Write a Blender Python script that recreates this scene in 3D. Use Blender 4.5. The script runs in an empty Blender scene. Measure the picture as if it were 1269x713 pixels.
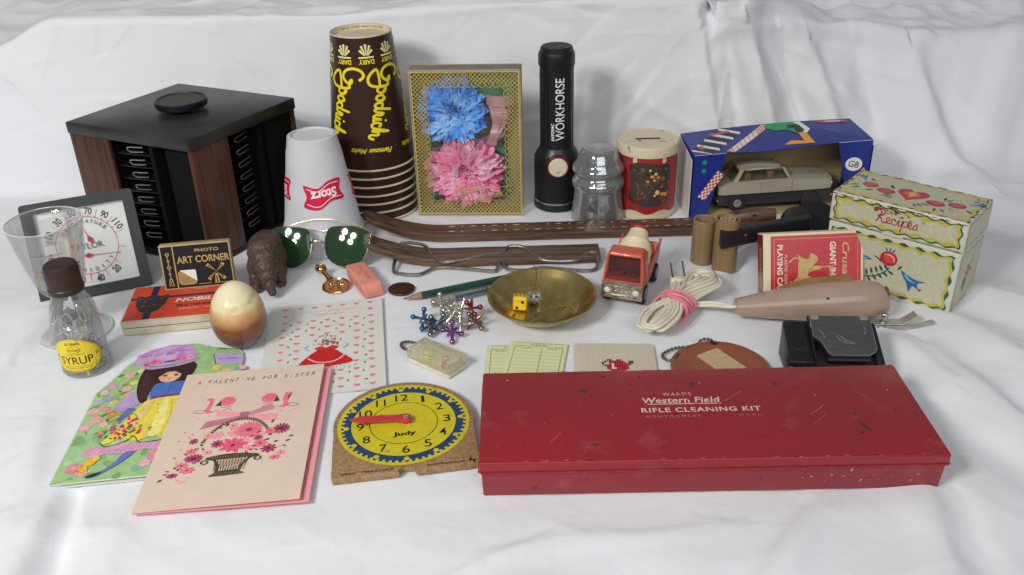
import bpy, bmesh, math, random
from math import sin, cos, pi, radians as R, sqrt, atan2, hypot
from mathutils import Vector, Matrix, Euler, noise as mnoise

# All shapes are written in millimetres and stored in metres.
S = 0.001
sc = bpy.context.scene
col = sc.collection
random.seed(7)

# ------------------------------------------------------------------ camera
cam_d = bpy.data.cameras.new("camera")
cam_d.sensor_width = 36.0
cam_d.lens = 32.77
cam_d.clip_start = 0.02
cam_d.clip_end = 50
cam = bpy.data.objects.new("camera", cam_d)
cam.matrix_world = Matrix.Translation((0, 0, 0.412)) @ Matrix.Rotation(R(90 - 28.6), 4, 'X') @ Matrix.Rotation(R(-1.6), 4, 'Z')
col.objects.link(cam)
sc.camera = cam

# ------------------------------------------------------------------ world: a dim room
w = bpy.data.worlds.new("World")
sc.world = w
w.use_nodes = True
wn = w.node_tree.nodes
bg = wn.get("Background") or wn.new("ShaderNodeBackground")
tc = wn.new("ShaderNodeTexCoord")
sx = wn.new("ShaderNodeSeparateXYZ")
rp = wn.new("ShaderNodeValToRGB")
w.node_tree.links.new(tc.outputs["Generated"], sx.inputs[0])
w.node_tree.links.new(sx.outputs[2], rp.inputs[0])
rp.color_ramp.elements[0].position = 0.0
rp.color_ramp.elements[0].color = (0.20, 0.19, 0.185, 1)
rp.color_ramp.elements[1].position = 1.0
rp.color_ramp.elements[1].color = (0.62, 0.63, 0.65, 1)
w.node_tree.links.new(rp.outputs[0], bg.inputs[0])
bg.inputs[1].default_value = 0.50

# ------------------------------------------------------------------ lamps: four bulbs of a ceiling light, up and to the left
LC = Vector((-0.74, -0.22, 0.93))
for k, (dx, dy, dz) in enumerate(((-0.15, 0.0, 0.0), (0.15, 0.03, 0.0), (-0.02, 0.15, 0.03), (0.03, -0.15, -0.02))):
    ld = bpy.data.lights.new("ceiling_bulb", 'POINT')
    ld.energy = 13.2
    ld.shadow_soft_size = 0.062
    ld.color = (1.0, 0.985, 0.965)
    lo = bpy.data.objects.new("ceiling_bulb", ld)
    lo.location = LC + Vector((dx, dy, dz))
    col.objects.link(lo)
# added soft fill light high behind the camera, standing for no known source
ad = bpy.data.lights.new("added_fill", 'AREA')
ad.shape = 'RECTANGLE'; ad.size = 2.0; ad.size_y = 1.3
ad.energy = 20.0
ad.color = (0.93, 0.965, 1.0)
ao = bpy.data.objects.new("added_fill", ad)
ao.location = (0.45, -1.4, 1.35)
ao.rotation_euler = (Vector((0.0, 0.75, 0.0)) - ao.location).to_track_quat('-Z', 'Y').to_euler()
col.objects.link(ao)

sc.view_settings.view_transform = 'Standard'
sc.view_settings.look = 'None'
sc.view_settings.exposure = -0.08
sc.view_settings.gamma = 1.0
sc.render.engine = 'CYCLES'
sc.cycles.max_bounces = 10
sc.cycles.transparent_max_bounces = 24
sc.cycles.transmission_bounces = 10
sc.cycles.glossy_bounces = 4
sc.cycles.diffuse_bounces = 4
sc.cycles.caustics_refractive = True
sc.cycles.blur_glossy = 0.5
sc.cycles.use_denoising = True

# ------------------------------------------------------------------ colours and materials
def lin(c):
    return c / 12.92 if c <= 0.04045 else ((c + 0.055) / 1.055) ** 2.4
def hx(s):
    s = s.lstrip('#')
    return tuple(lin(int(s[i:i + 2], 16) / 255) for i in (0, 2, 4))

MATS = {}
def mat(name, color, rough=0.5, metal=0.0, vary=0.0, vscale=60, color2=None, bump=0.0, bscale=300, spec=0.5,
        coat=0.0, trans=0.0, ior=1.45, stretch=(1, 1, 1), rvary=0.0, detail=4.0, contrast=(0.3, 0.7), sheen=0.0, sss=0.0, alpha=1.0):
    if name in MATS: return MATS[name]
    m = bpy.data.materials.new(name); m.use_nodes = True
    nt = m.node_tree; n = nt.nodes; L = nt.links
    b = n["Principled BSDF"]
    if isinstance(color, str): color = hx(color)
    b.inputs["Base Color"].default_value = (*color, 1)
    b.inputs["Roughness"].default_value = rough
    b.inputs["Metallic"].default_value = metal
    b.inputs["IOR"].default_value = ior
    b.inputs["Specular IOR Level"].default_value = spec
    b.inputs["Coat Weight"].default_value = coat
    b.inputs["Coat Roughness"].default_value = 0.08
    b.inputs["Transmission Weight"].default_value = trans
    b.inputs["Sheen Weight"].default_value = sheen
    b.inputs["Alpha"].default_value = alpha
    if sss:
        b.inputs["Subsurface Weight"].default_value = sss
        b.inputs["Subsurface Radius"].default_value = (0.004, 0.003, 0.002)
        b.inputs["Subsurface Scale"].default_value = 1.0
    tcn = n.new("ShaderNodeTexCoord"); mp = n.new("ShaderNodeMapping")
    mp.inputs["Scale"].default_value = stretch
    L.new(tcn.outputs["Object"], mp.inputs[0])
    if vary > 0 or color2 is not None or rvary > 0:
        t = n.new("ShaderNodeTexNoise"); t.inputs["Scale"].default_value = vscale
        t.inputs["Detail"].default_value = detail; t.inputs["Roughness"].default_value = 0.6
        L.new(mp.outputs[0], t.inputs["Vector"])
        mr = n.new("ShaderNodeMapRange")
        mr.inputs["From Min"].default_value = contrast[0]; mr.inputs["From Max"].default_value = contrast[1]
        L.new(t.outputs["Fac"], mr.inputs["Value"])
        mx = n.new("ShaderNodeMix"); mx.data_type = 'RGBA'
        if color2 is None:
            c2 = tuple(max(0, c * (1 - vary)) for c in color); c1 = tuple(min(1, c * (1 + vary * 0.5)) for c in color)
        else:
            c2 = hx(color2) if isinstance(color2, str) else color2; c1 = color
        mx.inputs[6].default_value = (*c1, 1); mx.inputs[7].default_value = (*c2, 1)
        L.new(mr.outputs[0], mx.inputs[0]); L.new(mx.outputs[2], b.inputs["Base Color"])
        if rvary > 0:
            m2 = n.new("ShaderNodeMapRange")
            m2.inputs["To Min"].default_value = max(0, rough - rvary); m2.inputs["To Max"].default_value = min(1, rough + rvary)
            L.new(t.outputs["Fac"], m2.inputs["Value"]); L.new(m2.outputs[0], b.inputs["Roughness"])
    if bump > 0:
        t2 = n.new("ShaderNodeTexNoise"); t2.inputs["Scale"].default_value = bscale
        t2.inputs["Detail"].default_value = 3
        L.new(mp.outputs[0], t2.inputs["Vector"])
        bp = n.new("ShaderNodeBump"); bp.inputs["Strength"].default_value = min(1, bump); bp.inputs["Distance"].default_value = 0.0005
        L.new(t2.outputs["Fac"], bp.inputs["Height"]); L.new(bp.outputs[0], b.inputs["Normal"])
    MATS[name] = m
    return m

def film(name, tint=(1, 1, 1), gloss=0.08, rough=0.02, edge=0.5, milk=0.0, gain=0.40):
    """thin clear film or thin-walled glass: transparent, with a Fresnel sheen"""
    if name in MATS: return MATS[name]
    m = bpy.data.materials.new(name); m.use_nodes = True
    nt = m.node_tree; n = nt.nodes; L = nt.links
    for x in list(n):
        if x.type == 'BSDF_PRINCIPLED': n.remove(x)
    out = [x for x in n if x.type == 'OUTPUT_MATERIAL'][0]
    tr = n.new("ShaderNodeBsdfTransparent"); tr.inputs[0].default_value = (*tint, 1)
    gl = n.new("ShaderNodeBsdfGlossy"); gl.inputs["Roughness"].default_value = rough
    lw = n.new("ShaderNodeLayerWeight"); lw.inputs[0].default_value = edge
    ma = n.new("ShaderNodeMath"); ma.operation = 'MULTIPLY_ADD'; ma.inputs[1].default_value = gain; ma.inputs[2].default_value = gloss
    ma.use_clamp = True
    L.new(lw.outputs["Fresnel"], ma.inputs[0])
    mx = n.new("ShaderNodeMixShader")
    L.new(ma.outputs[0], mx.inputs[0]); L.new(tr.outputs[0], mx.inputs[1]); L.new(gl.outputs[0], mx.inputs[2])
    last = mx.outputs[0]
    if milk > 0:      # whitish diffuse, stronger at the edges, imitates brightly lit glass
        df = n.new("ShaderNodeBsdfDiffuse"); df.inputs[0].default_value = (.85, .88, .87, 1)
        m2 = n.new("ShaderNodeMixShader"); mm = n.new("ShaderNodeMath"); mm.operation = 'MULTIPLY_ADD'; mm.inputs[1].default_value = milk * 3; mm.inputs[2].default_value = milk; mm.use_clamp = True
        L.new(lw.outputs["Facing"], mm.inputs[0]); L.new(mm.outputs[0], m2.inputs[0]); L.new(last, m2.inputs[1]); L.new(df.outputs[0], m2.inputs[2]); last = m2.outputs[0]
    L.new(last, out.inputs[0])
    MATS[name] = m
    return m

def printmat(name, rough=0.55, metal=0.0, wear=0.0, wcol=(0.5, 0.45, 0.35), wscale=90, spec=0.4, coat=0.0, bump=0.0, bscale=900, grain=0.06):
    """printed colours come from the face colours of the print; grain and wear from noise"""
    if name in MATS: return MATS[name]
    m = bpy.data.materials.new(name); m.use_nodes = True
    nt = m.node_tree; n = nt.nodes; L = nt.links
    b = n["Principled BSDF"]
    a = n.new("ShaderNodeAttribute"); a.attribute_name = "Col"
    b.inputs["Roughness"].default_value = rough; b.inputs["Metallic"].default_value = metal
    b.inputs["Specular IOR Level"].default_value = spec; b.inputs["Coat Weight"].default_value = coat
    tcn = n.new("ShaderNodeTexCoord")
    t = n.new("ShaderNodeTexNoise"); t.inputs["Scale"].default_value = bscale * 0.35; t.inputs["Detail"].default_value = 4
    L.new(tcn.outputs["Object"], t.inputs["Vector"])
    mr = n.new("ShaderNodeMapRange"); mr.inputs["From Min"].default_value = 0.3; mr.inputs["From Max"].default_value = 0.7
    mr.inputs["To Min"].default_value = 1 - grain; mr.inputs["To Max"].default_value = 1 + grain
    L.new(t.outputs["Fac"], mr.inputs["Value"])
    vm = n.new("ShaderNodeVectorMath"); vm.operation = 'SCALE'
    L.new(a.outputs["Color"], vm.inputs[0]); L.new(mr.outputs[0], vm.inputs["Scale"])
    last = vm.outputs[0]
    if wear > 0:
        t2 = n.new("ShaderNodeTexNoise"); t2.inputs["Scale"].default_value = wscale; t2.inputs["Detail"].default_value = 8
        t2.inputs["Roughness"].default_value = 0.7
        L.new(tcn.outputs["Object"], t2.inputs["Vector"])
        r2 = n.new("ShaderNodeMapRange"); r2.inputs["From Min"].default_value = 0.72 - wear; r2.inputs["From Max"].default_value = 0.78 - wear
        L.new(t2.outputs["Fac"], r2.inputs["Value"])
        mx = n.new("ShaderNodeMix"); mx.data_type = 'RGBA'; mx.inputs[7].default_value = (*wcol, 1)
        L.new(r2.outputs[0], mx.inputs[0]); L.new(last, mx.inputs[6]); last = mx.outputs[2]
    L.new(last, b.inputs["Base Color"])
    if bump > 0:
        t3 = n.new("ShaderNodeTexNoise"); t3.inputs["Scale"].default_value = bscale
        L.new(tcn.outputs["Object"], t3.inputs["Vector"])
        bp = n.new("ShaderNodeBump"); bp.inputs["Strength"].default_value = bump; bp.inputs["Distance"].default_value = 0.0004
        L.new(t3.outputs["Fac"], bp.inputs["Height"]); L.new(bp.outputs[0], b.inputs["Normal"])
    MATS[name] = m
    return m

# ------------------------------------------------------------------ mesh building (mm)
def T(x=0, y=0, z=0, rx=0, ry=0, rz=0, s=1):
    M = Matrix.Translation((x, y, z)) @ Euler((R(rx), R(ry), R(rz))).to_matrix().to_4x4()
    if s != 1:
        M = M @ (Matrix.Diagonal((*s, 1)) if isinstance(s, (tuple, list)) else Matrix.Scale(s, 4))
    return M

def rrect(w, h, r, n=5, cx=0, cy=0):
    """rounded rectangle outline; r one radius or four (tr, tl, bl, br)"""
    rs = (r,) * 4 if not isinstance(r, (tuple, list)) else r
    out = []
    for k, (sx_, sy_) in enumerate(((1, 1), (-1, 1), (-1, -1), (1, -1))):
        rr = rs[k]
        ox, oy = cx + sx_ * (w / 2 - rr), cy + sy_ * (h / 2 - rr)
        if rr <= 0: out.append((ox, oy)); continue
        for i in range(n + 1):
            a = pi / 2 * (k + i / n)
            out.append((ox + rr * cos(a), oy + rr * sin(a)))
    return out

def smooth(pts, n=8, closed=False):
    """Catmull-Rom through points of any dimension"""
    P = [tuple(p) for p in pts]; out = []; N = len(P)
    rng = N if closed else N - 1
    for i in range(rng):
        if closed: p0, p1, p2, p3 = P[(i - 1) % N], P[i], P[(i + 1) % N], P[(i + 2) % N]
        else: p0, p1, p2, p3 = P[max(i - 1, 0)], P[i], P[i + 1], P[min(i + 2, N - 1)]
        for k in range(n):
            t = k / n
            out.append(tuple(0.5 * (2 * b + (c - a) * t + (2 * a - 5 * b + 4 * c - d) * t * t + (3 * b - a - 3 * c + d) * t ** 3)
                             for a, b, c, d in zip(p0, p1, p2, p3)))
    if not closed: out.append(P[-1])
    return out

class MB:
    def __init__(s): s.bm = bmesh.new(); s.mi = 0
    def _in(s, t, M=None):
        if M is not None: t.transform(M)
        for f in t.faces: f.material_index = s.mi
        me = bpy.data.meshes.new("tmp"); t.to_mesh(me); t.free()
        s.bm.from_mesh(me); bpy.data.meshes.remove(me)
        return s
    def box(s, cx, cy, cz, sx, sy, sz, bevel=0, seg=2, M=None):
        t = bmesh.new(); bmesh.ops.create_cube(t, size=1)
        for v in t.verts: v.co = Vector((cx + v.co.x * sx, cy + v.co.y * sy, cz + v.co.z * sz))
        if bevel > 0:
            bmesh.ops.bevel(t, geom=list(t.edges), offset=bevel, segments=seg, affect='EDGES', profile=0.5)
        return s._in(t, M)
    def hexa(s, P, bevel=0, seg=2, M=None):
        """box from 8 corners: bottom four (ccw) then top four"""
        t = bmesh.new(); v = [t.verts.new(p) for p in P]
        for f in ((3, 2, 1, 0), (4, 5, 6, 7), (0, 1, 5, 4), (1, 2, 6, 5), (2, 3, 7, 6), (3, 0, 4, 7)): t.faces.new([v[i] for i in f])
        if bevel > 0: bmesh.ops.bevel(t, geom=list(t.edges), offset=bevel, segments=seg, affect='EDGES', profile=0.5)
        return s._in(t, M)
    def lathe(s, prof, n=48, M=None, cap0=True, cap1=True, a0=0, a1=2 * pi, ribs=None):
        t = bmesh.new(); rings = []
        full = abs(a1 - a0 - 2 * pi) < 1e-6
        cnt = n if full else n + 1
        for (r, z) in prof:
            ring = []
            for i in range(cnt):
                a = a0 + (a1 - a0) * i / n
                rr = r * (ribs(a, z) if ribs else 1)
                ring.append(t.verts.new((rr * cos(a), rr * sin(a), z)))
            rings.append(ring)
        for A, B in zip(rings, rings[1:]):
            for i in range(n):
                j = (i + 1) % cnt
                t.faces.new((A[i], A[j], B[j], B[i]))
        if full:
            if cap0 and prof[0][0] > 1e-6: t.faces.new(rings[0][::-1])
            if cap1 and prof[-1][0] > 1e-6: t.faces.new(rings[-1])
        bmesh.ops.remove_doubles(t, verts=t.verts, dist=1e-5)
        return s._in(t, M)
    def cyl(s, r, z0, z1, n=32, bevel=0, M=None, r1=None):
        r1 = r if r1 is None else r1
        if bevel: pr = [(r - bevel, z0), (r - bevel * .3, z0 + bevel * .3), (r, z0 + bevel), (r1, z1 - bevel), (r1 - bevel * .3, z1 - bevel * .3), (r1 - bevel, z1)]
        else: pr = [(r, z0), (r1, z1)]
        return s.lathe(pr, n, M)
    def tube(s, path, r, n=8, closed=False, M=None, flat=None, up=(0, 0, 1)):
        t = bmesh.new(); P = [Vector(p) for p in path]; N = len(P); rings = []
        prev = None
        for i, p in enumerate(P):
            if closed: d = P[(i + 1) % N] - P[i - 1]
            else: d = P[min(i + 1, N - 1)] - P[max(i - 1, 0)]
            if d.length < 1e-9: d = Vector((0, 0, 1))
            d.normalize()
            if prev is None:
                u = Vector(up)
                if abs(u.dot(d)) > .95: u = Vector((1, 0, 0))
            else: u = prev
            x = (u - d * u.dot(d)).normalized(); prev = x
            y = d.cross(x)
            rr = r[i] if isinstance(r, (list, tuple)) else r
            fx, fy = flat if flat else (1, 1)
            rings.append([t.verts.new(p + (x * cos(2 * pi * k / n) * fx + y * sin(2 * pi * k / n) * fy) * rr) for k in range(n)])
        rng = range(N if closed else N - 1)
        for i in rng:
            A, B = rings[i], rings[(i + 1) % N]
            for k in range(n): t.faces.new((A[k], A[(k + 1) % n], B[(k + 1) % n], B[k]))
        if not closed: t.faces.new(rings[0][::-1]); t.faces.new(rings[-1])
        return s._in(t, M)
    def prism(s, out, z0, z1, bevel=0, seg=2, M=None, holes=()):
        t = bmesh.new()
        a = sum(out[i][0] * out[(i + 1) % len(out)][1] - out[(i + 1) % len(out)][0] * out[i][1] for i in range(len(out)))
        if a < 0: out = out[::-1]
        if holes:
            es = []
            for ring in [out] + list(holes):
                vs = [t.verts.new((x, y, z0)) for x, y in ring]
                for i in range(len(vs)): es.append(t.edges.new((vs[i], vs[(i + 1) % len(vs)])))
            r = bmesh.ops.triangle_fill(t, edges=es, use_beauty=True)
            fs = [f for f in t.faces]
            for f in fs:
                if f.normal.z < 0: f.normal_flip()
            ex = bmesh.ops.extrude_face_region(t, geom=fs)
            for v in [g for g in ex['geom'] if isinstance(g, bmesh.types.BMVert)]: v.co.z = z1
            bmesh.ops.recalc_face_normals(t, faces=t.faces)
            return s._in(t, M)
        bv = [t.verts.new((x, y, z0)) for x, y in out]; tv = [t.verts.new((x, y, z1)) for x, y in out]
        t.faces.new(bv[::-1]); top = t.faces.new(tv); N = len(out)
        for i in range(N): t.faces.new((bv[i], bv[(i + 1) % N], tv[(i + 1) % N], tv[i]))
        if bevel > 0:
            ed = [e for e in t.edges if abs(e.verts[0].co.z - e.verts[1].co.z) < 1e-6]
            bmesh.ops.bevel(t, geom=ed, offset=bevel, segments=seg, affect='EDGES', profile=0.5)
        return s._in(t, M)
    def ball(s, cx, cy, cz, rx, ry=None, rz=None, n=16, M=None):
        ry = rx if ry is None else ry; rz = rx if rz is None else rz
        t = bmesh.new(); bmesh.ops.create_uvsphere(t, u_segments=n, v_segments=max(6, n // 2 + 2), radius=1)
        for v in t.verts: v.co = Vector((cx + v.co.x * rx, cy + v.co.y * ry, cz + v.co.z * rz))
        return s._in(t, M)
    def loft(s, rings, cap=True, closed_ring=True, M=None):
        t = bmesh.new(); RR = [[t.verts.new(p) for p in r] for r in rings]
        for A, B in zip(RR, RR[1:]):
            n = len(A)
            for k in range(n if closed_ring else n - 1): t.faces.new((A[k], A[(k + 1) % n], B[(k + 1) % n], B[k]))
        if cap and closed_ring: t.faces.new(RR[0][::-1]); t.faces.new(RR[-1])
        return s._in(t, M)
    def quad(s, *P, M=None):
        t = bmesh.new(); t.faces.new([t.verts.new(p) for p in P]); return s._in(t, M)
    def disp(s, fn):
        for v in s.bm.verts: v.co = Vector(fn(v.co))
        return s
    def recalc(s): bmesh.ops.recalc_face_normals(s.bm, faces=s.bm.faces); return s
    def build(s, name, mats, parent=None, sharp=35, label=None, kind=None, flat=False):
        bmesh.ops.recalc_face_normals(s.bm, faces=s.bm.faces)
        me = bpy.data.meshes.new(name)
        for v in s.bm.verts: v.co *= S
        s.bm.to_mesh(me); s.bm.free()
        for m in (mats if isinstance(mats, (list, tuple)) else [mats]): me.materials.append(m)
        if not flat:
            me.polygons.foreach_set("use_smooth", [True] * len(me.polygons))
            me.set_sharp_from_angle(angle=R(sharp))
        o = bpy.data.objects.new(name, me); col.objects.link(o)
        if parent: o.parent = parent
        if label: o["label"] = label
        if kind: o["kind"] = kind
        return o

def place(o, loc, rot=(0, 0, 0)):
    o.location = (loc[0] * S, loc[1] * S, loc[2] * S)
    o.rotation_euler = (R(rot[0]), R(rot[1]), R(rot[2]))
    return o
def tag(o, label, cat, group=None):
    o["label"] = label; o["category"] = cat
    if group: o["group"] = group
    return o
def thing(name, label, cat, loc, rot=(0, 0, 0), group=None):
    o = bpy.data.objects.new(name, None); o.empty_display_size = 0.02
    col.objects.link(o); place(o, loc, rot)
    return tag(o, label, cat, group)
def copy_tree(o, parent=None):
    c = o.copy(); col.objects.link(c); c.parent = parent
    for ch in list(o.children): copy_tree(ch, c)
    return c

# ------------------------------------------------------------------ flat print: lettering and pictures as flat coloured shapes
_TX = {}
def text_mesh(s, bold=0.0, shear=0.0, space=1.0):
    key = (s, bold, shear, space)
    if key in _TX: return _TX[key]
    cu = bpy.data.curves.new("t", 'FONT'); cu.body = s; cu.size = 1; cu.offset = bold; cu.shear = shear
    cu.space_character = space; cu.resolution_u = 4; cu.fill_mode = 'FRONT'
    o = bpy.data.objects.new("t", cu); col.objects.link(o)
    dg = bpy.context.evaluated_depsgraph_get(); dg.update()
    me = bpy.data.meshes.new_from_object(o.evaluated_get(dg), depsgraph=dg)
    vs = [(v.co.x, v.co.y) for v in me.vertices]; fs = [tuple(p.vertices) for p in me.polygons]
    bpy.data.objects.remove(o); bpy.data.curves.remove(cu); bpy.data.meshes.remove(me)
    x0 = min(v[0] for v in vs); x1 = max(v[0] for v in vs); y0 = min(v[1] for v in vs); y1 = max(v[1] for v in vs)
    _TX[key] = (vs, fs, x0, x1, y0, y1)
    return _TX[key]

class Art:
    def remap(s, i0, fx, fy=None):
        s.P[i0:] = [([((fx(x, y)), (fy(x, y) if fy else y)) for x, y in pts], c, z) for pts, c, z in s.P[i0:]]
    def __init__(s, base=0.04, dz=0.002):
        s.P = []; s.z = base; s.dz = dz
    def up(s): s.z += s.dz
    def _c(s, c): return hx(c) if isinstance(c, str) else c
    def poly(s, pts, c, up=True):
        if up: s.up()
        s.P.append(([tuple(p) for p in pts], s._c(c), s.z)); return s
    def rect(s, x0, y0, x1, y1, c): return s.poly([(x0, y0), (x1, y0), (x1, y1), (x0, y1)], c)
    def ell(s, cx, cy, rx, ry=None, c='#000000', n=18, rot=0, up=True):
        ry = rx if ry is None else ry; a = R(rot)
        return s.poly([(cx + rx * cos(t) * cos(a) - ry * sin(t) * sin(a), cy + rx * cos(t) * sin(a) + ry * sin(t) * cos(a))
                       for t in (2 * pi * i / n for i in range(n))], c, up)
    def ring(s, cx, cy, r0, r1, c, n=48, a0=0, a1=360, ky=1):
        s.up(); c = s._c(c); k = n
        for i in range(k):
            t0 = R(a0 + (a1 - a0) * i / k); t1 = R(a0 + (a1 - a0) * (i + 1) / k)
            s.P.append(([(cx + r * cos(t), cy + r * ky * sin(t)) for r, t in ((r0, t0), (r1, t0), (r1, t1), (r0, t1))], c, s.z))
        return s
    def stroke(s, pts, w, c, closed=False, sm=0, w1=None, up=True):
        if sm: pts = smooth(pts, sm, closed)
        if up: s.up()
        c = s._c(c); N = len(pts); w1 = w if w1 is None else w1; Ls = []
        for i in range(N):
            if closed: a, b = pts[i - 1], pts[(i + 1) % N]
            else: a, b = pts[max(i - 1, 0)], pts[min(i + 1, N - 1)]
            dx, dy = b[0] - a[0], b[1] - a[1]; l = hypot(dx, dy) or 1
            ww = (w + (w1 - w) * i / max(1, N - 1)) / 2
            nx, ny = -dy / l * ww, dx / l * ww
            Ls.append(((pts[i][0] + nx, pts[i][1] + ny), (pts[i][0] - nx, pts[i][1] - ny)))
        for i in range(N if closed else N - 1):
            A, B = Ls[i], Ls[(i + 1) % N]
            s.P.append(([A[0], A[1], B[1], B[0]], c, s.z))
        return s
    def text(s, t, cx, cy, h, c, w=None, bold=0.0, shear=0.0, rot=0, space=1.0, warp=None, anchor='c'):
        vs, fs, x0, x1, y0, y1 = text_mesh(t, bold, shear, space)
        s.up(); c = s._c(c)
        ky = h / (y1 - y0); kx = (w / (x1 - x0)) if w else ky
        a = R(rot); out = []
        ox = {'c': (x0 + x1) / 2, 'l': x0, 'r': x1}[anchor]
        for x, y in vs:
            X, Y = (x - ox) * kx, (y - (y0 + y1) / 2) * ky
            if warp: X, Y = warp(X, Y)
            out.append((cx + X * cos(a) - Y * sin(a), cy + X * sin(a) + Y * cos(a)))
        for f in fs: s.P.append(([out[i] for i in f], c, s.z))
        return s
    def heart(s, cx, cy, w, h, c, rot=0):
        pts = []
        for i in range(22):
            t = 2 * pi * i / 22
            x = 16 * sin(t) ** 3 / 32 * w; y = (13 * cos(t) - 5 * cos(2 * t) - 2 * cos(3 * t) - cos(4 * t)) / 29 * h
            a = R(rot); pts.append((cx + x * cos(a) - y * sin(a), cy + x * sin(a) + y * cos(a)))
        return s.poly(pts, c)
    def flower(s, cx, cy, r, c, cc='#f2d23a', n=6, rot=0, inner=0.35, petal=0.55, ky=1.0):
        for k in range(n):
            a = R(rot) + 2 * pi * k / n
            s.ell(cx + r * .58 * cos(a), cy + r * .58 * sin(a) * ky, r * .46, r * .46 * petal * ky, c, n=9, rot=math.degrees(a))
        if cc: s.ell(cx, cy, r * inner * .7, r * inner * .7 * ky, cc, n=9)
        return s
    def leaf(s, x, y, l, w, rot, c):
        a = R(rot); pts = []
        for t, q in ((0, 0), (.25, .4), (.55, .5), (.8, .3), (1, 0), (.8, -.3), (.55, -.5), (.25, -.4)):
            X, Y = t * l, q * w
            pts.append((x + X * cos(a) - Y * sin(a), y + X * sin(a) + Y * cos(a)))
        return s.poly(pts, c)
    def build(s, name, m, parent=None, surf=None, cell=None, M=None, label=None, kind=None, xf=None):
        bm = bmesh.new(); cl = bm.loops.layers.float_color.new("Col")
        for pts, c, z in s.P:
            if xf: pts = [xf(*p) for p in pts]
            try: f = bm.faces.new([bm.verts.new((p[0], p[1], z)) for p in pts])
            except ValueError: continue
            for l in f.loops: l[cl] = (*c, 1)
        if cell:
            bmesh.ops.triangulate(bm, faces=bm.faces)
            xs = [v.co.x for v in bm.verts]; x0, x1 = min(xs), max(xs)
            k = math.floor(x0 / cell) + 1
            while k * cell < x1:
                bmesh.ops.bisect_plane(bm, geom=list(bm.verts) + list(bm.edges) + list(bm.faces), plane_co=(k * cell, 0, 0), plane_no=(1, 0, 0), dist=1e-6)
                k += 1
        bm.normal_update()
        for f in list(bm.faces):
            if f.normal.z < 0: f.normal_flip()
        if surf:
            for v in bm.verts: v.co = Vector(surf(v.co.x, v.co.y, v.co.z))
        if M is not None: bm.transform(M)
        for v in bm.verts: v.co *= S
        me = bpy.data.meshes.new(name); bm.to_mesh(me); bm.free(); me.materials.append(m)
        o = bpy.data.objects.new(name, me); col.objects.link(o)
        if parent: o.parent = parent
        if label: o["label"] = label
        if kind: o["kind"] = kind
        return o

def cylsurf(rfn, a0=-90, sgn=1):
    """wrap u (mm of arc at radius R0) round an upright axis; rfn(v) gives the radius at height v; u is divided by rfn.R0"""
    def f(u, v, o):
        R0 = rfn(v); a = R(a0) + sgn * u / rfn(v)
        return ((R0 + o) * cos(a), (R0 + o) * sin(a), v)
    return f
def nz(x, y=0, z=0, s=1.0): return mnoise.noise(Vector((x * s, y * s, z * s)))

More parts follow.
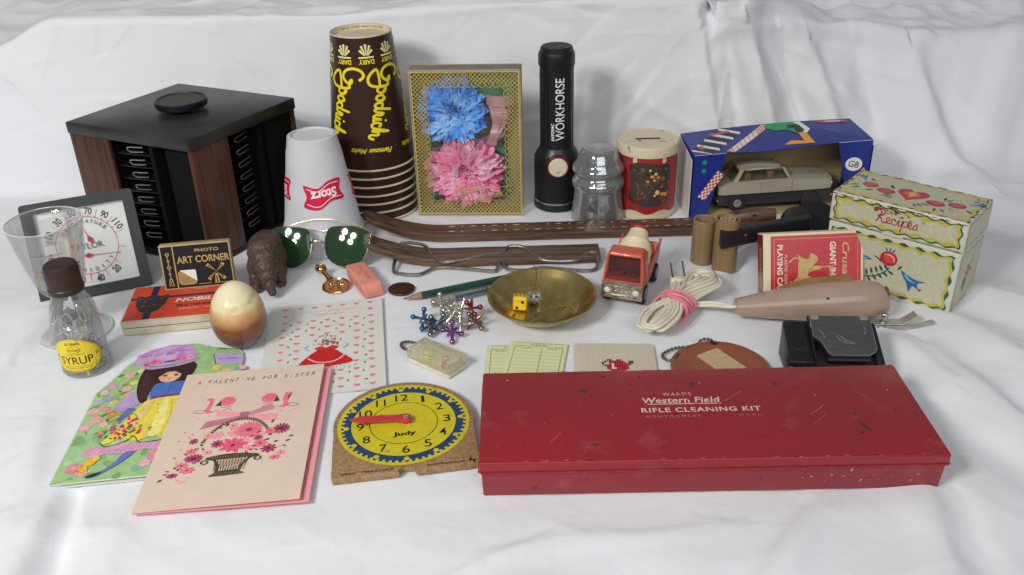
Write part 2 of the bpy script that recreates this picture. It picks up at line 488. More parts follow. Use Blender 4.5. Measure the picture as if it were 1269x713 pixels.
# ------------------------------------------------------------------ the white sheet: table, riser and ledge in one cloth
import numpy as np
def build_cloth():
    rs = np.random.RandomState(11)
    perm = rs.rand(64, 64, 2) * 2 - 1
    perm /= np.linalg.norm(perm, axis=2, keepdims=True)
    def gn(x, y):
        xi = np.floor(x).astype(int); yi = np.floor(y).astype(int); fx = x - xi; fy = y - yi
        u = fx ** 3 * (fx * (fx * 6 - 15) + 10); v = fy ** 3 * (fy * (fy * 6 - 15) + 10)
        def d(a, b): g_ = perm[(xi + a) % 64, (yi + b) % 64]; return g_[..., 0] * (fx - a) + g_[..., 1] * (fy - b)
        n0 = d(0, 0) * (1 - u) + d(1, 0) * u; n1 = d(0, 1) * (1 - u) + d(1, 1) * u
        return (n0 * (1 - v) + n1 * v) * 1.5
    def sst(a, b, x):
        t = np.clip((x - a) / (b - a), 0, 1); return t * t * (3 - 2 * t)
    NX, NS = 900, 800
    xs = np.linspace(-1000, 900, NX); ss = np.linspace(0, 1, NS)
    X, U = np.meshgrid(xs, ss)
    s = 320 + U * 1600                       # arc length from y = 320
    rt = sst(250, 420, X)                    # the right-hand end hangs more loosely
    # profile by arc length: floor, lower bend, riser, upper bend, ledge falling gently away
    yb = 1000 - 30 * rt
    r1 = 16 + 50 * rt; r2 = 4.5 + 16 * rt
    lean = np.radians(80 - 16 * rt)
    H = 190 - 50 * rt + 7 * sst(-150, 60, X) - 30 * (1 - sst(-590, -490, X))
    A = yb; L1 = r1 * lean
    Hr = H - (r1 + r2) * (1 - np.cos(lean)); L2 = Hr / np.sin(lean)
    back = np.radians(-7.0) + np.radians(3) * rt
    L3 = r2 * (lean - back)
    Y = np.zeros_like(s); Z = np.zeros_like(s); NY = np.zeros_like(s); NZ = np.ones_like(s)
    m = s < A; Y[m] = s[m]
    t1 = np.clip(s - A, 0, L1) / r1
    k = ~m; Y[k] = (A + r1 * np.sin(t1))[k]; Z[k] = (r1 * (1 - np.cos(t1)))[k]
    t2 = np.clip(s - A - L1, 0, L2); Y += np.where(k, t2 * np.cos(lean), 0); Z += np.where(k, t2 * np.sin(lean), 0)
    t3 = np.clip(s - A - L1 - L2, 0, L3) / r2; an = lean - t3
    Y += np.where(k, r2 * (np.sin(lean) - np.sin(an)), 0); Z += np.where(k, r2 * (np.cos(an) - np.cos(lean)), 0)
    t4 = np.clip(s - A - L1 - L2 - L3, 0, None); Y += t4 * np.cos(back); Z += t4 * np.sin(back)
    Z += np.where(k, .22 * np.clip(t4 - 120, 0, None) ** 1.12, 0)     # behind the ledge the sheet climbs again
    ang = np.where(s < A, 0, np.where(t3 > 0, an, t1)); NY = -np.sin(ang); NZ = np.cos(ang)
    fl = 1 - sst(-30, 40, s - A)             # 1 on the table
    top = sst(0, 20, t4)                      # 1 on the ledge
    ri = (1 - fl) * (1 - top)
    # where things stand, the cloth lies flat
    flat = sst(-470, -420, X) * (1 - sst(400, 470, X)) * sst(440, 475, s)
    D = np.zeros_like(s)
    free = fl * (1 - flat)
    wx = X / 90 + 0.9 * gn(X / 160 + 3, s / 160); wy = s / 90 + 0.9 * gn(X / 160, s / 160 + 9)
    rid = 1 - np.abs(gn(wx * .8, wy * .8)) * 2.2
    rid = np.clip(rid, -1, 1)
    D += free * (3.4 * gn(X / 130, s / 90 + 4) + 1.5 * rid)
    fold_right = sst(330, 470, X)
    D += fl * fold_right * 7 * (gn((X + s * .75) / 70, (s - X * .6) / 260 + 2) + .3)
    D += fl * flat * (0.5 * gn(X / 60, s / 60) + 0.35 * rid * (0.5 + gn(X / 200, s / 200 + 5)))
    # riser: broad billows, a few fine creases
    D += ri * (1 - rt) * (3.4 * gn(X / 150 + 7, s / 90) + 1.1 * rid + .8 * gn(X / 38 + 2, s / 60))
    # loose end: long folds that run down and to the right
    q = X - (s - A) * 0.35
    D += (1 - fl) * rt * (1 - .4 * top) * (13 * gn(q / 74 + 1.3, s / 520) + 3 * gn(q / 34 + 5, s / 260 + 3) + 1.5 * rid)
    # ledge: rumpled sheet
    r2_ = 1 - np.abs(gn(X / 75 + s / 120, s / 55 - X / 160)) * 2.4
    D += top * (11 * gn(X / 150 + 2, s / 70 + 8) + 4 * r2_ + 3 * gn(X / 55, s / 40)) * (0.55 + .45 * rt)
    D += top * sst(30, 130, t4) * (14 + 22 * sst(300, 420, X) * sst(20, 90, t4))
    # named folds and creases: x0,s0,x1,s1,width,height  (s = y on the table, y beyond 893 climbs the riser)
    F = [(189, 408, 120, 330, 12, -4.0), (205, 400, 140, 330, 13, 3.5), (283, 420, 262, 330, 13, 5.0), (305, 412, 292, 330, 9, -3.5),
         (-312, 430, -292, 330, 9, -6.0), (-332, 440, -318, 330, 14, 5.0), (-270, 400, -262, 330, 14, 2.5),
         (355, 560, 395, 420, 15, 9.0), (330, 500, 372, 400, 12, -4.0), (395, 600, 470, 430, 22, 12.0), (420, 660, 520, 560, 20, 9.0),
         (330, 590, 350, 520, 12, 5.0), (186, 648, 214, 700, 10, 4.5), (214, 655, 232, 720, 8, -2.5),
         (238, 700, 262, 745, 12, 5), (-25, 372, 60, 388, 7, 1.6), (-60, 350, 30, 392, 6, 1.2), (40, 380, 150, 392, 6, 1.2),
         (-440, 640, -455, 480, 14, 5), (-470, 800, -440, 600, 20, 5), (-380, 520, -345, 420, 12, 2.2), (-400, 450, -370, 340, 14, 4), (-395, 600, -350, 380, 20, 1.6),
         (-360, 980, -60, 960, 5, 2.6), (-60, 960, 100, 985, 6, 2.2), (-500, 1010, -300, 1000, 7, 2.4), (-330, 1010, -180, 955, 5, 2.0),
         (150, 1000, 260, 940, 6, 2.6), (100, 930, 190, 1030, 6, 2.0), (230, 1075, 258, 930, 9, 5.0), (262, 1075, 290, 950, 9, -6.0),
         (285, 1068, 340, 905, 14, 12.0), (330, 1060, 400, 880, 12, -8), (372, 1040, 430, 860, 14, 9), (430, 1040, 500, 860, 16, -9), (500, 1030, 560, 850, 18, 9),
         (240, 1085, 262, 1120, 9, -16), (262, 1080, 300, 1120, 12, 13), (300, 1070, 520, 1055, 10, 6), (320, 1100, 560, 1140, 12, 7), (-600, 1110, -200, 1120, 12, 5),
         (-300, 1130, 100, 1105, 10, 5), (-150, 1100, 60, 1130, 8, 5), (100, 1110, 240, 1125, 8, 5)]
    for x0, s0, x1, s1, wd, am in F:
        x0 *= .94; x1 *= .94; s0 = s0 * 1.12 if s0 < 893 else s0 + 107; s1 = s1 * 1.12 if s1 < 893 else s1 + 107
        dx, dy = x1 - x0, s1 - s0; l2 = dx * dx + dy * dy
        t = np.clip(((X - x0) * dx + (s - s0) * dy) / l2, 0, 1)
        if x0 > 215 and s0 > 1000: am *= 1.7
        sd = ((X - x0) * dy - (s - s0) * dx) / sqrt(l2)
        wob = 1 + .35 * gn(X / 45 + am, s / 45)
        dd = np.hypot(X - x0 - t * dx, s - s0 - t * dy)
        asym = np.where(sd > 0, 1.5, .75)
        D += am * np.exp(-(dd / (wd * wob * asym)) ** 2) * (0.55 + .45 * np.sin(t * pi))
    D += .10 * gn(X / 9, s / 11)
    # sharp pressed creases: straight, thin, tapering to nothing at both ends
    rc = random.Random(77); dx_ = xs[1] - xs[0]; ds_ = s[1, 0] - s[0, 0]
    def crease(x0, s0, ang, ln, wd, am):
        x1, s1 = x0 + ln * cos(ang), s0 + ln * sin(ang); pad = wd * 5
        i0, i1 = int((min(x0, x1) - pad - xs[0]) / dx_), int((max(x0, x1) + pad - xs[0]) / dx_) + 2
        j0, j1 = int((min(s0, s1) - pad - s[0, 0]) / ds_), int((max(s0, s1) + pad - s[0, 0]) / ds_) + 2
        i0, j0 = max(0, i0), max(0, j0); i1, j1 = min(NX, i1), min(NS, j1)
        if i1 <= i0 or j1 <= j0: return
        x_, s_ = X[j0:j1, i0:i1], s[j0:j1, i0:i1]
        u = ((x_ - x0) * cos(ang) + (s_ - s0) * sin(ang)) / ln; d = -(x_ - x0) * sin(ang) + (s_ - s0) * cos(ang) + 2.0 * np.sin(u * 3.1 + x0) * ln / 60
        tp = np.clip(1 - (2 * u - 1) ** 2, 0, 1) ** .8
        wr_ = np.where(d > 0, wd * 1.9, wd * .7)
        D[j0:j1, i0:i1] += am * tp * np.exp(-np.abs(d) / wr_)
    for k in range(230):      # table
        x0, s0 = rc.uniform(-620, 620), rc.uniform(330, 1000)
        inside = -430 < x0 < 400 and s0 > 455
        ang = rc.choice([rc.gauss(.15, .35), rc.gauss(-.5, .4), rc.gauss(1.3, .4), rc.gauss(2.2, .3)])
        crease(x0, s0, ang, rc.uniform(30, 110), rc.uniform(2.2, 5), rc.choice([-1, 1, 1]) * rc.uniform(.25, .8) * (.8 if inside else 1.5))
    for k in range(120):      # riser
        x0, s0 = rc.uniform(-640, 260), rc.uniform(1010, 1190)
        ang = rc.choice([rc.gauss(.05, .25), rc.gauss(-.35, .3), rc.gauss(1.0, .4), rc.gauss(2.3, .3)])
        crease(x0, s0, ang, rc.uniform(30, 130), rc.uniform(2.5, 6), rc.choice([-1, 1]) * rc.uniform(.3, 1.3))
    for k in range(46):       # loose right end: fanned out from the pinch at the top
        an = rc.uniform(-1.75, -.25); r0 = rc.uniform(10, 160)
        crease(262 + r0 * cos(an), 1190 + r0 * sin(an), an + rc.gauss(0, .15), rc.uniform(50, 190), rc.uniform(3, 8), rc.choice([-1, 1]) * rc.uniform(.8, 3.2))
    for k in range(60):
        crease(rc.uniform(-700, 700), rc.uniform(1200, 1330), rc.gauss(0, .45), rc.uniform(50, 180), rc.uniform(3, 7), rc.choice([-1, 1]) * rc.uniform(.6, 2.6))
    Y += NY * D; Z += NZ * D - 0.9
    v = np.stack([X * S, Y * S, Z * S], -1).reshape(-1, 3)
    i = np.arange(NS - 1)[:, None] * NX + np.arange(NX - 1)[None]
    f = np.stack([i, i + 1, i + 1 + NX, i + NX], -1).reshape(-1, 4)
    me = bpy.data.meshes.new("table_cloth")
    me.vertices.add(len(v)); me.vertices.foreach_set("co", v.ravel())
    me.loops.add(f.size); me.loops.foreach_set("vertex_index", f.ravel().astype(np.int32))
    me.polygons.add(len(f)); me.polygons.foreach_set("loop_start", np.arange(0, f.size, 4, dtype=np.int32))
    me.update(calc_edges=True); me.validate()
    me.polygons.foreach_set("use_smooth", [True] * len(f))
    m = mat("white_cotton", (0.79, 0.80, 0.82), rough=0.85, spec=0.2, sheen=0.15)
    n = m.node_tree.nodes; L = m.node_tree.links; b = n["Principled BSDF"]
    tcn = n["Texture Coordinate"]; bp = n.new("ShaderNodeBump"); bp.inputs["Distance"].default_value = 0.0012; bp.inputs["Strength"].default_value = 0.4
    t1_ = n.new("ShaderNodeTexNoise"); t1_.inputs["Scale"].default_value = 26; t1_.inputs["Detail"].default_value = 7; t1_.inputs["Distortion"].default_value = 0.35
    t2_ = n.new("ShaderNodeTexNoise"); t2_.inputs["Scale"].default_value = 1500
    mp = n.new("ShaderNodeMapping"); mp.inputs["Scale"].default_value = (1, .2, .2)
    L.new(tcn.outputs["Object"], mp.inputs[0]); L.new(mp.outputs[0], t2_.inputs[0]); L.new(tcn.outputs["Object"], t1_.inputs[0])
    ad_ = n.new("ShaderNodeMath"); ad_.operation = 'MULTIPLY_ADD'; ad_.inputs[1].default_value = 3.0
    L.new(t1_.outputs["Fac"], ad_.inputs[0]); m3 = n.new("ShaderNodeMath"); m3.operation = 'MULTIPLY'; m3.inputs[1].default_value = .25
    L.new(t2_.outputs["Fac"], m3.inputs[0]); L.new(m3.outputs[0], ad_.inputs[2])
    L.new(ad_.outputs[0], bp.inputs["Height"]); L.new(bp.outputs[0], b.inputs["Normal"])
    me.materials.append(m)
    o = bpy.data.objects.new("table_cloth", me); col.objects.link(o); o["kind"] = "structure"
    return o
build_cloth()

# ------------------------------------------------------------------ shared materials
black_pl = mat("black_plastic", (0.012, 0.012, 0.014), rough=0.38, vary=.5, vscale=40, rvary=.12)
black_sc = mat("scuffed_black_plastic", (0.012, 0.012, 0.013), rough=0.36, color2=(0.06, 0.056, 0.046), vscale=16, contrast=(.40, .85), rvary=.15, stretch=(1, 1, 1), bump=.15, bscale=500)
dark_in = mat("dark_inner_plastic", (0.006, 0.006, 0.0065), rough=0.75, spec=.15)
steel = mat("bright_steel", (0.62, 0.61, 0.58), rough=0.25, metal=1.0, vary=.25, vscale=120)
dull_steel = mat("dull_steel", (0.36, 0.33, 0.29), rough=0.38, metal=1.0, vary=.45, vscale=90)
brass = mat("brass", (0.55, 0.40, 0.13), rough=0.3, metal=1.0, vary=.3, vscale=70, rvary=.1)
white_card = mat("white_card", (0.75, 0.73, 0.68), rough=0.7)
glass_thin = film("thin_glass", (0.97, 0.985, 0.98), 0.03, 0.01, 0.30)

def woodgrain(name, c1, c2, scale=18, stretch=(1, 1, .06), rough=.45, bump=.2, dist=2.0, con=(.35, .65)):
    m = mat(name, c1, rough=rough, color2=c2, vscale=scale, stretch=stretch, bump=bump, bscale=scale * 3, detail=6, contrast=con, rvary=.08)
    for x in m.node_tree.nodes:
        if x.type == 'TEX_NOISE': x.inputs["Distortion"].default_value = dist * .2
    return m
wood_panel = woodgrain("walnut_grain_panel", (0.125, 0.042, 0.024), (0.032, 0.013, 0.010), scale=420, stretch=(1, 1, .03), rough=.4)

# ------------------------------------------------------------------ cassette tower
def cassette_tower():
    cx, cy = -323.5, 906
    t = thing("cassette_tower", "black square revolving cassette rack with walnut grain corner panels and round knob on top", "cassette rack", (cx, cy, 0))
    H = 122
    Lc = Vector((-427 - cx, 877 - cy)); Bc = Vector((-355.5 - cx, 999 - cy)); Rc = Vector((-220 - cx, 935 - cy)); Fc = Vector((-291.5 - cx, 813 - cy))
    def P(a, b, z):   # a: from the left edge to the front edge, b: from front to back
        p = Lc * (1 - a) * (1 - b) + Fc * a * (1 - b) + Rc * a * b + Bc * (1 - a) * b
        return (p.x, p.y, z)
    def blk(mb, a0, a1, b0, b1, z0, z1, bev=.4):
        mb.hexa([P(a0, b0, z0), P(a1, b0, z0), P(a1, b1, z0), P(a0, b1, z0), P(a0, b0, z1), P(a1, b0, z1), P(a1, b1, z1), P(a0, b1, z1)], bevel=bev)
    m = MB(); o = .012
    n = 10; rings = []
    # lid: slab, slightly domed
    mb = MB(); blk(mb, -o, 1 + o, -o, 1 + o, H - 3, H + 9, 1.6); mb.build("lid", black_sc, t)
    mb = MB(); blk(mb, 0, 1, 0, 1, 0, 7, 1); mb.build("base", black_pl, t)
    mb = MB(); blk(mb, .28, .72, .28, .72, 7, H - 3, .2)
    # four corner posts and the blind half of every side
    blk(mb, .02, .30, .02, .28, 7, H - 3); blk(mb, .74, .97, .05, .30, 7, H - 3); blk(mb, .70, .98, .72, .98, 7, H - 3); blk(mb, .02, .28, .70, .98, 7, H - 3)
    mb.build("core", dark_in, t)
    W = .33
    for k, (a0, a1, b0, b1) in enumerate(((-.004, W, -.004, .022), (.978, 1.004, 0, W), (1 - W, 1, .978, 1.004), (-.004, .022, 1 - W, 1))):
        mb = MB(); blk(mb, a0, a1, b0, b1, 6, H - 3, .5); mb.build("wood_panel", wood_panel, t)
    # shelves and wire springs in the two bays one can see, the other two built alike
    for side in range(4):
        def Q(u, d, z):  # u along the face (0..1), d depth inward (0..1)
            if side == 0: return P(u, d, z)
            if side == 1: return P(1 - d, u, z)
            if side == 2: return P(1 - u, 1 - d, z)
            return P(d, 1 - u, z)
        sh = None; sp = None
        for k in range(8):
            z = 12 + k * 12.9
            mb = MB(); mb.hexa([Q(W, .05, z), Q(.64, .09, z), Q(.64, .28, z), Q(W, .28, z), Q(W, .05, z + 1.3), Q(.64, .09, z + 1.3), Q(.64, .28, z + 1.3), Q(W, .28, z + 1.3)])
            mb.build("shelf", black_pl, t)
            zc = z + 7.5
            pts = [Q(.56, .05, zc + 3.4), Q(.52, .045, zc + 2.9), Q(.455, .04, zc + 2.2), Q(.435, .04, zc + .9), Q(.437, .04, zc - 1.2), Q(.46, .04, zc - 2.4), Q(.52, .045, zc - 1.8), Q(.56, .05, zc - 1.2)]
            mb = MB(); mb.tube(smooth(pts, 4), .85 if side == 0 else .6, 8); mb.build("spring", steel if side in (0, 3) else dull_steel, t)
        mb = MB(); mb.hexa([Q(.64, .02, 7), Q(.67, .02, 7), Q(.67, .28, 7), Q(.64, .28, 7), Q(.64, .02, H - 3), Q(.67, .02, H - 3), Q(.67, .28, H - 3), Q(.64, .28, H - 3)])
        mb.build("divider", dark_in, t)
    c = P(.5, .5, 0)
    mb = MB(); mb.lathe([(8, H + 8), (8, H + 11), (20, H + 11.5), (24.5, H + 13), (25.5, H + 15), (25.5, H + 19), (24.6, H + 20), (22.6, H + 20), (22.2, H + 19)], 56, T(c[0], c[1]))
    mb.build("knob", black_pl, t)
    mb = MB(); mb.cyl(22.1, H + 18, H + 19.3, 48, M=T(c[0], c[1]))
    mb.build("knob_inlay", mat("textured_inlay", (0.10, 0.095, 0.07), rough=.5, metal=.3, color2=(0.02, 0.02, 0.016), vscale=900, bump=1, bscale=900), t)
cassette_tower()

# ------------------------------------------------------------------ brown paper malt cups, stacked upside down
def malt_cups():
    cx, cy = -146, 954
    brown = printmat("brown_waxed_paper", rough=.33, spec=.5, grain=.12)
    paper = mat("cream_paper_rim", (0.72, 0.60, 0.42), rough=.55, vary=.15)
    ht = 136; r_top = 31.0; r_bot = 44.5
    n = 7; gap = 9.5
    def body(mb, z0, top_open=True):
        mb.lathe([(r_bot, z0 + 1), (r_top, z0 + ht), (r_top - .8, z0 + ht), (r_top - .8, z0 + ht - 5)], 64)
    for k in range(n):
        z0 = k * gap; topmost = k == n - 1
        dx = random.uniform(-.7, .7); dy = random.uniform(-.5, .5)
        lab = ("topmost brown malt cup of the upside down stack, yellow script lettering all over it" if topmost else
               "bottom brown malt cup of the upside down stack, resting on the cloth" if k == 0 else
               "%s brown cup up from the bottom of the nested stack, only rim and band showing" % ("", "second", "third", "fourth", "fifth", "sixth")[k])
        t = thing("paper_cup", lab, "paper cup", (cx + dx, cy + dy, z0), (0, 0, random.uniform(-4, 4)), "brown malt cups nested upside down in one stack")
        def rad(v): return r_bot + (r_top - r_bot) * v / ht
        a = Art(base=0.0)
        m = MB(); 
        vmax = ht if topmost else 30
        m.lathe([(rad(1.5), 1.5), (rad(vmax), vmax)] + ([(r_top - .7, ht), (r_top - .9, ht - 6)] if topmost else []), 72, cap0=False, cap1=False)
        m.build("cup_wall", mat("brown_cup_paper", (0.042, 0.017, 0.014), rough=.30, vary=.35, vscale=12), t)
        m = MB(); m.tube([(rad(0) * cos(2 * pi * i / 64) + 0.3 * cos(2 * pi * i / 64), (rad(0) + .3) * sin(2 * pi * i / 64), 1.3) for i in range(64)], 1.15, 8, closed=True)
        m.build("rolled_rim", paper, t)
        if topmost:
            m = MB(); m.lathe([(0.01, ht - 5.5), (r_top - 1.0, ht - 5.5)], 64, cap0=False, cap1=False)
            m.lathe([(r_top - 1.0, ht - 5.5), (r_top - .95, ht - .1)], 64, cap0=False, cap1=False)
            m.lathe([(r_top - 1.1, ht), (r_top - .1, ht + .5), (r_top + .35, ht - .1), (r_top+.2, ht - .9)], 64, cap0=False, cap1=False)
            m.build("cup_base", paper, t)
            Y = '#f2de1e'; C = '#efe2a0'
            A = Art(base=.12)
            # script "Goodrich" running down the wall, drawn by hand
            def goodrich(u0, v0, k=1.0, sl=0):
                def W(p): x, y = p; return (u0 + (y * 1.45 if y < 0 or x < 27 else y * 1.3) * k + sl * x * k, v0 - x * k)      # written downwards
                def st(pts, w=2.8): A.stroke([W(p) for p in smooth(pts, 6)], w * k, Y)
                A.up()
                st([(14, 15), (9, 18), (3, 15), (0, 8), (3, 2), (10, 1), (16, 5), (18, 9)], 3.2)       # G bowl
                st([(18, 9), (13, 9), (17, 7), (22, 8), (23, 1), (20, -7), (13, -10), (6, -8), (3, -4), (12, -1), (24, 1)], 3.2)
                st([(26, 6), (23, 4), (23, 0), (27, -1), (30, 2), (29, 6), (26, 6), (31, 4)])            # o
                st([(36, 6), (33, 4), (33, 0), (36, -1), (39, 2), (38, 6), (36, 6), (41, 4)])            # o
                st([(47, 5), (43, 5), (41, 2), (43, -1), (47, 1), (51, 14), (48, 3), (49, -1), (52, 1)])   # d
                st([(52, 1), (54, 7), (56, 5), (55, 1), (57, -1), (59, 1)])                               # r
                st([(59, 1), (61, 6), (60, 0), (63, 0)]); A.ell(*W((63, 10)), 1.3 * k, 1.3 * k, Y)
                st([(70, 5), (66, 6), (64, 2), (66, -1), (70, 0)])                                        # c
                st([(70, 0), (76, 14), (73, 0), (76, 5), (79, 5), (78, 0), (81, -1), (84, 3)])             # h
            for a0 in (-34, 30, 94, 158, -98, -162):
                u = R(a0) * rad(90)
                goodrich(u + 2, 106, .86, -.26)
            def famous(u): 
                A.text("Famous Malts", u, 22, 5.4, Y, w=36, shear=.4, bold=.03, rot=180 - 2)
            for a0 in (3, 67, 131, -61, -125, 180): famous(R(a0) * rad(26))
            for i in range(9):
                u = (i - 4 + .25) * 24
                A.text("DAIRY", u, 112, 4.6, Y, w=16, bold=.03, rot=180)
                A.rect(u - 8, 115.6, u + 8, 117.2, C)
                for q, l in ((90, 12), (62, 12), (38, 10.5), (118, 12), (142, 10.5)):
                    q = R(q); A.stroke([(u + 2.2 * cos(q), 117.6 + 1 * sin(q)), (u + l * .8 * cos(q), 117.2 + l * sin(q))], .9, C, w1=2.7)
            def surf(u, v, o):
                a_ = R(-90) + u / rad(100); r = rad(v) + o
                return (r * cos(a_), r * sin(a_), v)
            A.build("lettering", printmat("yellow_cup_ink", rough=.45), t, surf=surf, cell=5)
            B = Art(base=.1)
            for wd, u in (("NO. 32 - SWEET HEART CUP CORP", 0),):
                B.text(wd, 0, 0, 1.7, '#3a3020', w=46, warp=None)
            def surf2(u, v, o): a_ = R(90) - u / (r_top - 2); return ((r_top - 1.3) * cos(a_), (r_top - 1.3) * sin(a_), ht - 3 + v)
            B.build("base_lettering", printmat("dark_ink"), t, surf=surf2, cell=3)
malt_cups()

# ------------------------------------------------------------------ frosted plastic cups
def plastic_cups():
    cx, cy = -190, 866
    fr = mat("frosted_plastic", (0.90, 0.90, 0.92), rough=.30, trans=.38, ior=1.15, sss=0.0, spec=.5, vary=.03)
    red = printmat("cup_red_ink", rough=.4)
    ht = 99; r_top = 24.2; r_bot = 40.0
    for k in range(4):
        z0 = k * 5.6; top = k == 3
        lab = ("topmost frosted white plastic cup of the upside down stack, red banner logo printed on it" if top else
               ("%s frosted plastic cup up in the short white stack, only its lip showing" % ("", "second", "third")[k]) if k else
               "bottom frosted plastic cup of the short white stack, standing behind the sunglasses")
        t = thing("plastic_cup", lab, "plastic cup", (cx, cy, z0), (0, 0, 3 * k), "frosted plastic cups nested upside down")
        def rad(v): return r_bot + (r_top - r_bot) * v / ht
        m = MB()
        hi = ht if top else 22
        pr = [(r_bot - 3, 3.5), (r_bot, 3.2), (r_bot + .5, 1.6), (r_bot - .2, .4), (r_bot - 1.2, 1.2), (r_bot - .4, 4)]
        m.tube([((r_bot) * cos(2 * pi * i / 72), (r_bot) * sin(2 * pi * i / 72), 1.3) for i in range(72)], 1.2, 8, closed=True)
        m.build("lip", fr, t)
        m = MB()
        if top:
            pr = [(rad(1), 1), (rad(7), 7), (rad(8) - .7, 8), (rad(58), 58), (rad(59) - .5, 59.5), (rad(84), 84), (rad(85) - .7, 86), (rad(98) - .7, 98), (r_top - 1.4, ht - 1.2), (r_top - 2.8, ht), (r_top - 4.0, ht), (r_top - 4.6, ht - 2), (.01, ht - 2.4)]
        else: pr = [(rad(1), 1), (rad(7), 7), (rad(hi), hi)]
        m.lathe(pr, 72, cap0=False, cap1=False)
        m.build("cup_wall", fr, t)
        if top:
            Rd = '#d81e48'
            for a0 in (8, -91, 107, 206):
                A = Art(base=.25)
                u = R(a0 + 3) * rad(45); c = u
                fl = smooth([(c - 20, 36), (c - 6, 33), (c + 6, 40), (c + 20, 40), (c + 17, 50), (c + 20, 60), (c + 6, 60), (c - 6, 54), (c - 20, 57), (c - 17, 46)], 5, True)
                A.poly(fl, Rd)
                A.stroke(smooth([(c - 17, 39), (c - 6, 36), (c + 6, 43), (c + 17, 43)], 5), .8, '#f6e8ea')
                A.stroke(smooth([(c - 17, 54), (c - 6, 51), (c + 6, 57), (c + 17, 57)], 5), .8, '#f6e8ea')
                A.text("Storz", c, 47.5, 9.5, '#fbf3f3', w=27, bold=.035, shear=.15, rot=186)
                def surf(u, v, o):
                    a_ = R(-90) + u / rad(45); r = rad(v) + o
                    return (r * cos(a_), r * sin(a_), v)
                A.build("red_logo", red, t, surf=surf, cell=4)
plastic_cups()

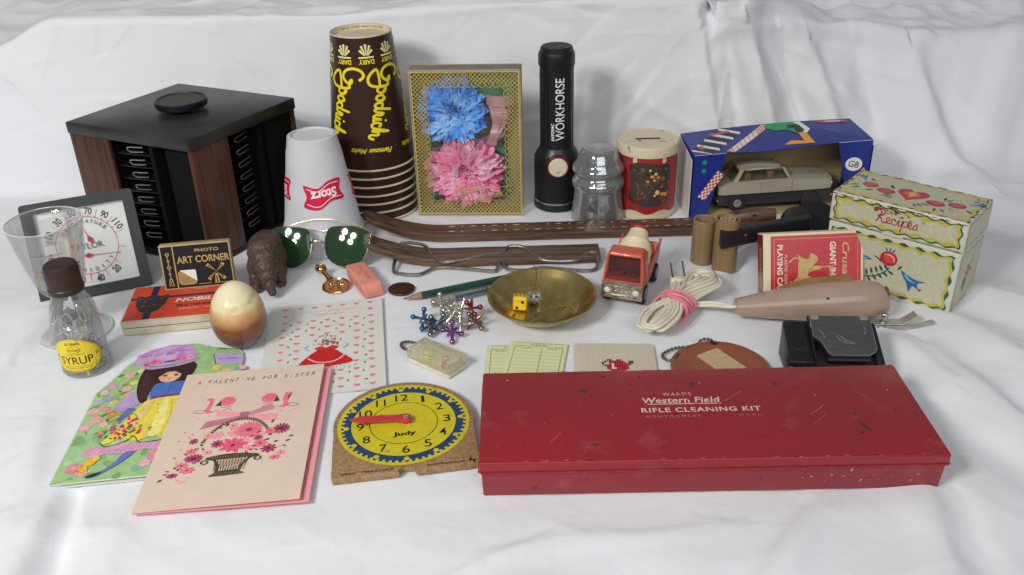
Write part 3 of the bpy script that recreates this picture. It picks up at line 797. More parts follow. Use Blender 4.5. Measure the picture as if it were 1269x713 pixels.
# ------------------------------------------------------------------ boxed artificial carnations
def carnation_box():
    W, H, D = 112, 158, 22
    t = thing("gift_box", "upright clear fronted gold lattice box holding a blue and a pink artificial carnation", "gift box", (-42, 921, 0), (0, 0, -4))
    gold = mat("gold_foil", (0.74, 0.66, 0.36), rough=.3, metal=.6, vary=.2, vscale=50)
    tray = mat("grey_green_tray", (0.20, 0.21, 0.16), rough=.6, color2=(0.34, 0.27, 0.21), vscale=40)
    m = MB(); m.box(0, D - .5, H / 2, W, 1, H); m.box(0, D / 2, H - .9, W - 2, D - 3, 1); m.box(-W / 2 + .5, D / 2, H / 2, 1, D - 3, H); m.box(0, D / 2, .5, W - 2, D - 3, 1)
    m.build("tray", tray, t)
    # clear cover
    cl = film("clear_acetate", (0.985, 0.985, 0.97), 0.03, 0.03, 0.22)
    m = MB()
    m.quad((-W / 2, 0, 0), (W / 2, 0, 0), (W / 2, 0, H), (-W / 2, 0, H))
    m.quad((W / 2, 0, 0), (W / 2, D, 0), (W / 2, D, H), (W / 2, 0, H)); m.quad((-W / 2, 0, H), (W / 2, 0, H), (W / 2, D, H), (-W / 2, D, H))
    m.build("clear_cover", cl, t)
    # gold lattice border printed on the inside of the cover
    A = Art(base=0.15); G = '#c9b463'
    bw = 12
    x0, x1, y0, y1 = -W / 2 + 2, W / 2 - 2, 3, H - 2
    def inb(x, y): return x0 <= x <= x1 and y0 <= y <= y1 and not (x0 + bw < x < x1 - bw and y0 + bw < y < y1 - bw)
    A.up(); g = hx(G); pitch = 3.1
    ix = lambda v: v
    for sg in (1, -1):
        cst = -300
        while cst < 300:
            # line y = sg*x + cst, cut to the border band in short pieces
            x = x0
            run = None
            while x <= x1 + .01:
                y = sg * x + cst
                ok = inb(x, y)
                if ok and run is None: run = x
                if (not ok or x + 1.0 > x1) and run is not None:
                    a_, b_ = run, x
                    if b_ - a_ > .4:
                        nx, ny = (-sg * .29, .29)
                        A.P.append(([(a_ + nx, sg * a_ + cst + ny), (a_ - nx, sg * a_ + cst - ny), (b_ - nx, sg * b_ + cst - ny), (b_ + nx, sg * b_ + cst + ny)], g, A.z + (0.02 if sg > 0 else 0)))
                    run = None
                x += 1.0
            cst += pitch * 1.4142
    A.up()
    n = 12
    for i in range(n):          # scalloped inner edge
        cx = x0 + bw + (i + .5) * (x1 - x0 - 2 * bw) / n; r = (x1 - x0 - 2 * bw) / n / 2
        A.ring(cx, y1 - bw, r - .7, r + .1, G, 10, 180, 360); A.ring(cx, y0 + bw, r - .7, r + .1, G, 10, 0, 180)
    n = 19
    for i in range(n):
        cy = y0 + bw + (i + .5) * (y1 - y0 - 2 * bw) / n; r = (y1 - y0 - 2 * bw) / n / 2
        A.ring(x0 + bw, cy, r - .7, r + .1, G, 10, -90, 90); A.ring(x1 - bw, cy, r - .7, r + .1, G, 10, 90, 270)
    for a_, b_, c_, d_ in ((x0 - 1, y0 - 1.2, x1 + 1, y0), (x0 - 1, y1, x1 + 1, y1 + 1.2), (x0 - 1, y0, x0, y1), (x1, y0, x1 + 1, y1)): A.rect(a_, b_, c_, d_, '#d9c978')
    A.stroke([(-18, 22), (12, 30), (10, 36), (-8, 34), (-14, 28)], .6, '#d9c978'); A.stroke([(4, 18), (40, 24), (36, 29), (41, 34), (8, 30)], .6, '#d9c978')
    A.text("Artificial", -6, 29, 5.5, '#e6d894', w=30, shear=.4, rot=9, bold=.01)
    A.text("Creations", 22, 25, 5, '#e6d894', w=26, shear=.4, rot=7, bold=.01)
    A.build("gold_lattice", printmat("gold_print", rough=.35, metal=.35), t, M=Matrix(((1, 0, 0, 0), (0, 0, -1, 0), (0, 1, 0, 0), (0, 0, 0, 1))))
    m = MB()
    for (a_, b_) in (((-W / 2, 0, 0), (W / 2, 0, 0)), ((W / 2, 0, 0), (W / 2, 0, H)), ((W / 2, 0, H), (-W / 2, 0, H)), ((-W / 2, 0, H), (-W / 2, 0, 0)), ((W / 2, D, 0), (W / 2, D, H)), ((W / 2, D, H), (-W / 2, D, H))):
        m.tube([a_, b_], .7, 6)
    m.build("gold_edge", gold, t)
    # carnations
    def carn(cx, cz, r, c1, c2, name, n=150, seed=1):
        rnd = random.Random(seed)
        mm = MB()
        tb = bmesh.new()
        for k in range(n):
            fr_ = (k + .5) / n
            a = k * 2.39996 + rnd.uniform(-.35, .35)
            L_ = r * (.34 + .68 * fr_ ** .8) * rnd.uniform(.86, 1.1); wd = L_ * rnd.uniform(.55, .85) + r * .06
            tilt = R(80 - 74 * fr_ ** .7 + rnd.uniform(-12, 12))
            ra = Vector((cos(a), 0, sin(a))); out = Vector((0, -1, 0))
            d = (ra * cos(tilt) + out * sin(tilt)).normalized(); sd = d.cross(ra.cross(out)).normalized(); tn = ra.cross(out).normalized()
            basep = Vector((cx, D - 4, cz)) + ra * r * .12 * (1 - fr_) + out * (7 * (1 - fr_))
            nu = 9; rows = []
            tw = rnd.uniform(-.6, .6)
            for j in range(4):
                v = j / 3; row = []
                for i in range(nu):
                    u = (i / (nu - 1) - .5) * 2
                    wdt = wd * (.25 + .75 * v ** .7) * .55
                    ln = L_ * v * (1 - .12 * u * u)
                    if j == 3: ln += L_ * (.10 if i % 2 else -.06) + rnd.uniform(-.03, .03) * L_
                    ruf = sin(u * 6.5 + tw * 5 + k) * .26 * L_ * v + tw * u * .3 * L_ * v
                    p = basep + d * ln + tn * (u * wdt) + sd * ruf
                    p.y = min(max(p.y, 1.2 + .8 * (k % 5) / 5), D - 2)
                    row.append(tb.verts.new(p))
                rows.append(row)
            for A_, B_ in zip(rows, rows[1:]):
                for i in range(nu - 1): tb.faces.new((A_[i], A_[i + 1], B_[i + 1], B_[i]))
        mm._in(tb)
        mt = mat(name + "_petals", c1, rough=.7, color2=c2, vscale=45, contrast=(.4, .62), detail=2)
        return mm.build(name, mt, t, sharp=180)
    carn(-13, 113, 37, (0.10, 0.34, 0.88), (0.32, 0.60, 0.95), "blue_carnation", 84, 3)
    carn(-6, 48, 41, (0.92, 0.24, 0.44), (0.94, 0.54, 0.70), "pink_carnation", 90, 5)
    # leaves and ribbon
    m = MB()
    for (x, z, l, a) in ((28, 134, 52, 12), (30, 118, 40, 30), (18, 142, 34, -10), (36, 112, 20, 60), (-40, 140, 22, 120), (-38, 78, 20, 200), (30, 70, 26, -40), (38, 30, 24, -70), (-36, 20, 24, 230), (0, 84, 16, 90), (10, 10, 26, -10)):
        ca, sa = cos(R(a)), sin(R(a))
        rows = []
        for j in range(7):
            v = j / 6; wl = l * .28 * sin(pi * min(1, v * .95 + .05)) + .2
            px, pz = x + (v - .5) * l * ca, z + (v - .5) * l * sa
            px = max(-W/2+4, min(W/2-4, px)); pz = max(4, min(H - 4, pz))
            rows.append([(px - sa * wl, D - 4 - 2 * v, pz + ca * wl), (px, D - 7 - 2 * v, pz), (px + sa * wl, D - 4 - 2 * v, pz - ca * wl)])
        m.loft(rows, cap=False, closed_ring=False)
    m.build("leaves", mat("fabric_leaf", (0.07, 0.20, 0.09), rough=.7, color2=(0.14, 0.28, 0.15), vscale=50), t)
    m = MB()
    rib = mat("pink_ribbon", (0.62, 0.36, 0.38), rough=.32, color2=(0.40, 0.20, 0.22), vscale=800, stretch=(.05, .05, 1), spec=.7)
    def band(pts, w):
        rows = []
        for p, q in zip(smooth(pts, 6), range(99)): rows.append([(p[0], p[1], p[2] - w / 2), (p[0], p[1], p[2] + w / 2)])
        m.loft(rows, cap=False, closed_ring=False)
    band([(20, 12, 124), (30, 6, 124), (40, 6, 124), (48, 12, 124)], 11)
    m.loft([[(22 + 4 * sin(i / 3) , 8 + 3 * cos(i), 118 - i * 3.3), (36 + 6 * sin(i / 3 + .5), 5, 118 - i * 3.3 + 2)] for i in range(14)], cap=False, closed_ring=False)
    m.loft([[(46 - 2 * i * .5, 9, 118 - i * 4), (38 - i * 1.1, 5, 114 - i * 4)] for i in range(9)], cap=False, closed_ring=False)
    m.build("ribbon", rib, t)
carnation_box()

# ------------------------------------------------------------------ flashlight
def flashlight():
    t = thing("flashlight", "tall black ribbed flashlight standing on its lens end, white lettering and cream button", "flashlight", (52, 946, 0), (0, 0, 0))
    Ht = 184
    ribs = lambda a, z: 1 - .022 * (0.5 + .5 * cos(36 * a)) ** 2
    m = MB(); m.lathe([(23.2, 2), (24, 3), (24.6, 8), (24.4, 14), (24.4, 50), (24.0, 57), (21.5, 63), (18.6, 67), (18.0, 69)], 144, ribs=lambda a, z: ribs(a, z) if 13 < z < 60 else 1)
    m.build("head", black_pl, t)
    m = MB(); m.lathe([(20, 0), (24.2, 0), (25.2, 1.2), (25.2, 7), (24.4, 8)], 96); m.build("lens_ring", black_pl, t)
    m = MB(); m.lathe([(24.5, 8.2), (25.5, 8.6), (25.5, 9.8), (24.5, 10.2)], 96, cap0=False, cap1=False); m.build("trim_ring", steel, t)
    r2 = lambda a, z: 1 - .035 * (0.5 + .5 * cos(14 * a)) ** 3
    m = MB(); m.lathe([(18.0, 68), (17.8, 73), (17.8, 150), (18.0, 155)], 112, ribs=r2); m.build("barrel", black_pl, t)
    m = MB(); m.lathe([(18.7, 155), (19.0, 156), (18.9, 166), (17.9, 169), (17.0, 169.6), (16.6, 172.5), (15.2, 174), (.01, 174)], 64)
    m.build("end_cap", black_pl, t)
    # plain panel the lettering is printed on
    m = MB(); m.lathe([(17.85, 72), (17.95, 152)], 16, a0=R(-114), a1=R(-56), cap0=False, cap1=False); m.build("name_panel", black_pl, t)
    A = Art(base=.1)
    A.text("WORKHORSE", 2.5, 112, 9.6, '#e6e8ea', w=66, rot=90, bold=.008)
    A.text("RAYOVAC", -5.2, 88, 3.4, '#e6e8ea', w=19, rot=90, bold=.05, shear=.15)
    A.build("lettering", printmat("white_ink"), t, surf=lambda u, v, o: ((18.0 + o) * cos(R(-90) + u / 18), (18.0 + o) * sin(R(-90) + u / 18), v), cell=2)
    m = MB(); Mb = T(0, -21.5, 52, rx=90)
    m.lathe([(12.5, -3), (12.4, 2.6), (11.6, 3.2), (10.2, 3.2)], 40, Mb); m.build("button_ring", mat("dark_red_ring", (0.10, 0.01, 0.012), rough=.4), t)
    m = MB(); m.lathe([(10.1, 0), (10.1, 4.6), (9.3, 5.4), (.01, 5.9)], 40, Mb); m.build("button", mat("cream_button", (0.74, 0.66, 0.46), rough=.4, vary=.1), t)
    A = Art(base=6.0); A.ring(0, -4.6, 1.6, 2.1, '#b4a170', 20, ky=.6); A.text("R", 0, -4.6, 1.6, '#b4a170')
    A.build("button_mark", printmat("button_ink"), t, M=Mb)
flashlight()

# ------------------------------------------------------------------ glass insulator
def insulator():
    t = thing("glass_insulator", "clear glass telegraph insulator with two flared skirts, between the flashlight and the round tin", "insulator", (93, 908, 0))
    g = film("clear_pressed_glass", (.965, .985, .97), .09, .02, .68, milk=.06, gain=.95)
    pr = [(26.6, 0), (27.6, 1.2), (27.6, 4), (25.6, 20), (24.2, 34), (24.6, 36), (24.2, 37.5), (26.2, 40), (27.0, 43), (27.0, 45.5), (26.0, 48), (24.6, 49), (24.4, 50.2), (23.4, 51), (22.6, 53.5), (24.4, 55.5), (26.4, 58.5), (26.8, 61), (26.2, 63.5), (24.6, 65), (24.3, 66.2), (22.8, 67.5), (22.4, 70),
          (21.2, 73), (19.4, 78), (17.4, 82), (14.8, 84), (13.2, 83.6), (.01, 83.2)]
    inn = [(.01, 66), (8, 66), (9.6, 64), (10.6, 52), (12, 48), (15.5, 44), (18, 36), (20.4, 18), (22.4, 1.5), (22.8, 0)]
    m = MB(); m.lathe(pr[:], 72, cap0=False, cap1=False); m.lathe(inn, 72, cap0=False, cap1=False); m.lathe([(22.8, 0), (26.6, 0)], 72, cap0=False, cap1=False)
    bmesh.ops.remove_doubles(m.bm, verts=m.bm.verts, dist=.01)
    for v in m.bm.verts: v.co = Vector((v.co.x, v.co.y, v.co.z * .93))
    m.build("glass_body", g, t, sharp=60)
insulator()

# ------------------------------------------------------------------ round coin bank
def coin_bank():
    t = thing("coin_bank", "round red drum shaped tin bank with chipped cream lid and coin slot", "coin bank", (146, 926, 0), (0, 0, 0))
    cream = mat("chipped_cream_enamel", (0.70, 0.60, 0.42), rough=.45, color2=(0.16, 0.09, 0.05), vscale=75, contrast=(.60, .66), detail=8, bump=.3, bscale=200)
    rd = mat("worn_red_enamel", (0.40, 0.024, 0.034), rough=.38, color2=(0.10, 0.05, 0.05), vscale=60, contrast=(.60, .68), detail=8)
    r = 31.2; H = 80
    m = MB(); m.lathe([(29, 0), (30.2, .5), (r, 3), (r, H - 10)], 72); m.build("drum_wall", rd, t)
    m = MB(); m.lathe([(r + .2, H - 11.4), (r + 1.3, H - 11), (r + 1.3, H - 1.5), (r + .9, H - .6), (r + .2, H - .1), (r - 1.2, H), (r - 2, H - .6), (.01, H - .7)], 72, cap0=False, cap1=False)
    m.build("lid", cream, t)
    m = MB(); m.lathe([(r + .4, 0), (r + .8, 1), (r + .8, 4.2), (r + .3, 4.7)], 72, cap0=False, cap1=False); m.build("base_band", cream, t)
    m = MB(); m.box(0, 0, H - .3, 26, 2.2, .5); m.build("coin_slot", mat("slot_dark", (0.01, 0.008, 0.006), rough=.9), t)
    # cream drapes top and bottom, a worn dark picture panel with traces of yellow figures
    A = Art(base=.15); C = '#d9caa0'
    rnd = random.Random(5)
    for k in range(7):
        u = -95 + k * 31
        A.poly(smooth([(u - 17, 6), (u - 17, 3), (u + 17, 3), (u + 17, 6), (u + 14, 10.5), (u, 6.5), (u - 14, 10.5)], 4, True), C)
        A.poly([(u + 14, H - 10), (u + 18, H - 10), (u + 18.5, H - 16), (u + 16, H - 18), (u + 13.5, H - 16)], C)
        A.poly(smooth([(u + 10, 60), (u + 22, 60), (u + 20, 55), (u + 22, 22), (u + 10, 22), (u + 12, 40)], 4, True), '#3c2a26')
    pan = smooth([(-19, 62), (-6, 64), (8, 62), (21, 60), (23, 44), (21, 24), (16, 17), (2, 15), (-12, 17), (-20, 26), (-22, 44)], 5, True)
    A.poly(pan, '#4a3d36')
    for k in range(60):
        x, y = rnd.uniform(-18, 19), rnd.uniform(20, 58)
        A.ell(x, y, rnd.uniform(1, 3.2), rnd.uniform(.7, 2), rnd.choice(['#5e5048', '#342a27', '#6d5a4c', '#453733', '#7a6a55']), n=7, rot=rnd.uniform(0, 180))
    def blob(cx, cy, s_, c):
        pts = [(cx + s_ * rnd.uniform(.5, 1.1) * cos(2 * pi * i / 11), cy + s_ * rnd.uniform(.45, 1.0) * sin(2 * pi * i / 11)) for i in range(11)]
        A.poly(pts, c)
    for (x, y, s_, c) in ((1, 49, 2.5, '#d9a53a'), (5, 52, 2.4, '#e0b24a'), (8, 48, 2.2, '#c98a2a'), (-3, 44, 2.2, '#d08f30'), (4, 45, 2, '#e0b24a'), (8, 31, 3.5, '#e0c070'), (13, 29, 3, '#d98a3c'), (17, 28, 3.4, '#d9a53a'), (20, 30, 2.4, '#c9602c'), (5, 28, 2.2, '#e2c47a'),
                        (12, 25, 3, '#8d3a22'), (21, 40, 2.4, '#c23a2a'), (16, 22, 2.2, '#3f6a3a'), (-8, 30, 2.2, '#8a4a30'), (-12, 24, 3, '#9a2a28'), (-1, 56, 1.6, '#e8d080'), (12, 37, 1.6, '#b5793a')):
        blob(x, y, s_, c)
    A.build("printed_picture", printmat("worn_tin_print", rough=.42, wear=.10, wcol=(0.12, 0.08, 0.06), wscale=120), t,
            surf=lambda u, v, o: ((r + o) * cos(R(-90) + u / r), (r + o) * sin(R(-90) + u / r), v), cell=4)
coin_bank()

# ------------------------------------------------------------------ dial thermometer and humidity gauge
def gauge():
    t = thing("weather_gauge", "square dark framed temperature and humidity dial leaning back behind the clear goblet", "weather gauge", (-384.5, 762.5, 0), (0, 0, 23))
    Wd, Hh, th = 97, 93, 9
    Mx = T(0, 0, 0, rx=90 - 24.6)          # local x right, y up the face, z towards the viewer
    fr = mat("grey_black_frame", (0.028, 0.031, 0.031), rough=.5, vary=.3, vscale=30, bump=.15, bscale=600)
    m = MB()
    out = rrect(Wd, Hh, 3, 4, 0, Hh / 2); inn = rrect(Wd - 19, Hh - 19, 1.5, 3, 0, Hh / 2 + .5)
    m.prism(out, -th, 0, holes=[inn], M=Mx)
    m.build("frame", fr, t)
    m = MB(); m.prism(rrect(Wd - 17, Hh - 17, 1, 2, 0, Hh / 2 + .5), -th + .5, -6.5, M=Mx); m.build("back_plate", fr, t)
    m = MB(); m.prism(rrect(Wd - 19.4, Hh - 19.4, 1, 2, 0, Hh / 2 + .5), -6.4, -5.2, M=Mx)
    m.build("dial_plate", mat("white_dial", (0.70, 0.71, 0.68), rough=.45, vary=.04, vscale=20), t)
    # foot that props it up
    m = MB(); m.hexa([(-30, 52, 0), (30, 52, 0), (30, 55, 0), (-30, 55, 0), (-30, 34, 50), (30, 34, 50), (30, 37, 52), (-30, 37, 52)]); m.build("prop_leg", fr, t)
    A = Art(base=-5.12, dz=.01); K = '#3e3e44'; Rd = '#c0404f'; cx, cy = 0.5, Hh / 2 + 1
    n = 120
    pts = [(cx + 26.5 * cos(R(a)) * (1 + .10 * cos(R(2 * a - 90)) ** 2 * 0), cy + 26.5 * sin(R(a))) for a in range(-150, 211, 4)]
    A.ring(cx, cy, 26.2, 26.8, Rd, 90)
    for i, v in enumerate((10, 30, 50, 70, 90, 110)):
        a = R(152 - i * 24.8)
        A.text(str(v), cx + 33.5 * cos(a), cy + 32.0 * sin(a), 6.6, K, w=3.3 * len(str(v)), rot=math.degrees(a) - 90, bold=.03)
    for i in range(13):
        a = R(164 - i * 12.4)
        r1 = 31 if i % 2 else 29.5
        A.stroke([(cx + 26.5 * cos(a), cy + 26.5 * sin(a)), (cx + (r1 + 5) * cos(a), cy + (r1 + 5) * sin(a))] if i % 2 == 0 else [(cx + 26.5 * cos(a), cy + 26.5 * sin(a)), (cx + 29 * cos(a), cy + 29 * sin(a))], .45, Rd)
    for i in range(40):
        a = R(172 - i * 4.13 * 1.01); A.stroke([(cx + 26.5 * cos(a), cy + 26.5 * sin(a)), (cx + 27.9 * cos(a), cy + 27.9 * sin(a))], .3, Rd)
    for i, v in enumerate((100, 80, 60, 40, 20, 0)):
        a = R(-162 + i * 28 - 4)
        if v: A.text(str(v), cx + 34 * cos(a), cy + 32 * sin(a), 6.6, K, w=3.3 * len(str(v)), rot=math.degrees(a) + 90, bold=.03)
        A.stroke([(cx + 26.5 * cos(a + .24), cy + 26.5 * sin(a + .24)), (cx + 33 * cos(a + .24), cy + 33 * sin(a + .24))], .45, Rd)
        A.stroke([(cx + 26.5 * cos(a), cy + 26.5 * sin(a)), (cx + 29.5 * cos(a), cy + 29.5 * sin(a))], .45, Rd)
    for i in range(34):
        a = R(-168 + i * 4.6); A.stroke([(cx + 26.5 * cos(a), cy + 26.5 * sin(a)), (cx + 27.9 * cos(a), cy + 27.9 * sin(a))], .3, Rd)
    def arc(word, r, a0, a1, h, up=1):
        for i, ch in enumerate(word):
            a = R(a0 + (a1 - a0) * i / (len(word) - 1))
            A.text(ch, cx + r * cos(a), cy + r * sin(a), h, K, w=h * (.8 if ch not in 'I' else .2), rot=math.degrees(a) - 90 * up, bold=.015)
    arc("TEMPERATURE", 22.8, 142, 38, 3.3); arc("HUMIDITY", 22.8, -138, -38, 3.3, -1)
    A.text("TAYLOR.", cx, cy - .5, 5.6, K, w=29)
    for (ang, px_, py_, L_) in ((111, cx + 3, cy + 6.5, 20), (-4, cx + 1, cy - 9.5, 27)):
        a = R(ang); c, s_ = cos(a), sin(a)
        q = lambda u, v: (px_ + u * c - v * s_, py_ + u * s_ + v * c)
        A.poly([q(0, -.35), q(L_, -.15), q(L_, .15), q(0, .35)], '#b8384a')
        A.poly([q(-6, 0), q(-2, -2.6), q(3.5, 0), q(-2, 2.6)], '#b8384a'); A.ell(*q(-1.5, 0), .9, .9, '#7c2a34')
    A.build("dial_print", printmat("dial_ink", rough=.5), t, M=Mx)
    m = MB(); m.quad((-Wd / 2 + 9, Hh - 9, -1.2), (-Wd / 2 + 9, 10, -1.2), (Wd / 2 - 9, 10, -1.2), (Wd / 2 - 9, Hh - 9, -1.2), M=Mx)
    m.build("dial_cover", film("dial_cover_film", (0.985, 0.985, 0.98), 0.012, 0.02, .2, gain=.25), t)
gauge()

# ------------------------------------------------------------------ goblet
def goblet():
    t = thing("goblet", "clear flared glass goblet with worn lettering, standing left of the syrup bottle", "goblet", (-381, 699, 0))
    g = film("goblet_glass", (0.98, 0.985, 0.983), 0.04, 0.01, 0.42, milk=.015)
    m = MB()
    outer = [(.01, 2.2), (12, 2.4), (24, 1.8), (30.2, .9), (30.8, .2)]
    m.lathe([(30.8, 0), (30.9, .8), (30.2, 1.6), (24, 2.4), (12, 3.4), (6, 5), (4.2, 8), (3.8, 14), (4.2, 26), (5.2, 33), (9, 38), (15, 41), (18.6, 46), (20.8, 54), (23.4, 66), (26.0, 80), (28.2, 93), (30.2, 104), (30.1, 104.8), (29.4, 104.6),
             (27.4, 93), (25.0, 80), (22.4, 66), (19.6, 54), (16.8, 47.5), (10, 44), (.01, 43)], 96, cap0=True, cap1=False)
    m.build("glass", g, t, sharp=70)
    # thicker lip, its glass whitened to imitate a bright lit rim
    m = MB(); m.tube([(29.8 * cos(2 * pi * i / 80), 29.8 * sin(2 * pi * i / 80), 104.6) for i in range(80)], .55, 8, closed=True)
    m.build("lip", film("rim_glass", (0.88, 0.90, 0.89), 0.22, 0.05, 0.6, milk=.22), t)
    m = MB(); m.tube([(30.5 * cos(2 * pi * i / 80), 30.5 * sin(2 * pi * i / 80), .9) for i in range(80)], .8, 8, closed=True)
    m.build("foot_edge", film("rim_glass"), t)
    A = Art(base=.1)
    A.text("Compliments", 2, 84, 4.2, '#a8a49a', w=23, shear=.25, bold=.01); A.text("of", 6, 77, 3.6, '#a8a49a', w=4, shear=.2)
    A.text("SCHLITZ BR", 8, 65, 9.5, '#a08f6c', w=38, bold=.02)
    def rr(v): return 23.6 + (v - 66) * .186
    A.build("lettering", printmat("faded_gold_ink", rough=.5), t, surf=lambda u, v, o: ((rr(v) + o) * cos(R(-80) + u / 22), (rr(v) + o) * sin(R(-80) + u / 22), v + u * .06), cell=2)
goblet()

# ------------------------------------------------------------------ little syrup bottle
def syrup_bottle():
    t = thing("syrup_bottle", "small clear glass syrup bottle with brown screw cap and yellow label", "syrup bottle", (-347, 641.5, 0), (0, 0, -4))
    g = film("bottle_glass", (0.965, 0.97, 0.967), 0.07, 0.015, 0.55, milk=.03, gain=.6)
    pr = [(.01, .8), (15, .6), (18.2, .8), (19.2, 2.4), (19.4, 4.5), (18.9, 7), (18.7, 10), (18.6, 26), (18.5, 38), (18.1, 47), (17.0, 55), (14.8, 62), (12.2, 67), (10.8, 71)]
    m = MB(); m.lathe(pr, 72, cap0=False, cap1=False)
    # moulded wheat-ear relief on the shoulder
    rnd = random.Random(2)
    for v in m.bm.verts:
        z = v.co.z
        if 34 < z < 70:
            a = atan2(v.co.y, v.co.x); k = 1 + .03 * sin(a * 9) * sin((z - 30) * .16)
            v.co.x *= k; v.co.y *= k
    m.build("glass_body", g, t, sharp=70)
    m = MB(); m.lathe([(17.4, 6), (17.2, 24), (17.1, 37), (16.2, 49), (13.2, 60), (10, 68)], 48, cap0=False, cap1=False); m.lathe([(.01, 3.8), (14, 4.4), (17.4, 6)], 48, cap0=False, cap1=False)
    m.build("inner_glass", film("bottle_glass_inner", (0.96, 0.965, 0.96), 0.03, 0.02, 0.35), t)
    def rad(z):
        for (r0, z0), (r1, z1) in zip(pr, pr[1:]):
            if z0 <= z <= z1 and z1 > z0: return r0 + (r1 - r0) * (z - z0) / (z1 - z0)
        return 18
    # raised ornament: scrolls and ovals as glass beads on the shoulder
    m = MB()
    for (u0, v0, w_, h_, tw) in ((0, 52, 4, 6.5, 0), (-8, 47, 3, 6, .5), (8, 47, 3, 6, -.5), (-4, 40, 3, 4, .3), (4, 40, 3, 4, -.3), (0, 44, 2.5, 3, 0), (-11, 56, 2, 7, .2), (11, 56, 2, 7, -.2)):
        P = []
        for i in range(18):
            q = 2 * pi * i / 18; u = u0 + w_ * cos(q) + tw * h_ * sin(q) * .4; v = v0 + h_ * sin(q); a = R(-78) + u / 16
            P.append(((rad(v) + .2) * cos(a), (rad(v) + .2) * sin(a), v))
        m.tube(P, .55, 6, closed=True)
    m.build("moulded_ornament", film("raised_glass", (0.88, 0.89, 0.88), 0.2, 0.03, 0.6, milk=.12), t)
    cap = mat("brown_bakelite", (0.040, 0.022, 0.018), rough=.42, vary=.3, vscale=200)
    m = MB(); m.lathe([(12.0, 71), (13.2, 71.2), (13.4, 72), (13.4, 75), (12.8, 75.8), (12.9, 76.6), (12.9, 91), (12.2, 93.4), (10.8, 94.5), (.01, 95)], 96, ribs=lambda a, z: 1 - .02 * (.5 + .5 * cos(48 * a)) if 77 < z < 92 else 1)
    m.build("screw_cap", cap, t)
    A = Art(base=.35, dz=.012); Yl = '#e8cf35'; K = '#3a2d14'
    def lab(k):
        pts = []
        for i in range(48):
            q = 2 * pi * i / 48
            x = 21 * k * cos(q) * (1 - .0 * abs(sin(q))); y = 20 + 13.5 * k * sin(q)
            pts.append((x * (abs(cos(q)) ** -.25 if abs(cos(q)) > .3 else 1.35), y + (4.5 * math.exp(-(x / 9) ** 2) if sin(q) > 0 else 0)))
        return [(max(-21.5, min(21.5, x)), y) for x, y in pts]
    A.poly(lab(1.0), K); A.poly(lab(.975), Yl); A.stroke(lab(.92), .25, K, closed=True)
    A.text("SYRUP", 1, 17.5, 7.0, K, w=25, bold=.012); A.text("PURE MAPLE & CANE FLAVOR", 1, 10.6, 1.5, K, w=21); A.text("NET 1.7 FL OZ (50 mL)", 1, 8.1, 1.2, K, w=15)
    A.stroke([(-12, 12.2), (14, 12.2)], .25, K)
    A.ring(1, 27.2, 4.6, 5.0, K, 28, ky=.62); A.text("A-Corn", 1, 27.2, 2.6, K, w=8, shear=.2, bold=.02); A.text("50 YEARS", 1, 32.6, 2.4, K, w=11, bold=.02); A.text("OF SWEET TRADITION", 1, 23.0, 1.1, K, w=14)
    A.text("MAPLE", -15, 20.5, 1.1, K, w=5); A.text("SYRUP", -15, 18.8, 1.1, K, w=5); A.text("G", 17, 21, 2.6, K, bold=.02)
    A.build("label", printmat("yellow_label", rough=.45, spec=.5), t, surf=lambda u, v, o: ((18.85 - .01 * v + o) * cos(R(-84) + u / 18.2), (18.85 - .01 * v + o) * sin(R(-84) + u / 18.2), v), cell=2)
syrup_bottle()

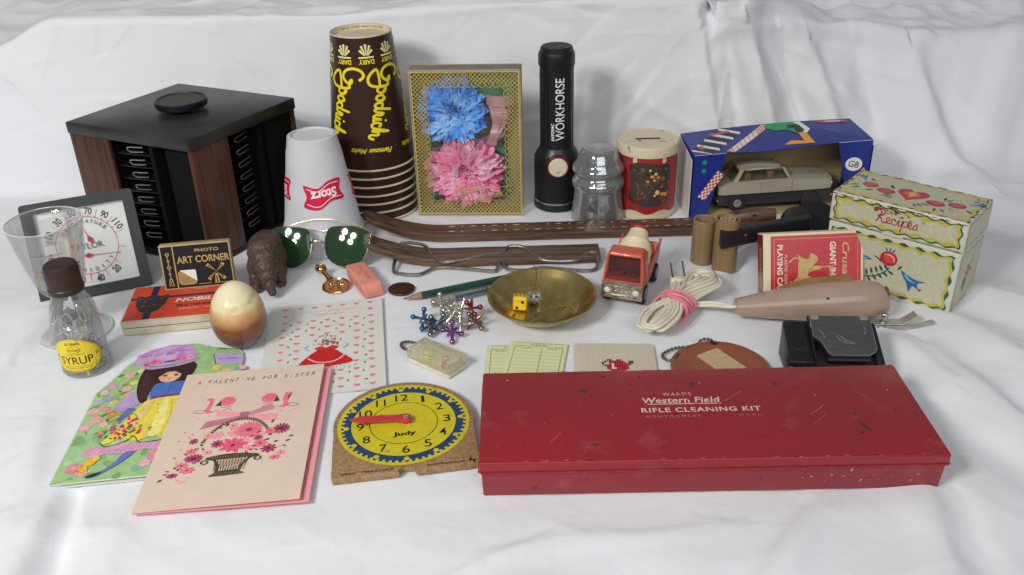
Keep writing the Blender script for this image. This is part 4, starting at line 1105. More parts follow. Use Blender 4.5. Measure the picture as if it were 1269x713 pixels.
# ------------------------------------------------------------------ orange silk line box
def silk_box():
    t = thing("silk_box", "flat orange topped cardboard box with navy band and shield, under the small black box", "cardboard box", (-334.5, 687.5, 0), (0, 0, 7.6))
    Wd, Dp, H = 88, 62, 14
    cream = mat("aged_cream_card", (0.64, 0.57, 0.42), rough=.7, color2=(0.42, 0.34, 0.22), vscale=45, contrast=(.5, .85))
    # tray with a thumb notch in its front wall, and a lid sleeve above it
    m = MB(); m.box(Wd / 2, Dp / 2, 3.3, Wd - 1, Dp - 1, 6.4, .4)
    m.build("tray", cream, t)
    nt = [(0, 3.4), (0, 13.4), (Wd, 13.4), (Wd, 3.4)]
    front = [(0, 2.6), (0, 13.2), (Wd, 13.2), (Wd, 2.6)] + [(Wd * .60 + 13 - i * 2.6, 2.6 + (3.0 if 0 < i < 10 else 0) * min(1, min(i, 10 - i) / 2)) for i in range(11)]
    m = MB(); m.prism(front, 0, 1.0, M=Matrix(((1, 0, 0, 0), (0, 0, 1, -.3), (0, 1, 0, 0), (0, 0, 0, 1))))
    m.box(.4, Dp / 2, 8, .9, Dp - 1.5, 10.6); m.box(Wd - .4, Dp / 2, 8, .9, Dp - 1.5, 10.6); m.box(Wd / 2, Dp - .5, 8, Wd - 2, .9, 10.6)
    m.build("lid_walls", cream, t)
    m = MB(); m.box(Wd / 2, Dp / 2, 13.7, Wd + .3, Dp + .3, .8, .25); m.build("lid_top", cream, t)
    m = MB(); m.box(Wd / 2, -.5, 7.5, Wd - 3, .12, .5); m.build("green_edge_line", mat("green_line", (0.08, 0.10, 0.04), rough=.6), t)
    A = Art(base=14.12); O = '#d84a2a'
    A.poly(rrect(Wd - 1.6, Dp - 1.6, 1, 2, Wd / 2, Dp / 2), O)
    A.rect(1, 37, Wd - 1, 41, '#2a2a55'); A.rect(17, 1, 23, Dp - 1, '#2a2a55')
    A.poly([(6, 45), (13, 42), (20, 45), (27, 42), (34, 45), (33, 28), (28, 16), (20, 11), (12, 16), (7, 28)], '#3a3236')
    rnd = random.Random(1)
    for k in range(46):
        A.ell(20 + rnd.uniform(-11, 11), 29 + rnd.uniform(-12, 13), rnd.uniform(.5, 1.5), rnd.uniform(.4, 1), rnd.choice(['#6e5a50', '#54464a', '#8a6a58', '#463c46']), n=6)
    A.text("NOBILITY", 66, 31, 7.0, '#e8d9b0', w=50, bold=.03, shear=.1); A.text("SILK FISHING LINE", 66, 21, 4.4, '#5a2030', w=46, bold=.05)
    A.text("BRAIDED SILK  -  HAND TESTED", 66, 14.5, 2, '#e8d9b0', w=40); A.ell(60, 52, 6, 3, '#d9a066'); A.ell(60, 52, 4.4, 2, '#c0503a')
    A.build("lid_print", printmat("orange_lid_print", rough=.5, wear=.05, wcol=(0.5, 0.35, 0.25), wscale=60), t)
silk_box()

def corner_box():
    t = thing("photo_corner_box", "small black and gold photo corner box with windmill, standing on the orange silk box", "small box", (-311.5, 733, 14.3), (0, 0, 8))
    W, H, D = 61.5, 41.5, 9
    Mx = T(0, 9.0, 0, rx=90 - 10)
    m = MB(); m.box(W / 2, H / 2, -D / 2, W, H, D, .4, M=Mx); m.build("carton", mat("gold_tan_card", (0.46, 0.36, 0.18), rough=.45, vary=.2), t)
    A = Art(base=.06); G = '#bfa25c'; K = '#17161a'
    A.rect(1.3, 1.3, W - 1.3, H - 1.3, K); A.rect(11.2, 1.3, 12.2, H - 1.3, G)
    A.text("PHOTO", 41, 35, 3.0, G, w=21, bold=.02); A.text("ART CORNER", 37, 27, 6.6, G, w=46, bold=.02)
    # cord and rings down the spine
    for y in (33, 21, 9): A.ring(6.4, y, .9, 1.7, G, 16)
    for y in (27, 15): A.ring(6.4, y, .4, 1.1, G, 12); 
    for a_, b_ in ((31, 28.4), (25.6, 23), (19, 16.4), (13.6, 11)): A.stroke([(6.4, a_), (6.4, b_)], .7, G)
    A.stroke([(5.2, 8), (4.4, 3)], .6, G); A.stroke([(7.6, 8), (8.4, 3)], .6, G)
    A.stroke([(6.4, 7), (6.4, 3)], .6, G)
    # windmill
    cx, cy = 46.5, 14
    for a in (40, 130, 220, 310):
        q = R(a); f = lambda u, v: (cx + u * cos(q) - v * sin(q), cy + u * sin(q) + v * cos(q))
        A.poly([f(0, 0), f(3, 0.2), f(10, 2.6), f(10.2, -.6), f(3, -.4)], G); A.poly([f(3.5, .2), f(8.6, 1.5), f(8.6, .2)], K)
    A.poly([(45.6, 12), (47.4, 12), (48.6, 4), (44.4, 4)], G); A.rect(46, 4, 47, 10, K)
    A.stroke([(30, 3.6), (41, 3.6)], .5, G); A.stroke([(44, 3.4), (56, 3.4)], .5, G)
    # silver mounting corner sample on a tan disc
    A.poly(rrect(16, 14, 3.5, 4, 21, 10.5), '#a98c56')
    A.poly([(15, 17.5), (28, 17.5), (29, 16.5), (29, 6.5)], '#e9e6da')
    rnd = random.Random(4)
    for k in range(14): A.ell(20 + rnd.uniform(-4, 3), 8.5 + rnd.uniform(-3, 3), .7, .5, '#8a6f40', n=6)
    A.build("front_print", printmat("black_gold_print", rough=.32, spec=.6), t, M=Mx)
corner_box()

# ------------------------------------------------------------------ egg shaped bird shaker
def egg_bird():
    t = thing("ceramic_bird", "glossy egg shaped ceramic bird, cream above and toffee brown below", "ceramic figurine", (-227.5, 670, 0), (0, 0, 20)); t.scale = (.95, .95, .985)
    n, mrows = 56, 40; rings = []
    for j in range(mrows + 1):
        v = j / mrows; ph = pi * v
        z = 29.8 - 30.0 * cos(ph)
        r = 23 * sin(ph) * (1.06 - .12 * cos(pi - ph) * 1) if 0 < v < 1 else .05
        zz = max(z, 1.2 * (1 - min(1, r / 10)) + .0)
        ring = []
        for i in range(n):
            a = 2 * pi * i / n; x, y = r * cos(a), r * sin(a)
            p = Vector((x * .98, y * 1.0, z))
            # head turned back into the wing: a fold that spirals over the crown
            d = (z - 44) * .05; fold = math.exp(-((a - (4.75 + d * 6)) ** 2) / .05) * math.exp(-((z - 45) / 9) ** 2)
            p += Vector((x, y, 0)).normalized() * (-1.6 * fold) if r > 1 else Vector()
            bump_ = math.exp(-((a - 4.2) ** 2) / .25) * math.exp(-((z - 46) / 7) ** 2)
            p += Vector((x, y, 0)).normalized() * (1.5 * bump_) if r > 1 else Vector()
            beak = math.exp(-((a - 5.2) ** 2) / .03) * math.exp(-((z - 47) / 2.2) ** 2); p += Vector((x, y, 0)).normalized() * (1.3 * beak) if r > 1 else Vector()
            ring.append(p)
        rings.append(ring)
    m = MB(); m.loft(rings)
    mt = bpy.data.materials.new("cream_to_toffee_glaze"); mt.use_nodes = True
    nn = mt.node_tree.nodes; L = mt.node_tree.links; b = nn["Principled BSDF"]
    tcn = nn.new("ShaderNodeTexCoord"); sp = nn.new("ShaderNodeSeparateXYZ"); nzn = nn.new("ShaderNodeTexNoise"); nzn.inputs["Scale"].default_value = 60
    ad_ = nn.new("ShaderNodeMath"); ad_.operation = 'MULTIPLY_ADD'; ad_.inputs[1].default_value = .012
    cr = nn.new("ShaderNodeValToRGB"); mr = nn.new("ShaderNodeMapRange"); mr.inputs["From Max"].default_value = .062
    L.new(tcn.outputs["Object"], sp.inputs[0]); L.new(tcn.outputs["Object"], nzn.inputs[0])
    L.new(nzn.outputs["Fac"], ad_.inputs[0]); L.new(sp.outputs[2], ad_.inputs[2]); L.new(ad_.outputs[0], mr.inputs["Value"]); L.new(mr.outputs[0], cr.inputs[0]); L.new(cr.outputs[0], b.inputs["Base Color"])
    e = cr.color_ramp.elements; e[0].position = .24; e[0].color = (0.085, 0.026, 0.011, 1); e[1].position = .52; e[1].color = (0.25, 0.085, 0.028, 1)
    x = e.new(.68); x.color = (0.60, 0.34, 0.14, 1); x = e.new(.80); x.color = (0.82, 0.70, 0.40, 1); x = e.new(1); x.color = (0.84, 0.76, 0.50, 1)
    b.inputs["Roughness"].default_value = .2; b.inputs["Coat Weight"].default_value = .3; b.inputs["Coat Roughness"].default_value = .04
    o = m.build("glazed_body", mt, t, sharp=180)
    m = MB(); m.ball(-7.0, -13.2, 48.3, .9, n=10); m.build("eye", mat("eye_black", (0.01, 0.01, 0.01), rough=.3), t)
    m = MB(); m.ball(-2.0, -10.8, 50.9, .6, n=8); m.build("pour_hole", mat("eye_black", (0.01, 0.01, 0.01), rough=.3), t)
egg_bird()

# ------------------------------------------------------------------ carved bear
def bear():
    t = thing("carved_bear", "dark carved wooden bear walking forward with lowered head, behind the ceramic bird", "bear figurine", (-228, 772, 0), (0, 0, 8)); t.scale = (.93, .93, .90)
    # overlapping masses fused into one body
    mm = MB()
    for (x, y, z, rx, ry, rz) in ((0, 14, 37, 17, 20, 17), (0, 31, 32, 16, 14, 17), (0, -1, 41, 15.5, 12, 14.5), (1, -9, 36, 13, 11, 13), (2, -15, 28, 11, 10, 11), (3, -20, 21, 8.5, 8, 9), (5, -25, 13, 5.4, 6, 7), (6.5, -28, 7.5, 4.0, 4.4, 4.2),
        (-10, -2, 24, 7.6, 8, 14), (-11, -5, 11, 6.2, 6.6, 12), (-11.5, -8, 3.2, 6.4, 8, 4), (10, 2, 24, 7.6, 8, 14), (11.5, 3, 11, 6.2, 6.6, 12), (11.8, 0, 3.2, 6.4, 8, 4),
        (-9, 30, 20, 9, 10, 15), (-10, 32, 8, 6.6, 7, 9), (-10, 28, 3.2, 6.4, 8.5, 4), (10, 28, 20, 9, 10, 15), (11, 25, 8, 6.6, 7, 9), (11, 21, 3.2, 6.4, 8.5, 4), (-5.2, -12, 38.5, 3, 2.2, 4.4), (10, -13, 37.5, 3, 2.2, 4.4)):
        mm.ball(x, y, z, rx, ry, rz, n=20)
    me = bpy.data.meshes.new("sk"); mm.bm.to_mesh(me); mm.bm.free(); o = bpy.data.objects.new("sk", me); col.objects.link(o)
    rm = o.modifiers.new("r", 'REMESH'); rm.mode = 'VOXEL'; rm.voxel_size = 1.0
    sm = o.modifiers.new("s", 'SMOOTH'); sm.iterations = 6; sm.factor = .6
    dg = bpy.context.evaluated_depsgraph_get(); m2 = bpy.data.meshes.new_from_object(o.evaluated_get(dg), depsgraph=dg)
    bpy.data.objects.remove(o)
    m = MB(); m.bm.from_mesh(m2); bpy.data.meshes.remove(m2)
    m.bm.normal_update()
    for v in m.bm.verts:
        p = v.co
        cut = abs(sin(p.x * 1.3 + p.z * .25 + p.y * .5 + 2.0 * nz(p.x, p.y, p.z, .12))) ** .45
        v.co = p + v.normal * (cut * 1.1 - .6 + .6 * nz(p.x, p.y, p.z, .35))
        if v.co.z < 0: v.co.z = 0
    wd = mat("dark_carved_wood", (0.13, 0.085, 0.065), rough=.45, color2=(0.022, 0.014, 0.012), vscale=900, stretch=(1, 1, .25), bump=.8, bscale=900)
    m.build("carved_body", wd, t, sharp=180)
    m = MB()
    for s_ in (-1, 1): m.ball(3.0 + s_ * 5.0, -25.4, 22.5, 1.0, n=8)
    m.ball(4.6, -30.2, 9.6, 1.9, 1.1, 1.3, n=10)
    m.build("eyes_and_nose", mat("eye_black", (0.01, 0.01, 0.01), rough=.3), t, kind="stuff")
bear()

# ------------------------------------------------------------------ sunglasses
def sunglasses():
    t = thing("sunglasses", "gold wire sunglasses with dark green lenses propped in front of the frosted cups", "sunglasses", (-186, 811, 0), (0, 0, -1.5))
    lensm = mat("green_lens", (0.022, 0.058, 0.026), rough=.03, trans=.12, ior=1.5, spec=.35, coat=.25)
    gold = mat("gold_wire", (0.62, 0.50, 0.28), rough=.22, metal=1.0)
    tilt = -29
    def shape(sx_):
        p = [(-20, 12), (-21.5, 2), (-18, -11), (-8, -18.5), (4, -19), (14, -15), (20.5, -4), (23, 8), (21, 15), (8, 19), (-8, 19), (-17, 17)]
        return [(x * sx_, y) for x, y in smooth(p, 6, True)]
    for sx_, cx, rz in ((-1, -27.5, -4), (1, 27.5, -7)):
        M = T(cx, 0, 20.5, rx=90 + tilt, rz=rz)
        out = shape(sx_)
        def z(x, y): return 2.2 - (x * x + y * y) * .0036
        rings = []
        m = MB(); tb = bmesh.new(); K = 7; grid = []
        for k in range(K + 1):
            f = k / K; grid.append([tb.verts.new((x * f, y * f, z(x * f, y * f))) for x, y in out] if k else [tb.verts.new((0, 0, z(0, 0)))])
        n = len(out)
        for i in range(n): tb.faces.new((grid[0][0], grid[1][i], grid[1][(i + 1) % n]))
        for A_, B_ in zip(grid[1:], grid[2:]):
            for i in range(n): tb.faces.new((A_[i], B_[i], B_[(i + 1) % n], A_[(i + 1) % n]))
        g2 = tb.copy(); bmesh.ops.reverse_faces(g2, faces=g2.faces)
        for v in g2.verts: v.co.z -= 1.6
        m._in(tb, M); m._in(g2, M)
        mm = m.build("lens", lensm, t, sharp=180)
        m = MB(); m.tube([(x, y, z(x, y) - .7) for x, y in out], .6, 8, closed=True, M=M)
        m.build("rim", gold, t)
        # nose pad
        m = MB(); m.ball(cx - sx_ * 19.5, 5, 19, 1.2, 2.2, 4, n=10); m.build("nose_pad", film("pad_clear", (.9, .9, .85), .1, .1, .4), t)
    # bridge and straight brow bar
    m = MB(); m.tube(smooth([(-7.5, 0, 24), (-4, -2, 27), (0, -2.5, 28), (4, -2, 27), (7.5, 0, 24)], 5), .9, 8); m.build("bridge", gold, t)
    # folded temples: thin wires crossing behind, arching up in view
    for s_ in (-1, 1):
        P = smooth([(s_ * 50, 1, 27), (s_ * 52, 6, 27), (s_ * 44, 12 + (s_ > 0) * 2, 33), (s_ * 22, 13 + (s_ > 0) * 2, 41), (-s_ * 4, 14 + (s_ > 0) * 2, 42), (-s_ * 30, 13, 36), (-s_ * 43, 13, 20), (-s_ * 47, 13, 5), (-s_ * 47, 14, 1)], 6)
        if s_ < 0: P = [(x, y, z - 12 * max(0, 1 - abs(x) / 48)) for x, y, z in P]
        m = MB(); m.tube(P, .38, 8); o = m.build("temple", gold, t)
        h = MB(); h.box(s_ * 50.5, 1.5, 27, 2.2, 3.6, 4.2, .5); hh = h.build("hinge", gold, o)
sunglasses()

# ------------------------------------------------------------------ two long carved slats
def slats():
    wd = woodgrain("dark_weathered_slat", (0.165, 0.084, 0.052), (0.042, 0.020, 0.015), scale=160, stretch=(.06, 1, 1), rough=.4, bump=.5)
    wd2 = woodgrain("grey_brown_slat", (0.19, 0.112, 0.07), (0.045, 0.027, 0.02), scale=150, stretch=(.05, 1, 1), rough=.5, bump=.6)
    def slat(name, lab, x0, x1, y0, wdt, mt, tipz, marks):
        t = thing("carved_stave", lab, "wooden stave", (0, y0, 0), (0, 0, 0), "pair of long wooden staves with upturned left ends")
        n = 90; rings = []
        for i in range(n + 1):
            u = i / n; x = x0 + (x1 - x0) * u
            d = max(0, (x0 + 85 - x) / 85); z = tipz * d ** 1.9
            w_ = wdt * (1 - .55 * max(0, 1 - (x - x0) / 14) ** 2.2) * (1 - .10 * d)
            if u < .001: w_ = wdt * .35
            th = 8.5 * (1 - .25 * d) ; yy = 6 * d * d
            sl = tipz * 1.9 * d ** .9 / 85 if d > 0 else 0
            e = 1.3; hw = w_ / 2 + .4 * nz(x, 0, 0, .05)
            cr = .5
            pr = [(-hw, e), (-hw + e, 0), (hw - e, 0), (hw, e), (hw, th - e), (hw - e, th), (0, th + cr), (-hw + e, th), (-hw, th - e)]
            rings.append([(x + sl * (zz) * -.6, yy + y, z + zz + .3 * nz(x, y, 3, .06)) for y, zz in pr])
        m = MB(); m.loft(rings)
        m.build("wood", mt, t, sharp=40)
        if marks:
            A = Art(base=9.1); rnd = random.Random(3)
            k = 0; x = x0 + 88
            while x < x1 - 4:
                for yy in (-6.2, 6.0):
                    if rnd.random() < .9:
                        L_ = 8 if k % 2 == 0 else 3
                        A.poly([(x - L_ / 2, yy), (x - L_ / 5, yy + .9), (x + L_ / 5, yy + .9), (x + L_ / 2, yy), (x + L_ / 5, yy - .9), (x - L_ / 5, yy - .9)], rnd.choice(['#c9ac84', '#b3936c', '#d8c4a0']))
                x += 11; k += 1
            A.build("inlaid_marks", printmat("bone_inlay", rough=.4), t)
        m = MB(); m.ball(x0 + 64, 0, 6.5 + tipz * .02 + 2.4, 1.3, .9, .5, n=8); m.build("nail", mat("eye_black", (0.01, 0.01, 0.01), rough=.3), t)
    slat("a", "longer rear wooden stave with two rows of pale inlaid dashes", -148, 190, 868, 27, wd, 22, True)
    slat("b", "plain front wooden stave running behind the wire hooks and ending at the toy truck", -146, 86, 813, 27, wd2, 22, False)
slats()

# ------------------------------------------------------------------ bent wire hooks
def hooks():
    wire = mat("aged_steel_wire", (0.40, 0.37, 0.33), rough=.32, metal=1.0, vary=.4, vscale=150)
    for pts, lab in ((((-109, 824, 12), (-103, 828, 14), (-85, 824, 12.5), (-76, 808, 9), (-62, 797, 7.5), (-14, 811, 8), (-11, 806, 6), (-14, 789, 2), (-22, 787, 1.7), (-58, 796, 2), (-74, 795, 2), (-88, 783, 1.8), (-106, 786, 1.8), (-113, 793, 3)), "left bent steel wire hook, a long loop lying against the front stave"),
                     (((-6, 815, 9.5), (0, 820, 11), (12, 818, 10.5), (22, 806, 8), (34, 797, 6), (60, 796, 6), (74, 806, 8), (80, 806, 8.5), (83, 800, 6), (80, 785, 2), (66, 782, 1.8), (30, 790, 1.8), (14, 786, 1.8), (-3, 789, 1.8), (-8, 799, 4)), "right bent steel wire hook, half hidden behind the brass dish")):
        t = thing("wire_hook", lab, "wire hook", (0, 0, 0), (0, 0, 0), "pair of bent steel wire hooks")
        m = MB(); m.tube(smooth(pts, 7, True), 1.7, 10, closed=True); m.build("wire", wire, t)
hooks()

# ------------------------------------------------------------------ eraser, coin, pendant, pencil, pen
def small_row():
    t = thing("eraser", "worn pink wedge ended rubber eraser lying near the copper coin", "eraser", (-136.5, 767, 0), (0, 0, -63))
    m = MB(); m.hexa([(-24, -9.5, .2), (26, -9.5, .2), (26, 9.5, .2), (-24, 9.5, .2), (-28, -9.5, 12), (20, -9.5, 12), (20, 9.5, 12), (-28, 9.5, 12)], 1.8, 3)
    m.build("rubber", mat("pink_rubber", (0.76, 0.29, 0.22), rough=.75, vary=.2, vscale=60, bump=.3, bscale=400), t)
    A = Art(base=12.05); A.text("PINK PEARL", -4, 1.5, 3.4, '#c86a5c', w=32); A.text("100", -4, -3.5, 2.6, '#c86a5c', w=8)
    A.build("stamp", printmat("faded_stamp", rough=.8), t)
    # coin
    t = thing("coin", "dark copper coin lying flat right of the pink eraser", "coin", (-102, 757, 0), (0, 0, 15))
    cu = mat("dark_copper", (0.22, 0.11, 0.065), rough=.38, metal=.9, color2=(0.07, 0.035, 0.025), vscale=160, bump=.4, bscale=250)
    m = MB(); m.lathe([(11.5, 0), (12.2, .3), (12.2, 1.6), (11.9, 1.9), (11.1, 1.9), (10.9, 1.5), (.01, 1.5)], 64); m.build("coin_disc", cu, t)
    m = MB()
    m.lathe([(3.8, 1.4), (3.6, 2.1), (2.0, 2.5), (.01, 2.6)], 20, T(-.6, .8), cap0=False); m.ball(.8, -3.6, 1.5, 5.4, 2.6, .9, n=14); m.ball(-3.2, 1.2, 1.6, 1.4, 1, .8, n=10)
    m.build("portrait_relief", cu, t)
    A = Art(base=1.55)
    for i, ch in enumerate("LIBERTY IN GOD WE TRUST"):
        a = R(200 - i * 10.5)
        if ch != ' ': A.text(ch, 9.2 * cos(a), 9.2 * sin(a), 1.6, '#8a6044', rot=math.degrees(a) - 90)
    A.build("coin_lettering", printmat("coin_letter", rough=.4, metal=.7), t)
    # pendant
    t = thing("pendant", "gold charm with a round wheel face and short bail, lying below the sunglasses", "pendant", (-163.5, 765, 0), (0, 0, 0))
    gd = mat("polished_gold", (0.66, 0.42, 0.17), rough=.16, metal=1.0)
    m = MB(); m.lathe([(11, .3), (12.6, .6), (13.2, 1.6), (12.6, 2.6), (11.4, 2.9), (10.8, 2.2), (.01, 2.0)], 56, T(0, 0, .5, rx=4)); m.build("disc", gd, t)
    m = MB()
    for k in range(5):
        a = R(90 + 72 * k); m.ball(6.2 * cos(a), 6.2 * sin(a), 2.6, 3.6, 1.5, 1.0, n=12, M=T(0, 0, .3)) if False else m.lathe([(.01, 1.2), (1.4, 1.0), (2.1, .2), (2.2, -.6)], 14, T(6.0 * cos(a), 6.0 * sin(a), 2.6, rz=math.degrees(a), s=(1.5, .8, .9)))
    m.lathe([(2.2, 2.2), (2.0, 3.4), (.01, 3.8)], 20); m.build("raised_petals", gd, t, kind="stuff")
    m = MB(); m.tube([(-7.5, 11, 3), (-16, 22, 6.5)], 2.1, 12); m.tube([(-8.5, 12.2, 3.3), (-7, 10.3, 2.8)], 3.2, 14); m.build("stem", gd, t)
    m = MB(); m.ball(-17.6, 24, 7.2, 4.4, n=18); m.tube([(-17.6 + 5 * cos(2 * pi * i / 20), 24, 8 + 5 * sin(2 * pi * i / 20)) for i in range(20)], .8, 8, closed=True); m.build("bail", gd, t)
    # pencil
    t = thing("pencil", "dark green hexagonal wooden pencil pointing left, running behind the brass dish", "pencil", (-98.5, 733, 3.7), (0, 0, 20.5))
    Mx = T(0, 0, 0, ry=90)
    m = MB(); m.lathe([(3.6, 17), (3.6, 103)], 6, Mx); m.build("barrel", mat("green_lacquer", (0.012, 0.055, 0.035), rough=.3, color2=(0.03, 0.09, 0.06), vscale=300, contrast=(.5, .7), coat=.3), t, sharp=20)
    m = MB(); m.lathe([(.9, 3), (3.5, 17.1)], 24, Mx); m.build("sharpened_wood", mat("cedar_wood", (0.40, 0.22, 0.14), rough=.6, vary=.25, vscale=200), t)
    m = MB(); m.lathe([(.2, 0), (1.0, 3.1)], 12, Mx); m.build("lead", mat("graphite", (0.12, 0.035, 0.03), rough=.4), t)
    A = Art(base=0); A.text("HB DRAWING", 60, 0, 2.2, '#7d9a7a', w=30); A.build("barrel_print", printmat("faded_foil", rough=.4), t, M=T(0, 0, 3.2))
    # pen
    t = thing("mechanical_pen", "short clear barrelled pen with knurled grey cap, lying beside the green pencil", "pen", (-72, 724, 3.9), (0, 0, 23.5))
    m = MB(); m.lathe([(3.2, 0), (3.8, .8), (3.9, 2), (3.9, 21), (3.6, 22)], 40, Mx, ribs=lambda a, z: 1 - .04 * (.5 + .5 * cos(18 * a))); m.build("knurled_cap", mat("worn_grey_metal", (0.50, 0.48, 0.44), rough=.45, metal=.5, color2=(0.30, 0.28, 0.25), vscale=300), t)
    m = MB(); m.lathe([(3.5, 22), (3.5, 54)], 28, Mx, cap0=False, cap1=False); m.build("clear_barrel", film("clear_barrel_film", (.72, .76, .78), .10, .03, .5), t)
    m = MB(); m.lathe([(1.5, 20), (1.6, 56)], 16, Mx); m.build("inner_tube", mat("grey_blue_tube", (0.20, 0.24, 0.27), rough=.35, metal=.4), t)
    m = MB(); m.lathe([(3.7, 54), (3.7, 60), (2.5, 66), (.8, 74)], 24, Mx); m.build("metal_end", mat("dull_nickel", (0.38, 0.38, 0.38), rough=.35, metal=.9), t)
small_row()

# ------------------------------------------------------------------ jacks
def jacks():
    def proto_mesh(mt, R_=8.9):
        m = MB()
        for ax in range(3):
            for s_ in (-1, 1):
                d = Vector((0, 0, 0)); d[ax] = s_
                rot = d.to_track_quat('Z', 'Y').to_matrix().to_4x4()
                if ax < 2: m.lathe([(1.5, 0), (1.05, R_ * .35), (1.35, R_ * .62), (1.3, R_ - 2.0)], 12, rot, cap0=False); m.ball(d.x * R_, d.y * R_, d.z * R_, 2.35, n=14)
                else: m.lathe([(1.5, 0), (1.9, R_ * .45), (1.2, R_ * .9), (.35, R_ * 1.25)], 12, rot, cap0=False)
        return m
    cols = {"blue": (0.08, 0.22, 0.40), "silver": (0.74, 0.71, 0.64), "red": (0.40, 0.09, 0.11), "purple": (0.40, 0.14, 0.44), "gunmetal": (0.25, 0.29, 0.32), "bronze": (0.34, 0.22, 0.16)}
    spec = [("blue", -77, 691, 7, (38, 20, 10), "blue metal jack at the left end of the jacks pile"),
            ("silver", -62, 704, 14, (50, 30, 40), "tallest silver jack standing on top of the jacks pile, below the pen"),
            ("gunmetal", -63, 683, 7, (35, 45, 0), "dark grey metal jack low in the pile beside the blue one"),
            ("silver", -52, 690, 11, (20, 50, 70), "silver jack in the middle of the jacks pile"),
            ("red", -36, 698, 12, (8, 6, 25), "red metal jack at the back right of the jacks pile"),
            ("silver", -45, 681, 7, (60, 10, 15), "silver jack lying just behind the purple one"),
            ("bronze", -32, 683, 8, (30, 38, 60), "bronze coloured jack at the right end of the jacks pile"),
            ("silver", -55, 700, 8, (15, 35, 55), "silver jack at the back of the jacks pile, under the tallest one"),
            ("silver", -44, 692, 15, (62, 25, 5), "silver jack resting on top of the pile beside the red one"),
            ("gunmetal", -70, 679, 6.5, (30, 50, 25), "small grey jack at the front left of the jacks pile"),
            ("purple", -51, 668, 7, (40, 25, 20), "purple metal jack nearest the front of the jacks pile")]
    mesh = {}
    for c, x, y, z, r, lab in spec:
        mt = mat("jack_" + c, cols[c], rough=.22, metal=1.0, vary=.2, vscale=200)
        if c not in mesh:
            o = proto_mesh(mt).build("metal_jack", mt, None); mesh[c] = o.data
        else:
            o = bpy.data.objects.new("metal_jack", mesh[c]); col.objects.link(o)
        place(o, (x, y, z), r); tag(o, lab, "jack", "toy jacks in a small pile")
        if c == "silver": mesh[c] = mesh[c]
jacks()

# ------------------------------------------------------------------ resin block key chain
def resin_block():
    t = thing("resin_keychain", "clear yellowed resin block keychain with small objects set inside", "keychain", (-62, 630, 0), (0, 0, -39))
    res = mat("yellowed_resin", (0.97, 0.93, 0.76), rough=.08, trans=.80, ior=1.18, vary=.05)
    m = MB(); m.box(0, 0, 8.2, 45, 22, 9.2, .9); m.build("clear_block", res, t)
    m = MB(); m.box(0, 0, 2.1, 44.6, 21.6, 3.6, .8); m.build("cloudy_base", mat("cloudy_resin", (0.76, 0.70, 0.50), rough=.4, vary=.15, vscale=80), t)
    m = MB(); m.ball(-8, 1, 5.4, 5, 4, 1.6, n=14); m.ball(-4, -4, 5.0, 4, 2.5, 1.2, n=12); m.build("green_speck", mat("lime_inlay", (0.60, 0.66, 0.10), rough=.5, vary=.2), t)
    m = MB(); m.ball(9, 1, 7.4, 3.1, 3, 2.8, n=14); m.ball(12, -4, 5.6, 2.4, 1.6, 1.4, n=10); m.build("red_speck", mat("red_inlay", (0.50, 0.10, 0.08), rough=.5, color2=(0.7, 0.6, 0.4), vscale=400, contrast=(.45, .5)), t)
    # bead chain loop at the left end
    m = MB(); P = []
    for i in range(19):
        q = 2 * pi * i / 19; P.append((-34 + 9.5 * cos(q), 5 + 6.0 * sin(q), 2.0 + 5.0 * max(0, cos(q))))
    for p in P: m.ball(*p, 1.3, n=8)
    m.tube(P, .45, 5, closed=True)
    m.build("bead_chain", mat("antique_brass", (0.20, 0.15, 0.09), rough=.35, metal=1.0, vary=.3, vscale=200), t, kind="stuff")
resin_block()

